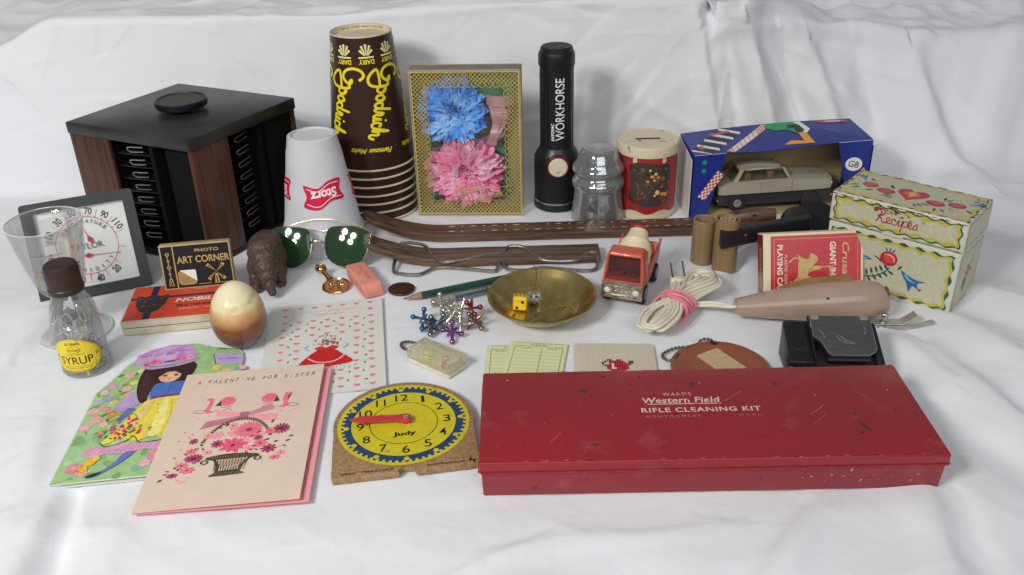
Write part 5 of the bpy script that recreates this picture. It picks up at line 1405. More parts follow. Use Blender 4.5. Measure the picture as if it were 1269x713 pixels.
# ------------------------------------------------------------------ brass dish and what lies in it
def dish():
    t = thing("brass_dish", "shallow round brass dish with an engraved palm, holding a yellow die", "brass dish", (26, 708, 0), (1.5, 0, 0))
    bm_ = mat("aged_brass", (0.62, 0.48, 0.19), rough=.27, metal=1.0, color2=(0.30, 0.21, 0.07), vscale=55, contrast=(.35, .75), bump=.12, bscale=200, rvary=.12)
    m = MB(); m.lathe([(.01, .5), (16, .6), (25, 2.0), (34.5, 6.4), (42, 12.4), (45.8, 17.0), (47.6, 18.0), (47.8, 19.2), (46.4, 19.6), (45.2, 18.6), (41.2, 13.8), (34, 8.1), (24.6, 3.5), (16, 2.0), (.01, 1.8)], 96, cap0=False, cap1=False)
    m.build("bowl", bm_, t, sharp=70)
    A = Art(base=0.35); G = '#d8b070'
    def prof(x, y):
        r = hypot(x, y)
        for (r0, z0), (r1, z1) in zip([(0, 1.8), (16, 2.0), (24.6, 3.5), (34, 8.1), (41.2, 13.8)], [(16, 2.0), (24.6, 3.5), (34, 8.1), (41.2, 13.8), (46, 18.6)]):
            if r0 <= r <= r1: return z0 + (z1 - z0) * (r - r0) / (r1 - r0)
        return 15
    for pts in ([(27, -18), (27, -12), (25, -6), (20, -2)], [(27, -12), (28, -4), (26, 2), (21, 5)], [(27, -12), (30, -5), (32, 1), (36, 4)], [(28, -12), (33, -7), (38, -5), (42, -7)], [(26, -9), (20, -8), (15, -6), (12, -7)], [(30, -14), (29, -6), (31, 0), (30, 5)]):
        A.stroke(pts, .7, G, sm=5)
    rnd = random.Random(9)
    for k in range(16):
        x = 4 + k * 1.7; A.stroke([(x, 3 + rnd.uniform(-2, 2)), (x + 2.5, 4 + rnd.uniform(-3, 2)), (x + 4, 2 + rnd.uniform(-2, 2))], .6, rnd.choice(['#8a6c30', '#6e5420', '#c49a50']), sm=3)
    for k in range(6): A.stroke([(-6 + k, -16 + rnd.uniform(-2, 2)), (-3 + k * 1.5, -15 + rnd.uniform(-3, 2))], .5, '#8a6c30')
    A.build("engraving", printmat("engraved_line", rough=.35, metal=.6), t, surf=lambda u, v, o: (u, v, prof(u, v) + o * .5))
    # die
    d = thing("yellow_die", "yellow plastic die with dark spots lying in the brass dish", "die", (6.5, 712, 2.4), (-10, 3, -4))
    e = 12.6
    m = MB(); m.box(0, 0, e / 2, e, e, e, 2.0, 4); m.build("cube_body", mat("yellow_die_plastic", (0.86, 0.55, 0.03), rough=.18, coat=.3, sss=.1), d)
    blk = mat("spot_black", (0.02, 0.018, 0.02), rough=.5)
    for x in (-3.6, 0, 3.6):
        for y in (-1.9, 2.4): m = MB(); m.lathe([(.01, e + .07), (1.05, e + .07), (1.1, e - .4)], 14, T(x, y, 0)); m.build("spot", blk, d)
    for x, z in ((-2.7, 2.9), (2.2, 8.2)): m = MB(); m.lathe([(.01, .07), (1.35, .07), (1.4, -.4)], 14, T(x, -e / 2, z, rx=90)); m.build("spot", blk, d)
    for y, z in ((-2.7, 3.5), (2.4, 9), (0, 6.3)): m = MB(); m.lathe([(.01, .07), (1.2, .07), (1.2, -.4)], 12, T(e / 2, y, z, ry=90)); m.build("spot", blk, d)
    # spiky tinsel ball on a fine wire
    b = thing("tinsel_ball", "tiny glittering silver tinsel ball on a fine wire beside the yellow die", "tinsel ball", (19.5, 722, 8.2), (0, 0, 0))
    rnd = random.Random(6); m = MB(); m.ball(0, 0, 0, 2.2, n=8)
    for k in range(260):
        v = Vector((rnd.gauss(0, 1), rnd.gauss(0, 1), rnd.gauss(0, 1))).normalized(); l = rnd.uniform(5.5, 8.0); s_ = v.orthogonal().normalized() * .45; w_ = v.cross(s_)
        tb = bmesh.new(); a = [tb.verts.new(v * 2 + q) for q in (s_, w_, -s_)]; tip = tb.verts.new(v * l)
        for i in range(3): tb.faces.new((a[i], a[(i + 1) % 3], tip))
        m._in(tb)
    m.build("tinsel", mat("tinsel_silver", (0.85, 0.85, 0.85), rough=.25, metal=.6, color2=(.12, .12, .12), vscale=500, contrast=(.45, .6)), b, sharp=5, kind="stuff")
    m = MB(); m.tube(smooth([(0, 2, 5), (2, 10, 9), (3, 20, 11.5), (3, 27, 13.8), (1, 33, 15)], 5), .35, 6); m.build("wire", mat("copper_wire", (0.45, 0.22, 0.12), rough=.3, metal=1.0), b)
dish()

# ------------------------------------------------------------------ toy cement mixer
def mixer_truck():
    t = thing("toy_truck", "small orange red toy cement mixer truck with cream drum, facing forward", "toy truck", (96, 715, 0), (0, 0, -21))
    red = mat("chipped_orange_enamel", (0.56, 0.095, 0.04), rough=.33, color2=(0.18, 0.05, 0.035), vscale=120, contrast=(.62, .70), detail=6, coat=.3)
    chrome = mat("tarnished_chrome", (0.55, 0.50, 0.42), rough=.25, metal=.9, color2=(0.18, 0.15, 0.12), vscale=300, contrast=(.5, .7))
    tyre = mat("tyre_rubber", (0.016, 0.016, 0.017), rough=.7); hub = mat("grey_hub", (0.35, 0.35, 0.36), rough=.4, metal=.6)
    W = 18
    # cab: a shell with the windscreen opening left for the screen
    m = MB()
    m.hexa([(-W, 1.5, 8), (W, 1.5, 8), (W, 25, 8), (-W, 25, 8), (-W, 1.5, 24), (W, 1.5, 24), (W, 25, 24), (-W, 25, 24)], .7)
    m.hexa([(-16, 8, 44.4), (16, 8, 44.4), (16.4, 25, 44.4), (-16.4, 25, 44.4), (-14.2, 10.5, 48.6), (14.2, 10.5, 48.6), (14.8, 23.6, 49), (-14.8, 23.6, 49)], 1.9, 4)
    for s_ in (-1, 1):
        m.hexa([(s_ * W, 1.7, 23.8), (s_ * (W - 2), 1.7, 23.8), (s_ * (W - 2), 4.6, 23.8), (s_ * W, 4.6, 23.8), (s_ * 16, 8, 45), (s_ * 14, 8, 45), (s_ * 14, 11, 45), (s_ * 16, 11, 45)])
        m.hexa([(s_ * W, 14, 23.8), (s_ * (W - 1.6), 14, 23.8), (s_ * (W - 1.6), 25, 23.8), (s_ * W, 25, 23.8), (s_ * 16.2, 15, 45), (s_ * 14.6, 15, 45), (s_ * 14.8, 25, 45), (s_ * 16.4, 25, 45)])
    m.hexa([(-W + .5, 23.5, 23.8), (W - .5, 23.5, 23.8), (W - .5, 25, 23.8), (-W + .5, 25, 23.8), (-16, 23.5, 45), (16, 23.5, 45), (16, 25, 45), (-16, 25, 45)])
    m.build("cab", red, t)
    m = MB(); m.quad((-16, 3.0, 24.2), (16, 3.0, 24.2), (14, 8.8, 44.4), (-14, 8.8, 44.4))
    for s_ in (-1, 1): m.quad((s_ * 17.2, 4.6, 24.2), (s_ * 17.2, 14, 24.2), (s_ * 15.3, 15, 44.4), (s_ * 15.3, 10.5, 44.4))
    m.build("windscreen", film("smoky_windscreen", (.80, .66, .66), .2, .12, .5), t)
    m = MB(); m.box(-6, 15, 25, 9, 7, 6, 1.5); m.box(6.5, 15, 25, 9, 7, 6, 1.5); m.box(0, 20.5, 30, 26, 2, 14, .8); m.build("seats", mat("dark_red_seat", (0.20, 0.03, 0.03), rough=.5), t)
    m = MB(); m.box(0, .6, 16, 36.6, 1.8, 15, .5); m.box(0, -.6, 9.8, 37.4, 2.6, 2.6, .6); m.box(0, -.5, 22.6, 36, 1.2, 1.2, .3)
    for k in range(3):
        for j in range(2): m.box(-5.4 + k * 5.4, -.6, 13.6 + j * 4.4, 4.2, .9, 3.2, .3)
    m.build("grille", chrome, t)
    for s_ in (-1, 1):
        m = MB(); m.box(s_ * 12.8, -.7, 16, 8.4, 1.0, 8, .4); h = m.build("lamp_housing", chrome, t)
        m = MB(); m.lathe([(2.7, 0), (2.6, .9), (1.9, 1.3), (.01, 1.5)], 20, T(s_ * 12.8, -1.1, 16, rx=90)); m.build("headlight", mat("lamp_lens", (.75, .72, .62), rough=.12, spec=.8), h)
    # chassis and hopper sides
    m = MB(); m.box(0, 42, 11.5, 13, 66, 4.5, .6); m.box(0, 12, 7.5, 24, 10, 3, .5); m.build("chassis", mat("black_chassis", (0.02, 0.02, 0.02), rough=.5), t)
    m = MB()
    for s_ in (-1, 1):
        m.hexa([(s_ * 17.5, 27, 13), (s_ * 15.5, 27, 13), (s_ * 15.5, 68, 16), (s_ * 17.5, 68, 16), (s_ * 17.5, 27, 24), (s_ * 15.5, 27, 24), (s_ * 17, 74, 36), (s_ * 19, 74, 36)], .5)
        m.hexa([(s_ * 17.4, 52, 22), (s_ * 10, 52, 22), (s_ * 10, 55, 22), (s_ * 17.4, 55, 22), (s_ * 17.4, 58, 38), (s_ * 10, 58, 38), (s_ * 10, 61, 38), (s_ * 17.4, 61, 38)], .4)
    m.box(0, 46, 15, 33, 40, 2.4, .5)
    m.build("hopper_frame", red, t)
    # drum: axis leaning up and back
    Md = T(0, 34, 25, rx=-52)
    m = MB(); prd = [(.01, -9), (9, -8.6), (13.5, -4), (15.4, 2)] 
    n = 10
    for i in range(n):
        z0 = 2 + i * 2.1; r = 15.6 - i * .12 if i < 6 else 14.9 - (i - 6) * .7
        prd += [(r, z0), (r + .55, z0 + .5), (r + .55, z0 + 1.3), (r, z0 + 1.8)]
    prd += [(11.6, 25), (9.6, 29), (8.8, 33), (8.4, 35)]
    m.lathe(prd, 48, Md, cap0=False, cap1=False); m.build("drum", mat("cream_drum_plastic", (0.78, 0.68, 0.44), rough=.35, vary=.1, coat=.2), t, sharp=50)
    m = MB(); m.lathe([(7.2, 33.5), (9.6, 33.8), (10.2, 35), (9.8, 36.4), (8.2, 37), (7.2, 36.6), (7.0, 34)], 40, Md, cap0=False, cap1=False); m.lathe([(.01, 31), (7.3, 34)], 30, Md, cap0=False, cap1=False); m.build("drum_mouth_ring", mat("dark_red_ring2", (0.30, 0.03, 0.03), rough=.4), t)
    for (x, y) in ((-15.2, 12), (15.2, 12), (-15.2, 56), (15.2, 56)):
        m = MB(); m.lathe([(2, -3.8), (8, -3.8), (9, -3), (9.2, 0), (9, 3), (8, 3.8), (6.2, 3.8), (5.8, 3)], 48, T(x, y, 9, ry=90), ribs=lambda a, z: 1 - (.03 * (.5 + .5 * cos(20 * a)) if abs(z) < 3.5 else 0)); w_ = m.build("wheel", tyre, t)
        m = MB(); m.lathe([(5.8, -4.0), (4, -3.2), (1.4, -3.0), (1.2, -4.2), (.01, -4.4)], 24, T(x, y, 9, ry=90), cap0=False); m.lathe([(5.8, 4.0), (4, 3.2), (1.4, 3.0), (1.2, 4.2), (.01, 4.4)], 24, T(x, y, 9, ry=90), cap0=False); m.build("hub", hub, w_)
mixer_truck()

# ------------------------------------------------------------------ bamboo tubes
def bamboo():
    bmb = woodgrain("aged_bamboo", (0.30, 0.19, 0.092), (0.23, 0.14, 0.066), scale=420, stretch=(1, 1, .03), rough=.42, bump=.08)
    inn = mat("bamboo_pith", (0.44, 0.30, 0.14), rough=.8, vary=.3, vscale=300)
    t = thing("bamboo_tube", "hollow bamboo tube, the left and shorter of the two", "bamboo tube", (183.5, 799, 0), (0, 0, 0), "two short bamboo tubes")
    m = MB(); m.lathe([(10.4, 0), (10.9, .6), (11.1, 20), (11.0, 43.5), (10.6, 44.2), (9.0, 44.2), (8.6, 43.6), (8.3, 30), (8.2, 6), (.01, 6)], 48, cap0=True); m.build("tube_wall", bmb, t)
    t = thing("bamboo_tube", "bamboo tube packed with thin straws, the right one under the black wooden arm", "bamboo tube", (200.5, 780, 0), (0, 0, 0), "two short bamboo tubes")
    m = MB(); m.lathe([(10.8, 0), (11.3, .6), (11.4, 25), (11.2, 52.5), (10.9, 53.2), (9.9, 53.2), (9.6, 52.6), (9.4, 40), (.01, 40)], 48, cap0=True); m.build("tube_wall", bmb, t)
    k = 0
    for i in range(-3, 4):
        for j in range(-3, 4):
            x = i * 3.1 + (j % 2) * 1.55; y = j * 2.7
            if hypot(x, y) > 8.2: continue
            m = MB(); z1 = 53.0 + random.uniform(-1, 1.2)
            m.lathe([(1.45, 41), (1.45, z1), (1.05, z1), (1.0, z1 - 3), (.01, z1 - 3)], 10, T(x, y)); m.build("straw", inn, t); k += 1
bamboo()

# ------------------------------------------------------------------ black wooden clamp tool
def clamp_tool():
    blk = mat("ebonised_wood", (0.014, 0.012, 0.013), rough=.42, vary=.5, vscale=150, bump=.3, bscale=300, rvary=.1)
    brn = woodgrain("brown_handle_wood", (0.15, 0.075, 0.05), (0.05, 0.022, 0.016), scale=260, stretch=(.15, 1, 1), rough=.4)
    t = thing("wooden_clamp", "old black wooden tool with long arm, round plate and brown handle over the bamboo", "wooden tool", (0, 0, 0))
    m = MB(); m.hexa([(192, 763, 29), (284, 797, 29), (284, 808, 29), (192, 774, 29), (192, 763, 45.5), (284, 797, 43), (284, 808, 43), (192, 774, 45.5)], 1.2); m.build("arm", blk, t)
    m = MB(); m.ball(215, 768.6, 40.5, 1.4, .8, 1.4, n=10); m.build("rivet", mat("rusty_rivet", (0.20, 0.05, 0.04), rough=.5), t)
    m = MB(); m.lathe([(29, -5), (31, -4), (31.4, 0), (31, 4), (29, 5)], 56, T(302, 834, 17, rx=42, rz=8, s=.84)); m.build("round_plate", blk, t)
    m = MB(); m.lathe([(1, -6), (13, -6), (16, 0), (15, 7), (1, 7)], 40, T(278, 822, 27, rx=60)); m.build("hub_block", blk, t)
    m = MB(); m.hexa([(250, 776, 0), (292, 792, 0), (288, 812, 0), (246, 796, 0), (258, 784, 30), (290, 796, 30), (286, 810, 30), (254, 796, 30)], 2); m.build("foot_block", blk, t)
    pts = smooth([(262, 838, 29), (250, 839, 28), (236, 841, 25), (222, 844, 20), (214, 846, 17)], 6)
    n = len(pts); rr = [5 + 3.8 * sin(min(1, i / n * 1.15) * pi * .62) for i in range(n)]
    m = MB(); m.tube(pts, rr, 16, flat=(1.15, .8)); m.ball(214, 846, 17, 6.5, 5.5, 6, n=14); m.build("handle", brn, t)
    m = MB(); m.ball(240, 834.6, 30, 2.2, 1.6, 1.0, n=10); m.build("knot", blk, t)
clamp_tool()

# ------------------------------------------------------------------ blue window box with a toy saloon
def car_box():
    t = thing("toy_car_box", "open fronted blue cardboard toy car box with stripes, chequered ribbon and oval GB badge", "toy box", (190, 897, 0), (0, 0, 3.5))
    W, D = 186, 64; hl, hr = 70, 78
    blue = mat("blue_box_card", (0.016, 0.032, 0.26), rough=.38, vary=.25, vscale=30, rvary=.1, bump=.15, bscale=60)
    tan = mat("tan_box_inner", (0.62, 0.45, 0.22), rough=.6, color2=(0.44, 0.30, 0.14), vscale=25)
    edge = mat("white_card_edge", (0.72, 0.71, 0.68), rough=.7)
    def hz(x): return hl + (hr - hl) * x / W
    def topz(x, y):     # sagging, slightly buckled top
        u = x / W; return hz(x) + 2.5 * sin(pi * u) * (y / D) - 2.2 * math.exp(-((u - .42) / .18) ** 2) * (1 - y / D) + 1.5 * (y / D)
    rows = [[(x, y, topz(x, y)) for x in [W * i / 24 for i in range(25)]] for y in [D * j / 6 for j in range(7)]]
    m = MB(); m.loft(rows, cap=False, closed_ring=False); m.loft([[(x, y, z - .6) for x, y, z in r] for r in rows], cap=False, closed_ring=False)
    m.build("top_panel", blue, t)
    m = MB()      # front panel either side of the window, cut to the window's slanted edges
    m.prism([(0, 0), (0, hz(0) - .1), (33, hz(33) - .6), (26, 40), (17, 0)], 0, .6, M=Matrix(((1, 0, 0, 0), (0, 0, 1, 0), (0, 1, 0, 0), (0, 0, 0, 1)))); m.build("left_front_panel", blue, t)
    m = MB(); m.prism([(W, 0), (W, hz(W)), (W - 36, hz(W - 36) - .6), (W - 26, 38), (W - 17, 12), (W - 17, 0)], 0, .6, M=Matrix(((1, 0, 0, 0), (0, 0, 1, 0), (0, 1, 0, 0), (0, 0, 0, 1)))); m.build("right_front_panel", blue, t)
    m = MB(); m.hexa([(-3, -2, 0), (-2.4, -2.2, 0), (.0, D, 0), (-.6, D, 0), (-3, -2, 66), (-2.4, -2.2, 66), (0, D, 70), (-.6, D, 70)]); m.build("side_flap", edge, t)
    m = MB(); m.box(.4, D / 2, hl / 2, .6, D - 1.4, hl - 1); m.hexa([(W - .6, .7, 0), (W, .7, 0), (W, D, 0), (W - .6, D, 0), (W - .6, .7, hr - .5), (W, .7, hr - .5), (W, D, hr + 1), (W - .6, D, hr + 1)]); m.build("side_walls", blue, t, kind="stuff")
    m = MB(); m.box(W + 3.4, D / 2 - 2, hr / 2 - 4, .8, 50, hr - 9); m.build("black_end_flap", black_pl, t)
    m = MB(); m.box(W / 2, D - 1, hl / 2, W - 1, .8, hl - 1.5); m.box(W / 2, D / 2, .7, W - 1.2, D - 1, .9); m.build("inner_tray", tan, t)
    m = MB(); m.box(W / 2 - 4, D - 12, 2, W - 40, 20, 2.4, .4); m.build("plinth", mat("yellow_plinth", (0.45, 0.30, 0.06), rough=.5, vary=.2), t)
    m = MB(); m.box(132, D - 1.7, 57, 17, .6, 10); m.build("paper_patch", mat("grey_patch", (0.20, 0.17, 0.13), rough=.6), t)
    # print on the top panel (u along, v from front to back)
    A = Art(base=.12, dz=.006); Wt = '#e9e3d6'; Rd = '#d23a2e'
    for k in range(5):      # zebra bars laid across the corner
        cx_, cy_ = 9 + k * 10.6, 5 + k * 12.2
        for dx_, c_ in ((0, Wt), (5.4, '#16161c')):
            a_ = R(-38); hw_, hh_ = 12.5, 2.9
            A.poly([(cx_ + dx_ * .7 + u * cos(a_) - v * sin(a_), cy_ + dx_ * 1.0 + u * sin(a_) + v * cos(a_)) for u, v in ((-hw_, -hh_), (hw_, -hh_), (hw_ - 2, hh_), (-hw_ - 2, hh_))], c_)
    A.poly([(30, 46), (52, 52), (48, 56), (26, 50)], '#d8524a'); A.ell(11, 15, 2.6, 2.2, Rd); A.ell(13, 22, 2.2, 2, '#e0703a')
    # chequered ribbon up over the top
    def ribbon(P, Q, w, n):
        dx, dy = Q[0] - P[0], Q[1] - P[1]; l = hypot(dx, dy); ux, uy = dx / l, dy / l; vx, vy = -uy, ux
        A.poly([(P[0] + vx * w / 2, P[1] + vy * w / 2), (P[0] - vx * w / 2, P[1] - vy * w / 2), (Q[0] - vx * w / 2, Q[1] - vy * w / 2), (Q[0] + vx * w / 2, Q[1] + vy * w / 2)], '#e8dccb')
        A.up(); c = hx('#cf4436'); s_ = l / n
        for i in range(n):
            for j in range(4):
                if (i + j) % 2: continue
                a0 = i * s_; b0 = -w / 2 + w * j / 4
                A.P.append(([(P[0] + ux * a + vx * b, P[1] + uy * a + vy * b) for a, b in ((a0, b0), (a0 + s_, b0), (a0 + s_, b0 + w / 4), (a0, b0 + w / 4))], c, A.z))
    ribbon((38, 1.5), (92, 60), 9, 34)
    A.poly([(92, 61), (98, 63), (124, 63), (132, 58), (134, 40), (126, 30), (120, 30), (110, 44), (98, 44), (88, 54)], '#1f9a58')
    A.poly([(114, 56), (126, 56), (126, 34), (118, 34), (118, 46), (111, 46)], '#14141c'); A.poly([(122, 62), (130, 62), (134, 42), (128, 32), (122, 32), (128, 40), (126, 54)], '#eef0e6')
    A.poly([(119, 34), (127, 34), (127, 5), (96, 9), (106, 17), (118, 13)], '#eea22c')
    A.poly([(W - 42, 62), (W - 8, 61), (W - 6, 54), (W - 34, 54)], '#c8504e'); A.poly([(W - 32, 60), (W - 12, 59), (W - 14, 56), (W - 26, 56)], '#e8c8c0')
    A.text("SPORT", W - 30, 30, 7, '#5a68b8', w=26, rot=-42, shear=.3)
    xf = lambda x, y: (min(max(x, .5), W - .5), min(max(y, .5), D - .5))
    A.build("top_print", printmat("box_print", rough=.38), t, surf=lambda u, v, o: (u, v, topz(u, v) + o + .15), cell=6, xf=xf)
    # the front: chequered ribbon on the left strip, dots, badge on the right strip
    A = Art(base=.15, dz=.01)
    ribbon((10, 22), (29, 50), 8.5, 13); A.ell(11, 62, 2.4, 2.4, '#1fa070'); A.ell(11, 53, 2.3, 2.3, '#1fa070')
    A.build("left_front_print", printmat("box_print", rough=.38), t, M=Matrix(((1, 0, 0, 0), (0, 0, -1, 0), (0, 1, 0, 0), (0, 0, 0, 1)))); A = Art(base=.15, dz=.01)
    A.ell(W - 17, 52, 9.2, 7.4, '#eceadf', n=32, rot=-14); A.text("GB", W - 17, 52, 6.6, '#15151a', w=11.5, rot=-14, bold=.01)
    A.poly([(W - 16, 36), (W - 13, 33), (W - 3, 44), (W - 6, 48)], '#eea22c')
    A.build("right_front_print", printmat("box_print", rough=.38), t, M=Matrix(((1, 0, 0, 0), (0, 0, -1, 0), (0, 1, 0, 0), (0, 0, 0, 1))))
    A = Art(base=0); 
    for (x0, x1) in ((0, 33), (W - 36, W)): A.stroke([(x0, hz(x0)), (x1, hz(x1) - .2)], .5, '#c9cde0')
    A.build("worn_edge", printmat("worn_edge_print", rough=.7), t, M=Matrix(((1, 0, 0, 0), (0, 0, -1, -.25), (0, 1, 0, 0), (0, 0, 0, 1))))

def toy_car():
    t = thing("toy_car", "two tone beige grey over black toy saloon car, inside the open blue box", "toy car", (221, 906, 1.6), (0, -1.2, 3))
    L_, Wd = 121, 40
    up = mat("grey_green_car_paint", (0.52, 0.47, 0.35), rough=.28, metal=.3, vary=.1, coat=.5)
    dn = mat("brown_black_car_paint", (0.030, 0.022, 0.020), rough=.3, coat=.4)
    # side outline stations: x, half width, z bottom, z top of lower body
    def body(z0f, z1f, hwf, mt, name, x0=0, x1=L_, n=40, cap=1.4):
        rings = []
        for i in range(n + 1):
            x = x0 + (x1 - x0) * i / n; z0, z1, hw = z0f(x), z1f(x), hwf(x); e = min(cap, (z1 - z0) * .4, hw * .4)
            rings.append([(x, 20 - hw, z0), (x, 20 - hw - .3, (z0 + z1) / 2), (x, 20 - hw, z1 - e), (x, 20 - hw + e * 1.1, z1 - e * .2), (x, 20 - hw * .4, z1 + .5), (x, 20 + hw * .4, z1 + .5), (x, 20 + hw - e * 1.1, z1 - e * .2), (x, 20 + hw, z1 - e), (x, 20 + hw + .3, (z0 + z1) / 2), (x, 20 + hw, z0)])
        m = MB(); m.loft(rings); return m.build(name, mt, t, sharp=40)
    hw = lambda x: 19.5 - 3.0 * max(0, (x - 100) / 21) ** 2 - 3.0 * max(0, (12 - x) / 12) ** 2
    body(lambda x: 7 + 1.5 * max(0, (x - 108) / 13), lambda x: 19.2, lambda x: hw(x) + .1, dn, "lower_body")
    body(lambda x: 19, lambda x: 30 + 2.4 * min(1, x / 14) + .8 * sin(pi * x / L_) - 1.5 * max(0, (x - 95) / 26), hw, up, "upper_body")
    # greenhouse: pillars and roof
    def cab(x, z, s_): return None
    rf = MB()
    rings = []
    for i in range(13):
        x = 30 + (76 - 30) * i / 12; u = (x - 53) / 23
        z = 47.2 - 2.4 * u * u; h = 15.2 - 1.6 * u * u
        rings.append([(x, 20 - h, z - 1.8), (x, 20 - h + 1.2, z - .4), (x, 20 - 6, z + .6), (x, 20 + 6, z + .6), (x, 20 + h - 1.2, z - .4), (x, 20 + h, z - 1.8)])
    rf.loft(rings)
    for s_ in (-1, 1):
        y0, y1 = 20 + s_ * 17.6, 20 + s_ * 14.6
        for (xa, xb, xc, xd, w_) in ((22, 31, 27, 35, 0), (52, 54.2, 52, 54.2, 0), (84, 75, 87, 78, 0)):
            rf.hexa([(xa, y0, 31.5), (xc, y0, 31.5), (xc, y0 - s_ * 1.4, 31.5), (xa, y0 - s_ * 1.4, 31.5), (xb, y1, 46), (xd, y1, 46), (xd, y1 - s_ * 1.4, 46), (xb, y1 - s_ * 1.4, 46)])
        rf.hexa([(20, y0, 30), (88, y0, 30), (88, y0 - s_ * 1.2, 30), (20, y0 - s_ * 1.2, 30), (20, y0, 32.6), (88, y0, 32.6), (88, y0 - s_ * 1.2, 32.6), (20, y0 - s_ * 1.2, 32.6)])
    o_ = rf.build("roof", up, t, sharp=40); o_.location = (-.008, 0, -.0012)
    m = MB()
    for s_ in (-1, 1): m.quad((26, 20 + s_ * 17, 32), (85, 20 + s_ * 17, 32), (77, 20 + s_ * 14.3, 45.5), (33, 20 + s_ * 14.3, 45.5))
    m.quad((85, 4, 32), (85, 36, 32), (77.5, 34, 45.6), (77.5, 6, 45.6)); m.quad((20, 4, 32), (20, 36, 32), (30, 34, 45.6), (30, 6, 45.6))
    o_ = m.build("windows", film("car_glass", (.75, .74, .68), .08, .05, .4), t, kind="stuff"); o_.location = (-.008, 0, -.0012)
    m = MB(); m.box(64, 12, 36, 7, 11, 12, 1.5); m.box(64, 28, 36, 7, 11, 12, 1.5); m.box(40, 20, 35, 7, 28, 10, 1.5); o_ = m.build("seats", mat("tan_seats", (0.42, 0.28, 0.16), rough=.6), t, kind="stuff"); o_.location = (-.008, 0, -.0012)
    m = MB(); 
    for x in (45, 78): m.box(x, .42, 24, .35, .4, 15)
    m.box(L_ / 2, .25, 19.1, 104, .5, .6); m.build("door_lines", dn, t, kind="stuff")
    ch = mat("toy_chrome", (0.62, 0.60, 0.55), rough=.18, metal=1.0)
    m = MB(); m.box(L_ + .6, 20, 12, 2.6, 37, 3.2, .8); m.build("front_bumper", ch, t)
    m = MB(); m.box(L_ + .3, 20, 23, 1.2, 20, 7, .3); m.build("grille", ch, t)
    for y in (6, 34):
        m = MB(); m.lathe([(3.8, 0), (3.8, 1.2), (2.6, 1.8), (.01, 2.1)], 20, T(L_ - .6, y, 24, ry=90)); m.build("headlight", ch, t)
    m = MB(); m.box(-.4, 20, 13, 2.2, 37, 3, .8); m.build("rear_bumper", ch, t)
    tyre = mat("tyre_rubber", (0.016, 0.016, 0.017), rough=.7)
    for x in (20, 98):
        for y in (1.6, 38.4):
            m = MB(); m.lathe([(3, -3), (9, -3), (9.6, -2.2), (9.6, 2.2), (9, 3), (3, 3)], 40, T(x, y, 9.8, rx=90)); w_ = m.build("wheel", tyre, t)
            if x == 20:
                m = MB(); m.lathe([(4.6, 3.1), (4.2, 3.6), (1.8, 3.3), (.01, 3.8)], 24, T(x, y, 9.8, rx=90), cap0=False)
                for k in range(8): a = R(45 * k); m.box(x + 2.8 * cos(a), y - 3.7 if y < 20 else y + 3.4, 9.8 + 2.8 * sin(a), .9, .5, .9)
                m.build("hubcap", ch, w_, kind="stuff")
            else:
                m = MB(); m.lathe([(9.0, 3.1), (8.6, 3.7), (.01, 3.9)], 30, T(x, y, 9.8, rx=90), cap0=False); m.build("hubcap", mat("bare_black_disc", (0.035, 0.028, 0.027), rough=.5), w_)
car_box(); toy_car()

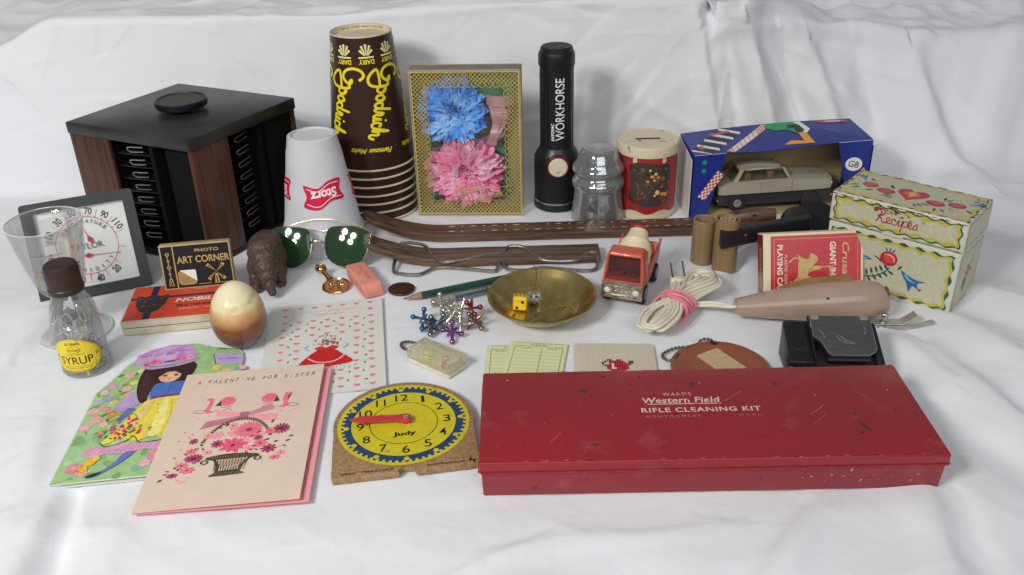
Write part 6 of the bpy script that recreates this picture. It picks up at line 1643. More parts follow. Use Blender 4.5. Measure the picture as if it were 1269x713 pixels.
# ------------------------------------------------------------------ recipe tin
def recipe_tin():
    W, D, H = 114, 62, 87
    t = thing("recipe_tin", "cream hinged recipe tin painted with tulips, hearts and wavy yellow borders", "recipe box", (285.5, 757, 0), (0, 0, -41.6))
    tin = mat("rusty_cream_tin", (0.60, 0.60, 0.48), rough=.38, color2=(0.12, 0.07, 0.035), vscale=55, contrast=(.66, .74), detail=9, bump=.15, bscale=150)
    m = MB(); m.box(W / 2, D / 2, 29.5, W, D, 59, 1.1, 3); m.build("tin_body", tin, t)
    m = MB(); m.box(W / 2, D / 2, 74, W + 1.6, D + 1.6, 27, 1.6, 3); ld = m.build("hinged_lid", tin, t)
    m = MB(); m.tube([(W / 2 - 9, -1.3, 61), (W / 2, -2.6, 61.2), (W / 2 + 9, -1.3, 61)], .9, 8); m.build("lid_catch", tin, t)
    G = '#2f5a50'; Y = '#bdb043'; P = '#bfbea2'; Rd = '#b5303a'; Bl = '#2a6796'; Dg = '#3a5230'
    def wavy(x0, y0, x1, y1, amp, pitch):
        pts = []
        def side(a, b, nrm):
            l = hypot(b[0] - a[0], b[1] - a[1]); n = max(2, round(l / pitch)); k = n * 8
            for i in range(k):
                u = i / k; w_ = amp * sin(2 * pi * n * u)
                pts.append((a[0] + (b[0] - a[0]) * u + nrm[0] * w_, a[1] + (b[1] - a[1]) * u + nrm[1] * w_))
        side((x0, y0), (x1, y0), (0, -1)); side((x1, y0), (x1, y1), (1, 0)); side((x1, y1), (x0, y1), (0, 1)); side((x0, y1), (x0, y0), (-1, 0))
        return pts
    def border(A, x0, y0, x1, y1, amp=1.1, pitch=14, thin=False):
        if thin: A.stroke(wavy(x0, y0, x1, y1, amp, pitch), .8, '#6a5a34', closed=True); return
        A.poly(wavy(x0, y0, x1, y1, amp, pitch), G); A.poly(wavy(x0 + 1.3, y0 + 1.3, x1 - 1.3, y1 - 1.3, amp, pitch), Y); A.poly(wavy(x0 + 3.8, y0 + 3.8, x1 - 3.8, y1 - 3.8, amp, pitch), P)
    pm = lambda n: printmat("tin_print", rough=.38, wear=.09, wcol=(0.16, 0.09, 0.04), wscale=70, grain=.08)
    def tulip(A, x, y, s_, rot, c, up=True):
        a = R(rot); q = lambda u, v: (x + (u * cos(a) - v * sin(a)) * s_, y + (u * sin(a) + v * cos(a)) * s_)
        A.poly([q(*p) for p in smooth([(0, 0), (5, 1), (11, 3.4), (16, 7.5), (14, 2.6), (17, 0), (13.5, -1.5), (15, -6.5), (10, -3.6), (4.5, -2.2)], 4, True)], c)
        A.poly([q(*p) for p in smooth([(4, .2), (9, .6), (13, 1.6), (9, -1), (5, -1)], 4, True)], '#7fb0cc')
    # front of the body
    Mf = Matrix(((1, 0, 0, 0), (0, 0, -1, 0), (0, 1, 0, 0), (0, 0, 0, 1)))
    A = Art(base=.12, dz=.006); border(A, 4, 4.5, W - 4, 55)
    cx = 57; A.ell(cx, 38, 7.6, 7, Rd, n=24); A.ell(cx + .5, 38.5, 5, 4.6, '#d84a44', n=20); A.stroke([(cx - 1, 42), (cx + 4, 40), (cx + 5, 36)], 1.4, '#e6a89a', sm=4); A.stroke([(cx - 4, 41), (cx - 1, 42)], 1, '#e6a89a')
    for k in (-1, 0, 1): A.leaf(cx + k * 2, 44, 5, 1.6, 90 - k * 28, Bl)
    tulip(A, cx - 14, 33, 1.05, 185, Bl); tulip(A, cx + 12, 31, 1.25, -40, Bl)
    A.heart(cx + 30, 17, 3.4, 3.2, Rd)
    for k in range(3): A.leaf(cx - 9 + k * 1.5, 36 - k * 1.6, 4.2, 1.4, 160 - k * 20, Dg); A.leaf(cx + 9, 33 - k * 1.6, 4.2, 1.4, 10 + k * 20, Dg)
    A.stroke([(cx + 2, 30), (cx - 2, 24), (cx - 10, 18), (cx - 18, 16)], 1.3, Bl, sm=5)
    for k in range(5):
        u = k / 4; x, y = cx + 1 - 17 * u, 27 - 10 * u
        A.leaf(x, y, 6.5, 2.3, 128 - k * 6, Dg); A.leaf(x, y, 6.5, 2.3, -28 - k * 6, Dg)
    A.build("front_picture", pm(0), t, M=Mf)
    A = Art(base=.92, dz=.006); border(A, 3, 63, W - 3, 85, 1.0, 14)
    A.build("lid_front_picture", pm(0), ld, M=Mf)
    # hand-lettered "Recipes"
    A = Art(base=1.0, dz=.006)
    def W_(p): return (36 + p[0] * .96, 70 + p[1] * .96)
    for st_, w_ in (([(2, 10), (6, 12), (9, 10), (7, 4), (5, 0)], 1.3), ([(3, 9), (2, 12), (8, 13), (12, 11), (10, 7), (6, 6), (9, 4), (11, 0), (14, 1)], 1.2),
                    ([(14, 1), (17, 4), (16, 6), (14, 4), (15, .5), (18, 1)], 1.0), ([(22, 5), (20, 6), (18.5, 3), (20, .3), (23, 1)], 1.0), ([(23, 1), (25, 6), (25, .5), (27, 1)], 1.0),
                    ([(27, 1), (29, 6), (27, -5)], 1.0), ([(28.5, 4), (31, 6.3), (33, 4), (31, .6), (29, 1)], 1.0), ([(33, 1.6), (36, 4), (35, 6), (33.4, 4), (34, .6), (37, 1)], 1.0), ([(37, 1), (40, 6), (41, 2.4), (39, .2), (37.5, 1.2)], 1.0)):
        A.stroke([W_(p) for p in smooth(st_, 5)], w_, '#a83038')
    A.ell(*W_((26.3, 8.6)), .7, .7, '#a83038')
    A.build("recipes_lettering", pm(0), ld, M=Mf)
    # right end
    Me = Matrix(((0, 0, 1, W), (1, 0, 0, 0), (0, 1, 0, 0), (0, 0, 0, 1)))
    A = Art(base=.12, dz=.006); border(A, 4, 4.5, D - 4, 55, .9, 13, True)
    A.poly(wavy(4.6, 5.1, D - 4.6, 54.4, .9, 13), P); A.flower(31, 33, 7, Rd, '#d88a80', n=6); A.ell(31, 33, 4, 4, '#c9605a'); A.poly([(24, 28), (33, 24), (27, 13), (21, 20)], '#5a6a52'); A.leaf(36, 37, 9, 2.4, 40, Dg); A.leaf(36, 31, 8, 2.4, -10, Dg)
    A.build("end_picture", pm(0), t, M=Me)
    A = Art(base=.92, dz=.006); border(A, 3, 63, D - 3, 85, .8, 13, True); A.poly(wavy(3.6, 63.6, D - 3.6, 84.4, .8, 13), P); A.build("lid_end_picture", pm(0), ld, M=Me)
    # rust and rubbed paint where the lid is opened, and along the edges
    A = Art(base=1.05, dz=.003); rr = random.Random(17)
    for k in range(60):
        x, y = 52 + rr.gauss(0, 9), 84.5 - abs(rr.gauss(0, 5)); r = rr.uniform(.3, 1.3)
        A.poly([(x + r * rr.uniform(.4, 1.3) * cos(q), min(86.4, y + r * rr.uniform(.4, 1) * sin(q))) for q in (2 * pi * i / 8 for i in range(8))], rr.choice(['#5a4028', '#7a5c3c', '#4a3424', '#8a6a48']))
    for k in range(70):
        x = rr.uniform(0, W); A.ell(x, rr.choice([86.3, 86.0, 61.2]), rr.uniform(.5, 2.4), rr.uniform(.2, .5), rr.choice(['#5a4028', '#3a2c20', '#7a6248']), n=7)
    A.build("rust_marks", printmat("rust_print", rough=.8), ld, M=Mf)
    A = Art(base=87.66, dz=.003)
    for k in range(90):
        u = rr.random(); x, y = rr.choice([(rr.uniform(0, W), .6), (rr.uniform(0, W), D - .6), (.6, rr.uniform(0, D)), (W - .6, rr.uniform(0, D))]); A.ell(x, y, rr.uniform(.4, 1.8), rr.uniform(.3, .7), rr.choice(['#5a4028', '#3a2c20', '#6a5238']), n=7)
    A.build("worn_rim", printmat("rust_print", rough=.8), ld)
    # lid top
    A = Art(base=87.62, dz=.006); A.poly(wavy(1.5, 1.5, W - 1.5, D - 1.5, .8, 13), '#6a5a34'); A.poly(wavy(2.4, 2.4, W - 2.4, D - 2.4, .8, 13), '#c4bb78'); A.poly(rrect(W - 14, D - 15, 8, 6, W / 2, D / 2), P)
    A.heart(57, 31, 27, 27, '#b8404a'); A.heart(57, 31, 15, 14, '#cf6a5a'); A.ell(57, 33, 4.4, 3.6, '#d8a04a'); A.ell(57, 31, 2, 4.8, '#dcb458')
    for (x, y, rx) in ((36, 26, 8), (20, 32, 7), (79, 24, 8), (95, 30, 7.5)):
        A.ell(x, y, rx, 6.0, '#b8404a', n=20); A.stroke([(x - 4, y + 2), (x, y + 3.4), (x + 4, y + 2)], .7, '#dca09a', sm=3); A.stroke([(x - 3, y - 1), (x + 3, y - 1)], .6, '#dca09a')
    tulip(A, 12, 39, .8, 120, Bl); tulip(A, 102, 38, .85, 30, Bl)
    for (x, y, r) in ((42, 17, 200), (44, 19, 180), (46, 16, 215), (66, 15, -30), (69, 17, -10), (64, 13, -50), (40, 34, 120), (37, 35, 100), (85, 33, 60), (83, 34, 95), (86, 15, -50), (82, 14, -80), (26, 22, 220), (12, 26, 200), (14, 22, 230), (104, 24, -30), (104, 44, 60), (20, 42, 140)):
        A.leaf(x, y, 7.5, 2.3, r, random.choice([Dg, Dg, Bl]))
    A.build("lid_top_picture", pm(0), ld)
recipe_tin()

# ------------------------------------------------------------------ playing cards box
def playing_cards():
    W, H, D = 89.5, 60, 17
    t = thing("playing_card_box", "red and cream playing card box on its side, with gold horseman and white capitals", "card box", (222.5, 716, 0), (-21, 0, 2.2))
    m = MB(); m.box(W / 2, D / 2, H / 2, W, D, H, .7); m.build("carton", mat("cream_carton", (0.80, 0.68, 0.47), rough=.55, vary=.1), t)
    A = Art(base=.06, dz=.005); Rd = '#c6303a'; C = '#efe6cf'; Gd = '#cdb072'
    A.rect(6.5, 0.6, W - 2.4, H - 2.2, Rd); A.rect(9.3, 1.5, 9.7, H - 5, '#e89a90'); A.rect(9.3, H - 5.4, W - 3.4, H - 5.0, '#e89a90'); A.rect(W - 5.4, 1.5, W - 5.0, H - 5, '#e89a90')
    A.text("PLAYING CARDS", 14.8, 25, 5.0, C, w=50, rot=-90, bold=.03); A.text("PLASTIC COATED", 20.0, 24, 2.3, C, w=34, rot=-90)
    A.text("GIANT INDEX", 62, 29, 5.6, C, w=44, rot=-90, bold=.03); A.text("Crusader", 73.5, 27, 6.0, '#d9b878', w=46, rot=-90, bold=.01, shear=.2)
    # horseman, lance out to the right; the card is on its side
    hp = [(27, 17), (31, 14), (33, 17), (37, 16), (42, 15), (43, 20), (39, 22), (44, 26), (51, 27), (51, 30), (44, 30), (47, 33), (49, 36), (46, 40), (42, 41), (41, 37), (38, 36.5), (34, 38), (30, 41), (32, 37), (31, 32), (31, 24), (30, 20)]
    A.poly(smooth(hp, 3, True), Gd); A.stroke([(32, 20), (27, 15), (24, 17)], 1.3, Gd, sm=3); A.stroke([(33, 36), (28, 38), (23, 34)], 1.3, Gd, sm=3); A.stroke([(34, 17), (35, 13), (39, 12)], 1.2, Gd, sm=3)
    A.stroke([(50, 28.6), (63, 29.6)], .7, Gd); A.poly([(58, 29), (60, 24), (59, 20), (60.4, 15), (61.4, 20), (61, 25), (63, 28)], Gd)
    A.stroke([(42, 21), (40, 25), (43, 28)], .6, Rd); A.stroke([(36, 24), (37, 30)], .5, '#b2923c')
    A.build("front_print", printmat("card_box_print", rough=.22, spec=.9, coat=.3, bump=.35, bscale=700, grain=.12), t, M=Matrix(((1, 0, 0, 0), (0, 0, -1, 0), (0, 1, 0, 0), (0, 0, 0, 1))))
    A = Art(base=.06, dz=.005); A.rect(1, .6, D - 1, H - 1, '#8e2430'); A.text("CRUSADER", D / 2, H / 2, 4, '#d9c090', w=36, rot=90)
    A.build("end_print", printmat("card_box_print"), t, M=Matrix(((0, 0, -1, 0), (-1, 0, 0, D), (0, 1, 0, 0), (0, 0, 0, 1))))
playing_cards()

# ------------------------------------------------------------------ beige electric hand tool with its cord
def hand_tool():
    t = thing("electric_hand_tool", "dusty pink beige spindle shaped electric tool with metal foot and white cord", "hand tool", (0, 0, 0))
    beige = mat("pinkish_beige_bakelite", (0.42, 0.29, 0.215), rough=.22, vary=.10, vscale=40, coat=.4, bump=.05)
    A0 = Vector((189, 684, 14.5)); B0 = Vector((318, 688, 17.2))
    d = (B0 - A0).normalized(); side = Vector((-d.y, d.x, 0)).normalized(); upv = d.cross(side)
    st = [(0, .5), (0.0, 6.6), (1, 7.3), (8, 8.4), (25, 11.4), (45, 14.2), (62, 16.0), (80, 16.8), (98, 16.8), (112, 16.2), (122, 14.4), (127, 12.2), (128.5, 10)]
    L_ = 129; rings = []
    sm_ = smooth(st, 4)
    for x, r in sm_:
        c = A0 + d * x; tilt = 0
        rings.append([tuple(c + side * (r * 1.0 * cos(2 * pi * k / 40)) + upv * (r * .98 * sin(2 * pi * k / 40)) + d * (-(max(0, x - 100) / 29) * 8 * sin(2 * pi * k / 40) * .35)) for k in range(40)])
    m = MB(); m.loft(rings); m.build("housing", beige, t, sharp=50)
    q = d.to_track_quat('Z', 'Y').to_matrix().to_4x4()
    c = A0 + d * 128
    M = Matrix.Translation(c + Vector((0, 0, 5))) @ q
    m = MB(); m.lathe([(4.2, -4), (5.2, .6), (4.6, 1.1), (3.4, .5), (3.0, -1.5), (.01, -2)], 28, M); m.build("screw_recess", mat("recess_brown", (0.12, 0.07, 0.055), rough=.5), t)
    m = MB(); m.lathe([(.01, 1.6), (1.6, 1.3), (2.2, -.6), (2.2, -2)], 18, M); m.build("screw", steel, t)
    m = MB(); m.ball(262, 671.6, 27.2, 1.0, n=8); m.build("switch_dot", mat("eye_black", (0.01, 0.01, 0.01)), t)
    # metal foot
    m = MB()
    pl = [(286, 672, 3), (330, 668, 3), (338, 666, 8), (344, 664, 10)]
    def strip(pts, w, th):
        rr_ = []
        for i, p in enumerate(pts):
            rr_.append([(p[0], p[1] - w, p[2]), (p[0], p[1] + w, p[2]), (p[0], p[1] + w, p[2] + th), (p[0], p[1] - w, p[2] + th)])
        m.loft(rr_)
    strip([(296, 672, 2.6), (316, 671, 2.6), (326, 670, 2.8), (332, 669, 8), (336, 668, 12)], 4.2, .8)
    strip([(304, 666, 1.4), (322, 664, 1.4), (338, 664, 3), (350, 663, 7)], 3.0, .6)
    m.build("metal_foot", mat("brushed_steel", (0.60, 0.59, 0.56), rough=.42, metal=.8, vary=.2), t)
    m = MB(); m.lathe([(3.0, 0), (3.2, .6), (3.2, 2.2), (2.2, 2.6), (1.6, 2.8), (1.6, 4.4), (2.9, 4.6), (3.0, 8.6), (2.6, 9.2), (.01, 9.3)], 24, T(311, 669, 3.4), ribs=None); m.build("thumb_screw", steel, t)
    # cord: twin-core flex, gathered in a bundle of long loops
    cream = mat("cream_flex", (0.74, 0.69, 0.54), rough=.42, vary=.12, vscale=60)
    C0 = Vector((142, 700, 8)); U = Vector((.585, .81, 0)).normalized(); V = Vector((-U.y, U.x, 0))
    rnd = random.Random(12); m = MB()
    def flex(path, r=1.45):
        P = [Vector(p) for p in path]; N = len(P)
        for s_ in (-1, 1):
            Q = []
            for i, p in enumerate(P):
                dd = (P[min(i + 1, N - 1)] - P[max(i - 1, 0)]); dd.normalize()
                n_ = Vector((-dd.y, dd.x, 0)); n_ = n_.normalized() if n_.length > 1e-3 else Vector((1, 0, 0))
                if i: n_ = n_ if n_.dot(pn) >= 0 else -n_
                pn = n_; tw = .9 * sin(i * .11 + ph)
                Q.append(p + (n_ * cos(tw) + Vector((0, 0, 1)) * sin(tw)) * r * .92 * s_)
            m.tube(Q, r, 8)
    def pt(u, v, z): return C0 + U * u + V * v + Vector((0, 0, z))
    nl = 10
    for k in range(nl):
        ph = rnd.uniform(0, 6)
        a = (k - nl / 2 + .5) / (nl / 2)     # -1..1 across
        zc = rnd.uniform(-2.5, 7) * (1 - .5 * abs(a)) + 2
        top = 62 - 9 * abs(a) + rnd.uniform(-9, 4); bot = -50 + 5 * abs(a) + rnd.uniform(-3, 7)
        wt = 14 + rnd.uniform(-4, 5); wb = 7 + rnd.uniform(-3, 5)
        v0 = a * 7.5
        path = smooth([pt(-6, v0, zc), pt(16, v0 * 1.6 - 3, zc + 2), pt(40, v0 * 2.0 - wt * .7, zc + 3), pt(top - 3, v0 * 1.3 - wt * .4, zc + 1.5), pt(top, v0 * 1.2, zc), pt(top - 4, v0 * 1.2 + wt * .45, zc - 1), pt(38, v0 * 1.7 + wt * .5, zc),
                       pt(14, v0 * 1.3 + 2.5, zc + 1), pt(-6, v0 * .9 + 1, zc + 3), pt(-26, v0 * 1.2 + wb * .8, zc), pt(bot + 3, v0 * 1.2 + wb * .6, zc - 2), pt(bot, v0 * 1.1, zc - 3), pt(bot + 4, v0 * 1.2 - wb * .6, zc - 1), pt(-24, v0 * 1.2 - wb * .8, zc + 2), pt(-6, v0, zc + 4)], 6)
        path = [Vector((p[0], p[1], max(2.4, p[2]))) for p in path]
        flex(path)
    ph = .3
    flex([Vector(p) for p in smooth([(150, 707, 10), (160, 700, 9), (172, 694, 12), (182, 687, 14), (190, 684, 14.5)], 8)])
    ph = 1.2
    m.build("cord", cream, t, sharp=60, kind="stuff")
    # two-pin plug tucked in the loops, prongs up
    m = MB(); m.box(150, 738, 9, 15, 9, 13, 2, 3, M=None); m.build("plug", cream, t)
    dk = mat("dark_prong", (0.10, 0.08, 0.06), rough=.4, metal=.8)
    for x, y in ((145, 739), (156, 741)):
        m = MB(); m.hexa([(x - .6, y - 2, 14), (x + .6, y - 2, 14), (x + .6, y + 2, 14), (x - .6, y + 2, 14), (x - 2.6, y + 3, 27), (x - 1.4, y + 3, 27), (x - 1.4, y + 7, 27), (x - 2.6, y + 7, 27)], .2); m.build("prong", dk, t)
    # rubber band
    b = thing("rubber_band", "pink rubber band wound several times round the bundled white cord", "rubber band", (0, 0, 0))
    m = MB(); P = []
    turns = 7; n = turns * 40
    for i in range(n):
        q = 2 * pi * i / 40; k = i / n
        u = -14 + 15 * (k + .10 * sin(k * 37)) + 3.5 * sin(q + k * 5)
        rv = 15.2 + .5 * sin(k * 23); rz = 10.6 + .4 * sin(k * 17)
        p = pt(u, rv * cos(q), 3.2 + rz * sin(q)); p.z = max(1.2, p.z); P.append(p)
    m.tube(P, 1.25, 6, flat=(1, 1)); m.build("band", mat("pink_rubber_band", (0.85, 0.22, 0.29), rough=.45, vary=.08, sss=.1), b)
    # amber wedge lying on the tool against the card box
    w_ = thing("amber_wedge", "translucent amber brown plastic wedge lying on the beige tool, against the red card box", "plastic wedge", (0, 0, 0))
    m = MB(); m.loft([[(226, 690, 27.6), (226, 692, 27.8), (226, 692, 28.4)], [(250, 689, 30.6), (250, 699, 30.0), (250, 698, 32.4)], [(282, 689, 31.6), (284, 701, 30.6), (283, 699, 34.6)], [(288, 690, 31.8), (291, 700, 31), (290, 699, 33.6)]])
    m.build("wedge", mat("amber_plastic", (0.42, 0.22, 0.07), rough=.15, trans=.5, ior=1.4, coat=.5, color2=(.6, .35, .15), vscale=60), w_)
hand_tool()

# ------------------------------------------------------------------ black slide viewer
def viewer():
    t = thing("slide_viewer", "black plastic slide viewer with scratched clear lid, standing behind the red metal tin", "slide viewer", (245, 590, 0), (0, 0, -5)); t.scale = (.88, .95, .80)
    bk = black_pl
    # body: front low, rising to the back
    zf, zb = 24, 37
    def zt(y): return zf + (zb - zf) * (y + 2) / 42
    m = MB()
    m.hexa([(-40, 0, 0), (-18, 0, 0), (-18, 42, 0), (-40, 42, 0), (-40, 0, 22), (-18, 0, 22), (-18, 42, 38), (-40, 42, 38)], 1)
    m.hexa([(-18, 2, 0), (36, 2, 0), (36, 42, 0), (-18, 42, 0), (-18, 2, 18), (36, 2, 18), (36, 42, 31), (-18, 42, 31)], .8)
    m.hexa([(34, 0, 0), (41, 0, 0), (41, 42, 0), (34, 42, 0), (34, 0, 21), (41, 0, 21), (41, 42, 37), (34, 42, 37)], 1)
    m.build("housing", bk, t)
    # thumb slot in the left part
    sl = (38 - 22) / 42
    Mz = T(0, 0, 0) @ Matrix(((1, 0, 0, 0), (0, 1, 0, 0), (0, sl, 1, 22.0), (0, 0, 0, 1)))
    m = MB(); m.prism(rrect(10, 22, 3, 5, -29, 28), -.5, .25, M=Mz); m.build("slot", mat("slot_black", (0.004, 0.006, 0.004), rough=.8), t)
    m = MB()
    ring = rrect(13, 25, 4, 5, -29, 28); m.prism(ring, 0, .9, M=Mz, holes=[rrect(10, 22, 3, 5, -29, 28)]); m.build("slot_rim", bk, t)
    for k in range(7):
        m = MB(); m.box(-36.5 + k * 2.6, 5.5, .6, 1.2, 9, 1.6, .3, M=Mz); m.build("grip_rib", bk, t)
    m = MB()
    for k in range(9): m.box(-39 + k * 2.4, -.5, 10, 1.1, 1.2, 20, .3)
    m.build("front_ribs", bk, t, kind="stuff")
    # tilted lid plate
    sl2 = (41 - 24) / 40
    My = Matrix(((1, 0, 0, 0), (0, 1, 0, 0), (0, sl2, 1, 24.0), (0, 0, 0, 1)))
    out = [(-17, 42), (-17, 22), (-11, 17), (-7, 6), (-4, 3.5), (27, 3.5), (33, 7), (35, 10), (35, 42)]
    m = MB(); m.prism(out, 0, 2.4, .4, M=My); lidm = mat("scratched_grey_lid", (0.055, 0.056, 0.058), rough=.22, color2=(0.09, 0.09, 0.09), vscale=90, contrast=(.5, .8), stretch=(1, 3, 1), coat=.4, rvary=.15)
    ld = m.build("lid", lidm, t)
    A = Art(base=2.55)
    A.stroke([p for p in out], .7, '#6e7072', closed=True)
    for p in ([(3, 22), (6, 17), (11, 15), (16, 15)], [(5, 23), (8, 20), (10, 17)], [(8, 18), (13, 17), (18, 14)], [(-11, 28), (-8, 23), (-8, 20)], [(28, 32), (29, 27), (27, 24)]): A.stroke(p, .5, '#8a8c8e', sm=3)
    for k in range(9): A.stroke([(random.uniform(-10, 30), random.uniform(8, 38)), (random.uniform(-10, 30), random.uniform(8, 38))], .12, '#55575a')
    A.build("scratches", printmat("lid_scratches", rough=.4), ld, M=My)
    for x in (-13, 30): m = MB(); m.box(x, 40, 2.6, 7, 4, 1.6, .4, M=My); m.build("hinge_tab", mat("grey_tab", (0.25, 0.24, 0.22), rough=.4), t)
    m = MB(); m.tube([(-8, 2.5, 23.5), (28, 2.5, 23.5)], 2.6, 14); m.build("front_roller", bk, t)
    m = MB(); m.box(-18.6, 21, 0, 1.6, 42, 5, .3, M=My); m.build("rail", bk, t)
viewer()

# ------------------------------------------------------------------ flat things half under the red tin
def flats():
    pap = mat("pale_yellow_card", (0.76, 0.76, 0.42), rough=.7, vary=.05, vscale=30)
    def file_card(x, y, rz, z, lab, w=47, h=74):
        t = thing("file_card", lab, "file card", (x, y, z), (0, 0, rz), "yellow ruled file cards")
        m = MB(); m.box(w / 2, -h / 2, .2, w, h, .4); m.build("card", pap, t)
        A = Art(base=.44); G = '#5a7a5c'
        A.stroke([(4, -1.8), (w - 3, -1.8), (w - 3, -6.6), (4, -6.6)], .5, G, closed=True); A.text("PLEASE", w / 2, -4.2, 2.6, G, w=13)
        A.text("COPY", w * .3, -9.6, 2.6, G, w=10); A.text("FILE", w * .75, -9.6, 2.6, G, w=7.5)
        A.stroke([(4, -8), (4, -h + 3)], .5, G); A.stroke([(w - 3.4, -8), (w - 3.4, -h + 3)], .5, G); A.stroke([(w * .57, -9), (w * .57, -h + 3)], .5, G); A.stroke([(4, -8), (9, -8)], .4, G); A.stroke([(w - 9, -8), (w - 3.4, -8)], .4, G)
        for k in range(11): A.stroke([(5, -15 - k * 5), (w - 4.5, -15 - k * 5)], .28, '#8aa47a')
        A.build("card_print", printmat("green_ink", rough=.7), t)
    file_card(-22, 656.5, -2.5, .1, "left yellow file card, half hidden under the other one and the red tin", 42)
    file_card(-1.5, 661, -9.5, .75, "right yellow file card printed PLEASE COPY FILE, lying on top of the other")
    # cross-stitched coaster
    t = thing("stitched_coaster", "woven cream plastic canvas coaster with a stitched red teapot, partly under the red tin", "coaster", (50, 654, .1), (0, 0, -3.6))
    cm = mat("woven_cream_canvas", (0.66, 0.58, 0.46), rough=.8)
    n = cm.node_tree.nodes; L = cm.node_tree.links; tcn = n["Texture Coordinate"]
    m = MB(); w, h = 65, 66; nx, ny = 44, 44
    m.prism(rrect(w, h, 4, 5, w / 2, -h / 2), 0, 1.3, .3); m.build("backing", cm, t)
    m = MB(); tb = bmesh.new(); hx_ = w / nx; rnd = random.Random(3)
    for i in range(nx):
        for j in range(ny):
            x, y = (i + .5) * hx_, -(j + .5) * h / ny
            if (i + j) % 1 == 0:
                a = R(45 if (i + j) % 2 else 40); r = hx_ * .62; q = .34
                P = [(x + u * cos(a) * r - v * sin(a) * r * q * 1.4, y + u * sin(a) * r + v * cos(a) * r * q * 1.4, zz) for u, v, zz in ((-1, 0, 1.3), (0, -1, 1.35), (1, 0, 1.3), (0, 1, 1.35))]
                top = tb.verts.new((x, y, 1.95)); vs = [tb.verts.new(p) for p in P]
                for k in range(4): tb.faces.new((vs[k], vs[(k + 1) % 4], top))
    m._in(tb); m.build("stitches", cm, t, kind="stuff")
    A = Art(base=2.0, dz=.01); px = 1.48
    pic = ["....KK..RR......", "...K.KRRRRR..KK.", "..K..RRRRRRR.KK.", "..K..RWRRRRRRK..", "...KKRWRRRRRR...", "....RRWRRRRRR...", "....RRWWRRRRR...", ".....RRRRRRR....", "......RRRRR....."]
    cm_ = {'R': '#b81f34', 'K': '#6a4a30', 'W': '#efe2d6'}
    for r_, row in enumerate(pic):
        for c_, ch in enumerate(row):
            if ch != '.': A.P.append(([(18 + c_ * px * 1.3, -25 - r_ * px * 1.35), (18 + (c_ + .94) * px * 1.3, -25 - r_ * px * 1.35), (18 + (c_ + .94) * px * 1.3, -25 - (r_ + .94) * px * 1.35), (18 + c_ * px * 1.3, -25 - (r_ + .94) * px * 1.35)], hx(cm_[ch]), 2.05))
    A.build("teapot_stitching", printmat("red_yarn", rough=.85, bump=.6, bscale=1500), t)
    # leather fob
    t = thing("leather_fob", "oval brown leather key fob with cream patch and ball chain, partly under the red tin", "key fob", (162, 612, .2), (0, 0, -14))
    lt = mat("tan_leather", (0.30, 0.095, 0.045), rough=.48, vary=.18, vscale=80, bump=.4, bscale=700)
    out = [(37 * cos(a) * (1 + .04 * cos(2 * a)), 37 * sin(a)) for a in (2 * pi * i / 64 for i in range(64))]
    m = MB(); m.prism(out, 0, 2.6, .7); m.build("leather_disc", lt, t)
    A = Art(base=2.66); nst = 62
    for i in range(nst): a = 2 * pi * i / nst; A.stroke([(34.4 * cos(a), 34.4 * sin(a)), (34.4 * cos(a + .05), 34.4 * sin(a + .05))], .5, '#5a2a18')
    A.build("stitch_line", printmat("dark_thread"), t)
    m = MB(); M = T(4, 2, 2.6, rz=-46); m.prism(rrect(44, 21, .5, 1), 0, .9, M=M); m.build("cream_patch", mat("pebbled_cream", (0.66, 0.48, 0.28), rough=.7, color2=(0.50, 0.33, 0.17), vscale=700, bump=.9, bscale=900), t)
    m = MB(); m.lathe([(1.4, 2.7), (2.6, 3.1), (3.0, 2.8), (2.8, 2.6)], 20, T(-6, 33, 0)); m.build("eyelet", mat("antique_brass", (0.20, 0.15, 0.09)), t)
    m = MB(); P = [(-6, 33, 3.6), (-9, 35, 4.2), (-13, 37.5, 3.4), (-17, 36, 2.4), (-19, 31, 2), (-23, 26, 1.8), (-30, 24, 1.6), (-37, 21, 1.6), (-43, 15, 1.6), (-46, 9, 1.6), (-44, 4, 1.6), (-39, 2, 1.6), (-35, 6, 2.6), (-34, 11, 3.4)]
    Q = smooth(P, 12); acc = 0; last = Vector(Q[0]); m.ball(*Q[0], 1.35, n=8)
    for q in Q:
        q = Vector(q)
        if (q - last).length >= 3.0: m.ball(q.x, q.y, max(q.z, 1.4), 1.35, n=8); last = q
    m.tube(Q, .4, 5); m.build("ball_chain", mat("antique_brass", (0.20, 0.15, 0.09)), t, kind="stuff")
flats()

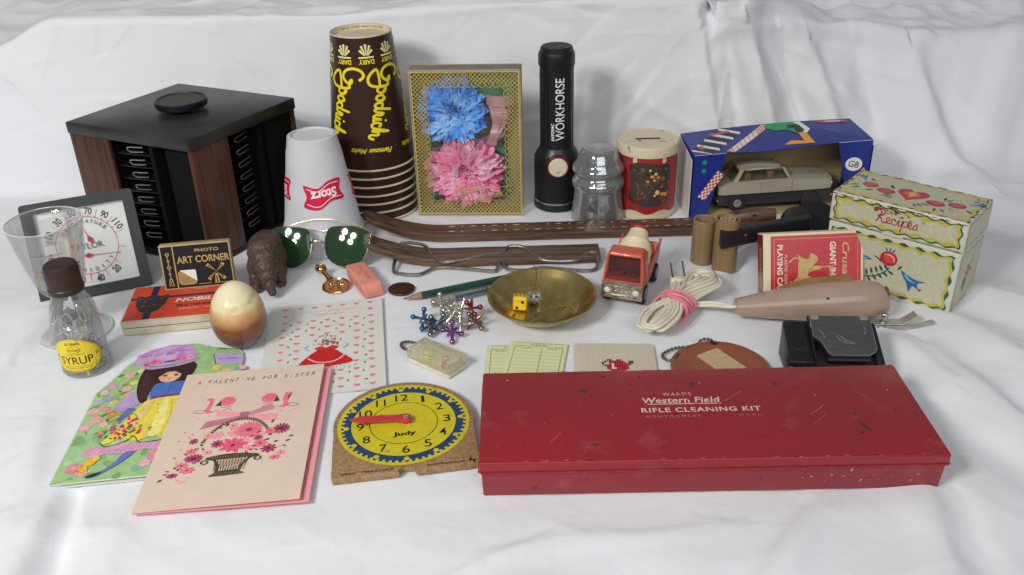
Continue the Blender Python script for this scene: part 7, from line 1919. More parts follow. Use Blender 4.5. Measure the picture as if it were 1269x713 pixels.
# ------------------------------------------------------------------ red rifle cleaning kit tin
def red_kit():
    t = thing("metal_tin", "long flat red metal tin lettered RIFLE CLEANING KIT, scratched lid", "metal tin", (-24.5, 469.8, 0), (0, 0, -.75))
    W, D = 301.5, 104
    def redm(name, c, wear=1):
        m = mat(name, c, rough=.32, color2=(0.26, 0.012, 0.016), vscale=14, contrast=(.35, .8), rvary=.14, coat=.25, bump=.06, bscale=60, detail=7)
        n = m.node_tree.nodes; L = m.node_tree.links; b = n["Principled BSDF"]; src = b.inputs["Base Color"].links[0].from_socket
        tc_ = n["Texture Coordinate"]
        def layer(src, scale, lo, hi, colr, stretch=(1, 1, 1), detail=8):
            mp = n.new("ShaderNodeMapping"); mp.inputs["Scale"].default_value = stretch; L.new(tc_.outputs["Object"], mp.inputs[0])
            t_ = n.new("ShaderNodeTexNoise"); t_.inputs["Scale"].default_value = scale; t_.inputs["Detail"].default_value = detail; t_.inputs["Roughness"].default_value = .65; L.new(mp.outputs[0], t_.inputs[0])
            r = n.new("ShaderNodeMapRange"); r.inputs["From Min"].default_value = lo; r.inputs["From Max"].default_value = hi; L.new(t_.outputs["Fac"], r.inputs["Value"])
            x = n.new("ShaderNodeMix"); x.data_type = 'RGBA'; x.inputs[7].default_value = (*colr, 1); L.new(r.outputs[0], x.inputs[0]); L.new(src, x.inputs[6]); return x.outputs[2]
        src = layer(src, 30, .58, .98, (0.42, 0.10, 0.11))           # chalky rubbed patches
        src = layer(src, 46, .665, .70, (0.07, 0.018, 0.016), detail=4)          # dark chips
        src = layer(src, 90, .74, .755, (0.62, 0.50, 0.46), (1, 2.2, 1), 5)        # pale nicks
        L.new(src, b.inputs["Base Color"])
        return m
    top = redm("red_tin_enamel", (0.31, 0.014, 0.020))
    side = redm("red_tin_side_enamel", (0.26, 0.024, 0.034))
    m = MB(); m.hexa([(2, 1.5, 0), (W - 3, 1.5, 0), (W - 3, D - 1.5, 0), (2, D - 1.5, 0), (1.2, 1.2, 21), (W - 1.5, 1.2, 21), (W - 1.5, D - 1.2, 21), (1.2, D - 1.2, 21)], .9, 3); m.build("tray", side, t)
    m = MB(); m.box(W / 2, D / 2, 24.0, W, D, 8.4, 1.3, 3); m.build("lid", top, t)
    m = MB(); m.tube([(.8, -.15, 20.3), (W - .8, -.15, 20.3)], .7, 8); m.tube([(-.15, .8, 20.3), (-.15, D - .8, 20.3)], .7, 8); m.tube([(W + .15, .8, 20.3), (W + .15, D - .8, 20.3)], .7, 8); m.build("rolled_lid_edge", top, t, kind="stuff")
    A = Art(base=28.26, dz=.006); C = '#d8c4b4'
    cx = 151.5
    A.text("WARDS", cx - 14, 72, 3.6, C, w=20, space=1.3); A.text("Western Field", cx - 12, 64.8, 6.6, C, w=54, bold=.022, shear=.12, space=1.06)
    A.rect(cx - 36, 59.9, cx + 15, 60.8, C)
    A.text("RIFLE CLEANING KIT", cx + 0, 53.5, 5.2, C, w=82, bold=.02, space=1.12)
    A.text("MONTGOMERY", cx - 20, 46, 2.4, '#b88a80', w=38, space=1.5); A.text("WARD", cx + 32, 46, 2.2, '#a8706a', w=16, space=1.6)
    A.build("lid_lettering", printmat("worn_white_lettering", rough=.45, wear=.14, wcol=(0.33, 0.02, 0.025), wscale=260), t)
    A = Art(base=28.25, dz=.002); rnd = random.Random(31)
    for k in range(34):
        x, y = rnd.uniform(8, 292), rnd.uniform(6, 98); l, a = rnd.uniform(3, 26) if k % 3 else rnd.uniform(1, 4), rnd.gauss(0, .7) + (1.4 if k % 4 == 0 else 0)
        x1, y1 = min(297, max(4, x + l * cos(a))), min(100, max(4, y + l * sin(a) * .6))
        A.stroke([(x, y), ((x + x1) / 2 + rnd.uniform(-.6, .6), (y + y1) / 2 + rnd.uniform(-.5, .5)), (x1, y1)], rnd.uniform(.12, .32), rnd.choice(['#a85a58', '#b8706a', '#8a4844', '#6e1a1e', '#c08a80']), sm=3)
    for k in range(26):
        x, y = rnd.uniform(8, 292), rnd.uniform(5, 99); r = rnd.uniform(.3, 1.2)
        A.poly([(x + r * rnd.uniform(.5, 1.2) * cos(q), y + r * rnd.uniform(.4, 1) * sin(q)) for q in (2 * pi * i / 8 for i in range(8))], rnd.choice(['#3a1214', '#4a1a1a', '#c8a090', '#5a1c1e', '#2e1012']))
    for k in range(70):
        x = rnd.uniform(3, 298); A.ell(x, rnd.choice([.9, 1.3, 103, .7]), rnd.uniform(.4, 2.2), .25, rnd.choice(['#7a3030', '#b07a70', '#4a1416', '#c49a8c']), n=7)
    A.build("lid_scratches", printmat("scratch_print", rough=.45), t, kind="stuff")
    A = Art(base=.05, dz=.005); rnd = random.Random(8)
    for k in range(22):
        x = 240 + rnd.gauss(0, 17); y = rnd.choice([8, 12, 17]) + rnd.uniform(-1.2, 1.2)
        A.poly([(x + rnd.uniform(.3, 1.1) * cos(q) * 1.3, y + rnd.uniform(.2, .6) * sin(q)) for q in (2 * pi * i / 7 for i in range(7))], rnd.choice(['#c9b8a0', '#8a7460', '#b09a84']))
    A.build("side_chips", printmat("chip_metal", rough=.5), t, M=Matrix(((1, 0, 0, 0), (0, 0, -1, 1.0), (0, 1, 0, 0), (0, 0, 0, 1))))
red_kit()

# ------------------------------------------------------------------ toy clock board
def clock():
    t = thing("toy_clock", "yellow faced wooden teaching clock board with blue geared ring and red hands", "toy clock", (-81, 546, -1.0), (0, 0, 8))
    bd = mat("pressed_wood_board", (0.40, 0.25, 0.12), rough=.6, color2=(0.25, 0.145, 0.065), vscale=420, contrast=(.35, .65), bump=.25, bscale=700)
    ed = mat("board_edge", (0.22, 0.13, 0.06), rough=.7, vary=.3, vscale=200)
    R_ = 50.5
    out = [(-50.5, -54), (-6, -54), (-5.4, -49.6), (-3.4, -48), (3.4, -48), (5.4, -49.6), (6, -54), (44, -54), (48, -53), (49.8, -50)] + [(R_ * cos(R(a)) * 1.0, R_ * sin(R(a)) + 1) for a in range(-14, 195, 5)] + [(-50.8, -30), (-51.2, -50)]
    m = MB(); m.prism(out, 1.2, 6.5, .6); m.build("board", bd, t)
    A = Art(base=6.56, dz=.008); Y = '#cfc01f'; N = '#20406a'; K = '#17161a'
    A.ell(0, 0, 47.5, 47.5, Y, n=96)
    # blue gear ring with yellow teeth cut outside
    pts = []
    nt = 60
    for i in range(nt):
        a0 = 2 * pi * i / nt; w = 2 * pi / nt
        for f, r in ((-.32, 42.6), (-.22, 44.9), (.22, 44.9), (.32, 42.6)): pts.append((r * cos(a0 + f * w), r * sin(a0 + f * w)))
    A.poly(pts, N); A.ell(0, 0, 37.6, 37.6, Y, n=96)
    for i in range(12): a = R(30 * i); A.ell(41.2 * cos(a), 41.2 * sin(a), 2.0, 2.0, Y, n=16)
    A.ring(0, 0, 24.2, 24.7, K, 80)
    for i in range(1, 13):
        a = R(90 - 30 * i); A.text(str(i), 31.2 * cos(a), 31.0 * sin(a), 8.2, K, w=(9.5 if i > 9 and i != 11 else 7 if i == 11 else 2.4 if i == 1 else 5.2), bold=.004)
    A.text("Judy", 0, -13.6, 6.0, K, w=16.5, bold=.035)
    A.text("Judy/Instructo", 26, -51.0, 2.6, K, w=26, bold=.01, shear=.2); A.poly([(42, -52), (42, -49), (43.5, -47.5), (43.5, -50), (46, -50), (46, -53), (44.6, -53), (44.6, -51), (43, -51)], K)
    A.text("206041   MINI-CLOCK", -27, -50.6, 2.4, K, w=36)
    A.build("dial_print", printmat("clock_print", rough=.42, spec=.5, grain=.09, bump=.1, bscale=500), t)
    hand = mat("red_plastic_hand", (0.58, 0.035, 0.05), rough=.3, coat=.3)
    for name, ang, L_, z, w in (("minute_hand", 174, 41, 9.6, 3.6), ("hour_hand", 166, 28, 8.2, 3.8)):
        h = [(-4, 0), (-3, 3.4), (1, 4.2), (5, 3.4), (10, 2.6 * w / 3.6), (L_ - 14, w * .85), (L_ - 11, w * 1.5), (L_, 0), (L_ - 11, -w * 1.1), (L_ - 14, -w * .8), (10, -2.6 * w / 3.6), (5, -3.4), (1, -4.2), (-3, -3.4)]
        if name == "hour_hand": h = [(-4, 0), (-3, 3.4), (1, 4.2), (5, 3.4), (10, 2.8), (L_ - 11, 2.2), (L_ - 10, 4.6), (L_, 0), (L_ - 10, -3.4), (L_ - 11, -2.0), (10, -2.8), (5, -3.4), (1, -4.2), (-3, -3.4)]
        m = MB(); m.prism(h, 0, 1.3, .3, M=T(2, 1, z, rz=ang)); m.build(name, hand, t)
    m = MB(); m.lathe([(3.4, 6.6), (3.4, 10.8), (.01, 10.8)], 24, T(2, 1, 0)); m.build("hub_spacer", hand, t)
    m = MB(); m.lathe([(2.4, 10.8), (2.4, 11.5), (1.8, 12), (.01, 12.2)], 20, T(2, 1, 0)); m.box(2, 1, 12.2, 3.4, .6, .3); m.box(2, 1, 12.2, .6, 3.4, .3); m.build("rivet", steel, t)
    A = Art(base=6.75); A.ell(-13.5, -30.5, 2.0, 1.7, '#c9a07a', n=9); A.ell(-12.2, -31.3, 1.0, 1.1, '#b07a60', n=8); A.ell(5, 1, 4, 3, '#b8a638', n=12); A.build("stain", printmat("stain_print"), t, kind="stuff")
clock()

# ------------------------------------------------------------------ greeting cards
def bent(A_, z0, fn): return fn
def sheet(w, h, zf, th=.45, nx=14, ny=14, y0=0):
    m = MB(); top = [[(x, y, zf(x, y) + th) for x in [w * i / nx for i in range(nx + 1)]] for y in [y0 + h * j / ny for j in range(ny + 1)]]
    bot = [[(x, y, z - th) for x, y, z in r] for r in top]
    m.loft(top, cap=False, closed_ring=False); m.loft(bot, cap=False, closed_ring=False)
    for a, b in ((top[0], bot[0]), (top[-1], bot[-1])): m.loft([a, b], cap=False, closed_ring=False)
    m.loft([[r[0] for r in top], [r[0] for r in bot]], cap=False, closed_ring=False); m.loft([[r[-1] for r in top], [r[-1] for r in bot]], cap=False, closed_ring=False)
    bmesh.ops.remove_doubles(m.bm, verts=m.bm.verts, dist=1e-4)
    return m

def heart_card():
    t = thing("greeting_card", "white valentine card with rows of small pink hearts and a lady in red gown", "greeting card", (-197.5, 585, .3), (0, 0, 7.6), "greeting cards lying on the cloth")
    w, h = 99.5, 0
    W, H = 99, 143
    wh = mat("white_card_stock", (0.74, 0.73, 0.68), rough=.6, vary=.03)
    zf = lambda x, y: .2 + .8 * (x / W) ** 2 + .5 * y / H
    m = sheet(W, H, zf); m.build("front_leaf", wh, t); 
    m = sheet(W, H, lambda x, y: -.25, .2); m.build("back_leaf", wh, t)
    A = Art(base=.5, dz=.004); P = '#f07a96'; G = '#4a6a48'
    for i in range(7):
        for j in range(12):
            x = 14 + i * 12.4; y = 136.5 - j * 11.8
            if y < 6 or (j == 1 and 0 < i < 6) or (30 < x < 76 and 36 < y < 84): continue
            A.heart(x + .4 * sin(i * 7 + j), y, 5.0, 4.0, P)
    for i in range(6):
        for j in range(12):
            x = 20.4 + i * 12.4; y = 131 - j * 11.8
            if y < 6 or y > 118 or (27 < x < 80 and 36 < y < 86): continue
            A.leaf(x, y, 3.0, 1.4, 20 + 50 * ((i + j) % 3), G)
    i0 = len(A.P)
    A.text("To A Very Dear Sister", W / 2 + 2, 128, 2.6, '#efb4c2', w=50, shear=.2); A.text("Valentine", W / 2 + 2, 122.5, 2.6, '#efb4c2', w=26, shear=.2); i0 = len(A.P)
    # lady seen from above: wide red gown, flowered head
    A.poly(smooth([(24, 52), (35, 71), (44, 80), (52, 83), (60, 80), (68, 71), (80, 54), (64, 49), (50, 48), (36, 49)], 5, True), '#c8221e')
    A.poly(smooth([(40, 84), (47, 87), (52, 84), (58, 87), (65, 84), (60, 79), (52, 81), (45, 79)], 4, True), '#d2322a')
    A.stroke([(34, 66), (42, 58), (50, 56), (58, 56), (66, 60), (72, 68)], 2.2, '#f0a8b0', sm=5); A.stroke([(40, 61), (50, 58), (60, 59)], 1, '#c8221e', sm=4)
    rnd = random.Random(4)
    for k in range(46): A.ell(52 + rnd.gauss(0, 6.5), 94 + rnd.gauss(0, 4.2), rnd.uniform(.8, 1.9), rnd.uniform(.7, 1.5), rnd.choice(['#b8483e', '#c87a58', '#7a6a44', '#d8a080', '#9a3a34', '#5a6a4a']), n=8)
    for k in range(5): A.heart(44 + k * 4.2, 106 + 2 * sin(k), 2.4, 2.2, '#c8342e')
    A.stroke([(35, 80), (30, 86), (34, 90)], .9, '#7a9ac0', sm=4); A.stroke([(70, 80), (75, 86), (71, 90)], .9, '#7a9ac0', sm=4)
    for k in range(14): A.leaf(22 + k * 4.6, 45 + 2 * sin(k * 2), 2.6, 1.1, k * 50, G)
    A.remap(i0, lambda x, y: 51 + (x - 52) * .79, lambda x, y: 37.5 + (y - 48) * .8)
    A.build("front_picture", printmat("card_ink", rough=.6, grain=.04), t, surf=lambda u, v, o: (u, v, zf(u, v) + o), cell=8)
heart_card()

def girl_card():
    t = thing("greeting_card", "green flowery folded card with a dark haired girl in yellow skirt and lilac bonnet", "greeting card", (-315, 489.5, .3), (0, 0, 6.6), "greeting cards lying on the cloth")
    g = mat("card_green_stock", (0.70, 0.74, 0.62), rough=.6)
    # outline in card space (mm)
    out = [(0, 0), (112, 0), (112, 70), (111, 120), (110, 152), (105, 160), (86, 161)] + smooth([(82, 163), (76, 171), (64, 174), (48, 170), (30, 161), (19, 149), (16, 141)], 4) + [(12, 130), (3, 110)]
    m = MB(); m.prism(out, 0, .45); m.build("back_leaf", g, t)
    zf = lambda x, y: .7 + 1.8 * (1 - y / 170) + .5 * sin(x / 112 * pi)
    m = MB(); m.prism([(x, y) for x, y in out], 0, .5)
    bm_ = m.bm; bmesh.ops.triangulate(bm_, faces=bm_.faces)
    for k in range(1, 16): bmesh.ops.bisect_plane(bm_, geom=list(bm_.verts) + list(bm_.edges) + list(bm_.faces), plane_co=(k * 8, 0, 0), plane_no=(1, 0, 0)); bmesh.ops.bisect_plane(bm_, geom=list(bm_.verts) + list(bm_.edges) + list(bm_.faces), plane_co=(0, k * 9, 0), plane_no=(0, 1, 0))
    for v in bm_.verts: v.co.z += zf(v.co.x, v.co.y)
    m.build("front_leaf", g, t)
    A = Art(base=.56, dz=.0014); rnd = random.Random(21)
    inset = [(x + (1 if x < 60 else -1) * .8, y + (.8 if y < 80 else -.8)) for x, y in out]
    A.poly(inset, '#a2c78a')
    for k in range(110):      # watercolour greens
        x, y = rnd.uniform(5, 110), rnd.uniform(3, 140)
        y *= .93
        if y > 104 + (x * 1.9): continue
        A.ell(x, y, rnd.uniform(2.5, 8), rnd.uniform(1.5, 4), rnd.choice(['#9ccb8a', '#b4d89e', '#8abb78', '#84b89a', '#c4dcaa', '#a6cf9a', '#86ac68']), n=10, rot=rnd.uniform(0, 180))
    for k in range(30):
        x, y = rnd.uniform(5, 30), rnd.uniform(60, 150)
        y *= .93
        if y > 100 + x * 1.9: continue
        A.ell(x + .0, y, rnd.uniform(2, 6), rnd.uniform(1, 2.2), rnd.choice(['#5f8c3a', '#86a84a', '#9ab85a']), n=9, rot=45)
    # lilac sign and top flourish
    i0 = len(A.P)
    A.poly([(31, 160), (34, 171), (44, 181), (62, 187), (79, 184), (86, 171), (88, 160), (60, 156)], '#c9a0cf'); 
    for k in range(16): A.ell(rnd.uniform(38, 82), rnd.uniform(161, 180), rnd.uniform(3, 8), rnd.uniform(2, 4), rnd.choice(['#d6b0da', '#bd8cc8', '#d9a0cc', '#cfa8dc']), n=12, rot=rnd.uniform(0, 90))
    A.text("Just For You", 52, 172, 4.0, '#6a4a86', w=30, shear=.3, rot=4); A.text("To Enjoy", 74, 176, 3.2, '#a0509a', w=14, shear=.3, rot=8)
    A.poly([(93, 166), (97, 150), (118, 148), (118, 158), (112, 166)], '#c4abd8'); A.stroke([(93, 166), (97, 150)], .8, '#5a4a4a'); A.text("At Easter", 106, 158, 3.2, '#5a4a86', w=17, shear=.3)
    A.remap(i0, lambda x, y: x * .92 - 7 if x < 92 else x - 7, lambda x, y: y - 13)
    def fl(x, y, r, c, cc='#e8c040', n=6): A.flower(x, y, r, c, cc, n=n, rot=rnd.uniform(0, 60), petal=.8)
    for (x, y, r, c) in ((24, 147, 5, '#f0a0a8'), (33, 152, 4.5, '#f4c9b0'), (14, 131, 5, '#d99ac8'), (10, 122, 4, '#f0b8c8'), (9, 108, 5, '#a8b4d8'), (16, 112, 4.5, '#9aa4cc'), (8, 95, 5, '#f0a8b0'), (16, 97, 4, '#e890a0'), (21, 105, 4, '#e8d070'), (13, 82, 5.5, '#f4a0a0'), (23, 88, 4.5, '#e87a50'), (7, 72, 5, '#f0a8b8'), (20, 74, 4, '#f4c0b0'),
                         (26, 125, 5, '#f4b0c0'), (30, 134, 4, '#e8d888'), (28, 115, 3.5, '#f0a070'), (42, 150, 4, '#e8d070'), (100, 140, 4, '#e8d070'), (108, 136, 4.5, '#b0b8dc'), (112, 144, 4, '#e8b0c0'), (92, 147, 4.5, '#e8d070'),
                         (12, 16, 6.5, '#e08aa0'), (19, 10, 5, '#f0a8b4'), (66, 22, 7.5, '#e890a8'), (76, 30, 7, '#f0a0b4'), (80, 20, 6, '#e8a0b8'), (60, 14, 5, '#f0b0c4'), (90, 34, 6, '#e890a8'), (100, 22, 6, '#f0b0c0')):
        if y > 60: y = y * .90 - 1
        fl(x, y, r * .9, c)
    # girl: sleeve, hair, face, hat, bodice, skirt
    i0 = len(A.P)
    A.poly(smooth([(34, 106), (28, 98), (30, 90), (40, 88), (52, 94), (58, 104), (50, 114), (40, 114)], 5, True), '#b8a0cc'); A.stroke([(30, 92), (42, 92), (54, 100)], .6, '#7a6a90', sm=4)
    A.poly([(44, 92), (36, 76), (40, 72), (54, 90)], '#6a70b4')
    A.poly(smooth([(50, 156), (44, 140), (46, 118), (54, 100), (62, 98), (62, 112), (70, 130), (90, 134), (98, 126), (106, 136), (108, 152), (96, 160), (74, 162)], 5, True), '#3c1d20')
    for k in range(8): A.stroke([(50 + k, 148 - k * 2), (48 + k * 1.4, 124), (55 + k, 104)], .5, '#5a2f30', sm=5)
    A.ell(80, 136, 13, 9.8, '#f0b694', n=26); A.poly(smooth([(66, 142), (72, 148), (84, 149), (94, 143), (92, 139), (84, 143), (74, 142), (68, 136)], 4, True), '#3c1d20')
    A.ell(74, 137, 2.7, 1.3, '#2e2430', n=12); A.ell(87, 137, 2.7, 1.3, '#2e2430', n=12); A.ell(80.4, 131, 1.5, .7, '#c84a44', n=8); A.ell(72, 132, 2.4, 1.3, '#f0968a', n=9); A.ell(89, 132, 2.4, 1.3, '#f0968a', n=9); A.stroke([(70, 139.6), (77, 140)], .5, '#2e2430'); A.stroke([(84, 140), (91, 139.6)], .5, '#2e2430')
    A.poly(smooth([(40, 158), (50, 150), (66, 150), (86, 152), (104, 158), (110, 164), (96, 164), (78, 160), (56, 160), (44, 164)], 5, True), '#b4a8c4'); A.stroke([(42, 159), (54, 154), (72, 154), (90, 157), (108, 163)], .8, '#5a5068', sm=5)
    for (x, y, r, c) in ((54, 162, 5, '#e86a90'), (62, 160, 4.5, '#f08aa0'), (46, 158, 4, '#d85a80'), (90, 164, 5, '#e87aa8'), (98, 165, 4.5, '#f0a0c0'), (82, 163, 3.5, '#d87aa8')): fl(x, y, r, c, '#a83a60')
    A.poly(smooth([(66, 124), (84, 126), (104, 125), (106, 112), (104, 106), (70, 104), (64, 108)], 4, True), '#4f74bc'); A.stroke([(85, 124), (85, 108)], .4, '#28407a'); 
    for y in (121, 116, 111): A.ell(85, y, .8, .8, '#28407a', n=8)
    A.poly([(66, 106), (106, 108), (106, 102), (66, 100)], '#8a3a80')
    A.poly(smooth([(66, 101), (106, 103), (114, 88), (118, 66), (117, 48), (100, 44), (84, 50), (68, 44), (52, 50), (36, 44), (30, 46), (40, 60), (50, 76), (58, 92)], 4, True), '#ecd850')
    for pts in ([(72, 100), (66, 74), (50, 52)], [(82, 101), (80, 74), (74, 48)], [(92, 101), (96, 74), (92, 48)], [(100, 101), (110, 72), (112, 50)]): A.stroke(pts, .5, '#a08a30', sm=5)
    A.poly(smooth([(82, 100), (88, 100), (92, 70), (88, 50), (78, 52), (80, 76)], 4, True), '#f4e98a'); A.poly(smooth([(66, 98), (70, 98), (62, 70), (52, 56), (48, 60), (58, 80)], 4, True), '#f2c98a')
    for k in range(16): A.ell(rnd.uniform(60, 112), rnd.uniform(54, 96), .9, .7, '#5a7a4a', n=6)
    A.stroke([(28, 46), (38, 40), (54, 44), (64, 50), (72, 42), (88, 42), (104, 44), (118, 46)], 1.2, '#5a5a2e', sm=5)
    ped = [(12, 33), (22, 42), (38, 39), (54, 43), (70, 41), (90, 41), (117, 45), (116, 34), (96, 30), (80, 33), (60, 29), (40, 31), (26, 27)]
    A.poly(ped, '#e6a4c4')
    for k in range(26):
        x = 15 + k * 4; A.stroke([(x + 4, 40 + (k % 3)), (x, 30 + (k % 2) * 2)], .5, '#b86a9a')
    rr = random.Random(2)
    for k in range(70):        # basket of red flowers over the skirt
        x, y = 48 + rr.gauss(0, 13), 62 + rr.gauss(0, 6.5)
        A.ell(x, y, rr.uniform(1.2, 2.8), rr.uniform(1, 2.2), rr.choice(['#d8304a', '#e8506a', '#c83a30', '#f07a8a', '#e8a04a', '#4a7a3a', '#b82a50', '#7a9a4a', '#f0b0b8']), n=8, rot=rr.uniform(0, 180))
    A.stroke([(34, 66), (40, 80), (54, 82), (62, 72)], .8, '#a87a30', sm=5)
    # legs and chick
    A.poly(smooth([(60, 30), (70, 30), (60, 18), (46, 8), (38, 4), (36, 6), (46, 12), (54, 20)], 4, True), '#6f74ba'); A.poly(smooth([(44, 8), (38, 4), (29, 3), (30, 5.5), (38, 8)], 3, True), '#2c2c4a')
    A.ell(27, 22, 6, 4.4, '#f0c020', n=14); A.ell(22, 14, 5.2, 4.0, '#f0b81c', n=14); A.ell(32, 26, 4, 3.4, '#f4d040', n=12); A.ell(18, 12, 2, 1, '#e87a20', n=8)
    A.remap(i0, lambda x, y: 4.5 + x * .65, lambda x, y: .5 + y * .91)
    A.build("front_picture", printmat("watercolour_ink", rough=.5, spec=.4, grain=.12, bscale=500), t, surf=lambda u, v, o: (u, v, zf(u, v) + o), cell=8)
girl_card()

def sister_card():
    t = thing("greeting_card", "cream valentine card with pink edge, cherubs and flower basket, overlapping two other cards", "greeting card", (-248.5, 459.5, 1.2), (0, 0, 3.4), "greeting cards lying on the cloth")
    W, H = 113, 157
    cr = mat("cream_card_stock", (0.76, 0.60, 0.47), rough=.65, vary=.05, vscale=60, bump=.1, bscale=900)
    pk = mat("pink_card_leaf", (0.88, 0.34, 0.37), rough=.6)
    zf = lambda x, y: 2.6 + 1.4 * (y / H) + 3.0 * ((x / W) ** 2) + .9 * sin(pi * x / W)
    zb = lambda x, y: 1.4 + 1.8 * (y / H) + 1.0 * ((x / W) ** 2) * (1 - y / H)
    def sk(m):   # slight real taper of the fold: the leaf is a plain rectangle
        return m
    m = sheet(W - 5.5, H, zf, .4, 16, 16); m.build("front_leaf", cr, t)
    m = sheet(W, H, zb, .4, 14, 14); m.build("back_leaf", pk, t)
    A = Art(base=.47, dz=.0014); K = '#4a4030'; P = '#f0788c'; P2 = '#f8a0a8'; M_ = '#b0406a'
    # wavy inner border on the pink leaf side
    cx = 54
    for i, ch in enumerate("A VALENTINE FOR SISTER"):
        if ch != ' ': A.text(ch, 12 + i * 4.2, 144 + .5 * sin(i), 4.6, K, w=2.9 if ch != 'I' else .5, shear=.2)
    i0 = len(A.P)
    def cherub(x, s_):
        f = lambda u, v: (x + u * s_, 122 + v)
        A.ell(*f(9, 3), 7.4, 6.0, P, n=24)
        for k in range(9): a = k * .7; A.ring(*f(9 + 3.6 * cos(a), 4 + 2.6 * sin(a)), .9, 1.25, '#e0506e', 10)
        A.poly([f(-9, 9), f(-4, 8), (f(-3.5, 0)), f(-5, -7), f(0, -10), f(-6, -11.5), f(-10, -8), f(-8, -2), f(-7, 4), f(-11, 7)], P)
        A.poly([f(-1, -2), f(3, 5), f(4.5, -2.5)], K); A.stroke([f(-19, -9), f(-14, -6), f(-9, -7)], .45, K, sm=4); A.stroke([f(-19, -9), f(-12, -10.5), f(-8, -9)], .45, K, sm=4)
        A.stroke([f(0, -8), f(6, -10), f(12, -7), f(15, -10)], .45, K, sm=4); A.stroke([f(4, -4), f(9, -5.5), f(14, -4)], .4, K, sm=3)
        A.ell(*f(8.5, -3.8), .5, .35, K, n=6); A.ell(*f(11.5, -3.8), .5, .35, K, n=6)
        for u, v in ((-16, -15), (-12, -17), (-4, -15)): A.heart(*f(u, v), 2.4, 2.0, '#f0a0ac')
    cherub(26, 1); cherub(82, -1)
    A.poly([(cx - 2, 108), (28, 114), (29, 106), (cx - 3, 103)], P2); A.poly([(cx - 3, 104), (22, 100), (18, 91), (cx - 4, 99)], '#c87a8a'); A.poly([(cx + 3, 107), (76, 118), (80, 110), (cx + 4, 103)], '#d08a96'); A.poly([(cx + 3, 104), (84, 104), (84, 95), (cx + 2, 99)], P2)
    A.poly([(cx - 4, 109), (cx + 4, 109), (cx + 4, 99), (cx - 4, 100)], '#b86a80')
    # basket handle: twisted cord
    A.ring(cx, 68, 27.5, 30.2, K, 50, 15, 168, ky=1.12)
    for i in range(34):
        a = R(18 + i * 4.4); A.stroke([(cx + 27.6 * cos(a), 68 + 27.6 * 1.12 * sin(a)), (cx + 30 * cos(a + .05), 68 + 30 * 1.12 * sin(a + .05))], .5, '#c9b494')
    def daisy(x, y, r, c, cc, n=14, ky=.8):
        for k in range(n):
            a = 2 * pi * k / n; A.ell(x + r * .6 * cos(a), y + r * .6 * sin(a) * ky, r * .42, r * .13, c, n=7, rot=math.degrees(a), up=(k % 3 == 0))
        A.up(); A.ell(x, y, r * .24, r * .2, cc, n=10)
    rnd = random.Random(5)
    for (x, y, r) in ((43, 70, 6), (50, 84, 6.5), (60, 70, 6), (70, 78, 7), (36, 82, 5), (66, 60, 5)): A.flower(x, y, r, P2, '#f0788c', n=6, petal=.8)
    daisy(62, 86, 12, P, '#a03a60', 18); daisy(22, 50, 8.5, M_, '#5a2040', 16); daisy(90, 84, 8, '#a03a60', '#5a2040', 14); 
    for (x, y, r, c) in ((38, 70, 6, M_), (72, 74, 4.5, '#a84a70'), (83, 57, 8, M_), (9, 20, 5.5, M_), (17, 76, 4.5, M_)): A.flower(x, y, r * .9, c, '#5a2040', n=8, petal=.5)
    for (x, y, r) in ((75, 66, 7), (81, 82, 5.5), (14, 38, 6.5), (20, 28, 7.5), (28, 82, 5), (18, 62, 5.5), (90, 40, 5.5), (94, 48, 4.5), (32, 58, 4.5), (47, 92, 4.5)): A.flower(x, y, r * .9, P if r > 5 else P2, M_, n=7, petal=.6)
    # poinsettia
    for k in range(9): a = 90 + 40 * k; A.leaf(52, 66, 13 if k % 2 else 11, 5.6, a, '#f0607c'); 
    for k in range(9): a = R(90 + 40 * k); A.stroke([(52, 66), (52 + 9 * cos(a), 66 + 9 * sin(a))], .35, '#7a2040')
    A.ell(52, 66, 1.8, 1.6, '#7a2040', n=10)
    for (x, y, a) in ((40, 92, 40), (42, 92, 100), (38, 90, 150), (26, 68, 120), (27, 72, 150), (24, 66, 200), (29, 62, 130), (66, 58, -20), (68, 62, 10), (71, 58, -40), (64, 55, -60), (78, 70, 20), (86, 66, 30), (80, 92, 60), (64, 76, 20), (70, 80, 50), (10, 32, 120), (6, 28, 160), (5, 24, 200), (12, 28, 90), (3, 14, 190), (0.5, 12, 200), (22, 40, 30), (26, 42, 60), (16, 56, 140), (96, 66, 30), (94, 60, -20), (98, 72, 20)):
        A.leaf(max(2, x), y, 4.6, 1.7, a, K)
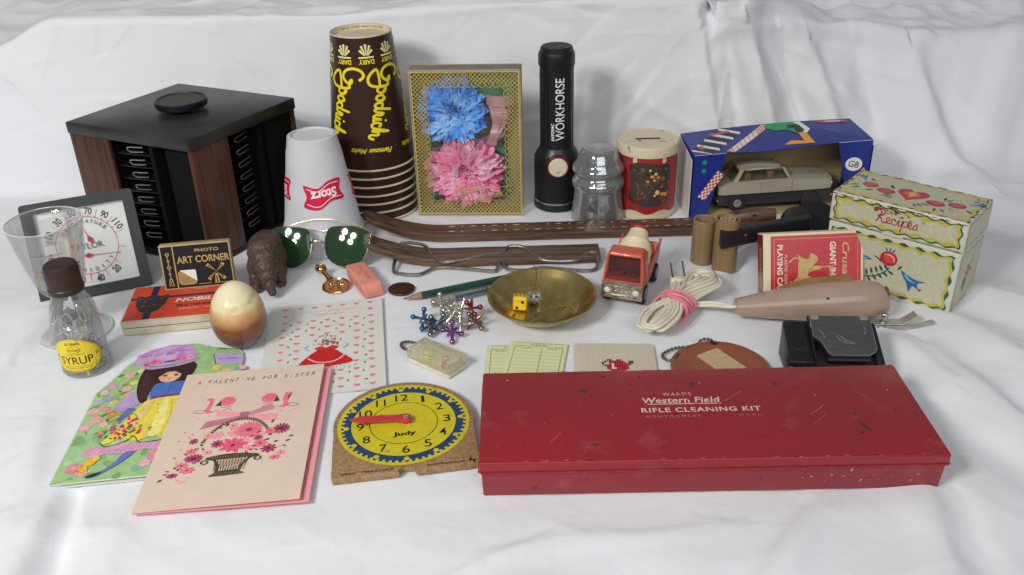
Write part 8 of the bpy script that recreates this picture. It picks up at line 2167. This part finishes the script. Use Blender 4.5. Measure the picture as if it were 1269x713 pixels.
    for k in range(16): A.heart(rnd.choice([rnd.uniform(4, 16), rnd.uniform(88, 102)]), rnd.uniform(28, 92), 2.4, 2.0, '#f090a0')
    for k in range(5): A.ell(14 + k * 2, 8 + rnd.uniform(-2, 6), 1.5, 1, '#f4b0b8', n=8)
    # basket
    i1 = len(A.P)
    A.poly(smooth([(29, 50), (54, 53), (80, 50), (82, 46), (74, 42), (68, 30), (66, 20), (70, 14), (36, 12), (40, 18), (40, 30), (35, 42), (27, 45)], 4, True), K)
    A.poly([(38, 43), (72, 44), (65, 30), (64, 22), (43, 21), (44, 31)], '#cbb394')
    for k in range(12): A.stroke([(37 + k * 3.2, 44), (45 + k * 2.0 - 6 + k * .3, 21)], .6, K); A.stroke([(37 + k * 3.2, 44), (37 + k * 2.6 + 4, 21)], .6, K)
    for k in range(18): A.stroke([(30 + k * 2.8, 50), (32 + k * 2.7, 46)], .4, '#b09a78')
    for k in range(13): A.stroke([(39 + k * 2.4, 18), (40 + k * 2.4, 14)], .4, '#b09a78')
    A.ring(26, 40, 2.6, 4.2, K, 18); A.ring(82, 41, 2.6, 4.2, K, 18)
    A.remap(i1, lambda x, y: 54 + (x - 54) * .78)
    ys = [(-20, 14), (0, 22), (12, 29), (50, 50), (66, 61), (86, 78), (104, 96), (122, 113), (150, 141)]
    def ym(x, y):
        for (a0, b0), (a1, b1) in zip(ys, ys[1:]):
            if y <= a1: return b0 + (b1 - b0) * (y - a0) / (a1 - a0)
        return y
    A.remap(i0, lambda x, y: 55 + (x - 54) * .83, ym)
    xf = lambda x, y: (min(max(x, .6), W - 6.2), min(max(y, .6), H - .6))
    A.build("front_picture", printmat("valentine_ink", rough=.65, grain=.06), t, surf=lambda u, v, o: (u, v, zf(u, v) + o), cell=7, xf=xf)
    A = Art(base=.45, dz=.004)
    A.stroke([(W - 4.6 + .5 * sin(y * .45), y) for y in range(2, 155, 2)], .5, '#c03a50')
    A.build("pink_leaf_line", printmat("valentine_ink", rough=.65), t, surf=lambda u, v, o: (u, v, zb(u, v) + o), cell=7)
sister_card()
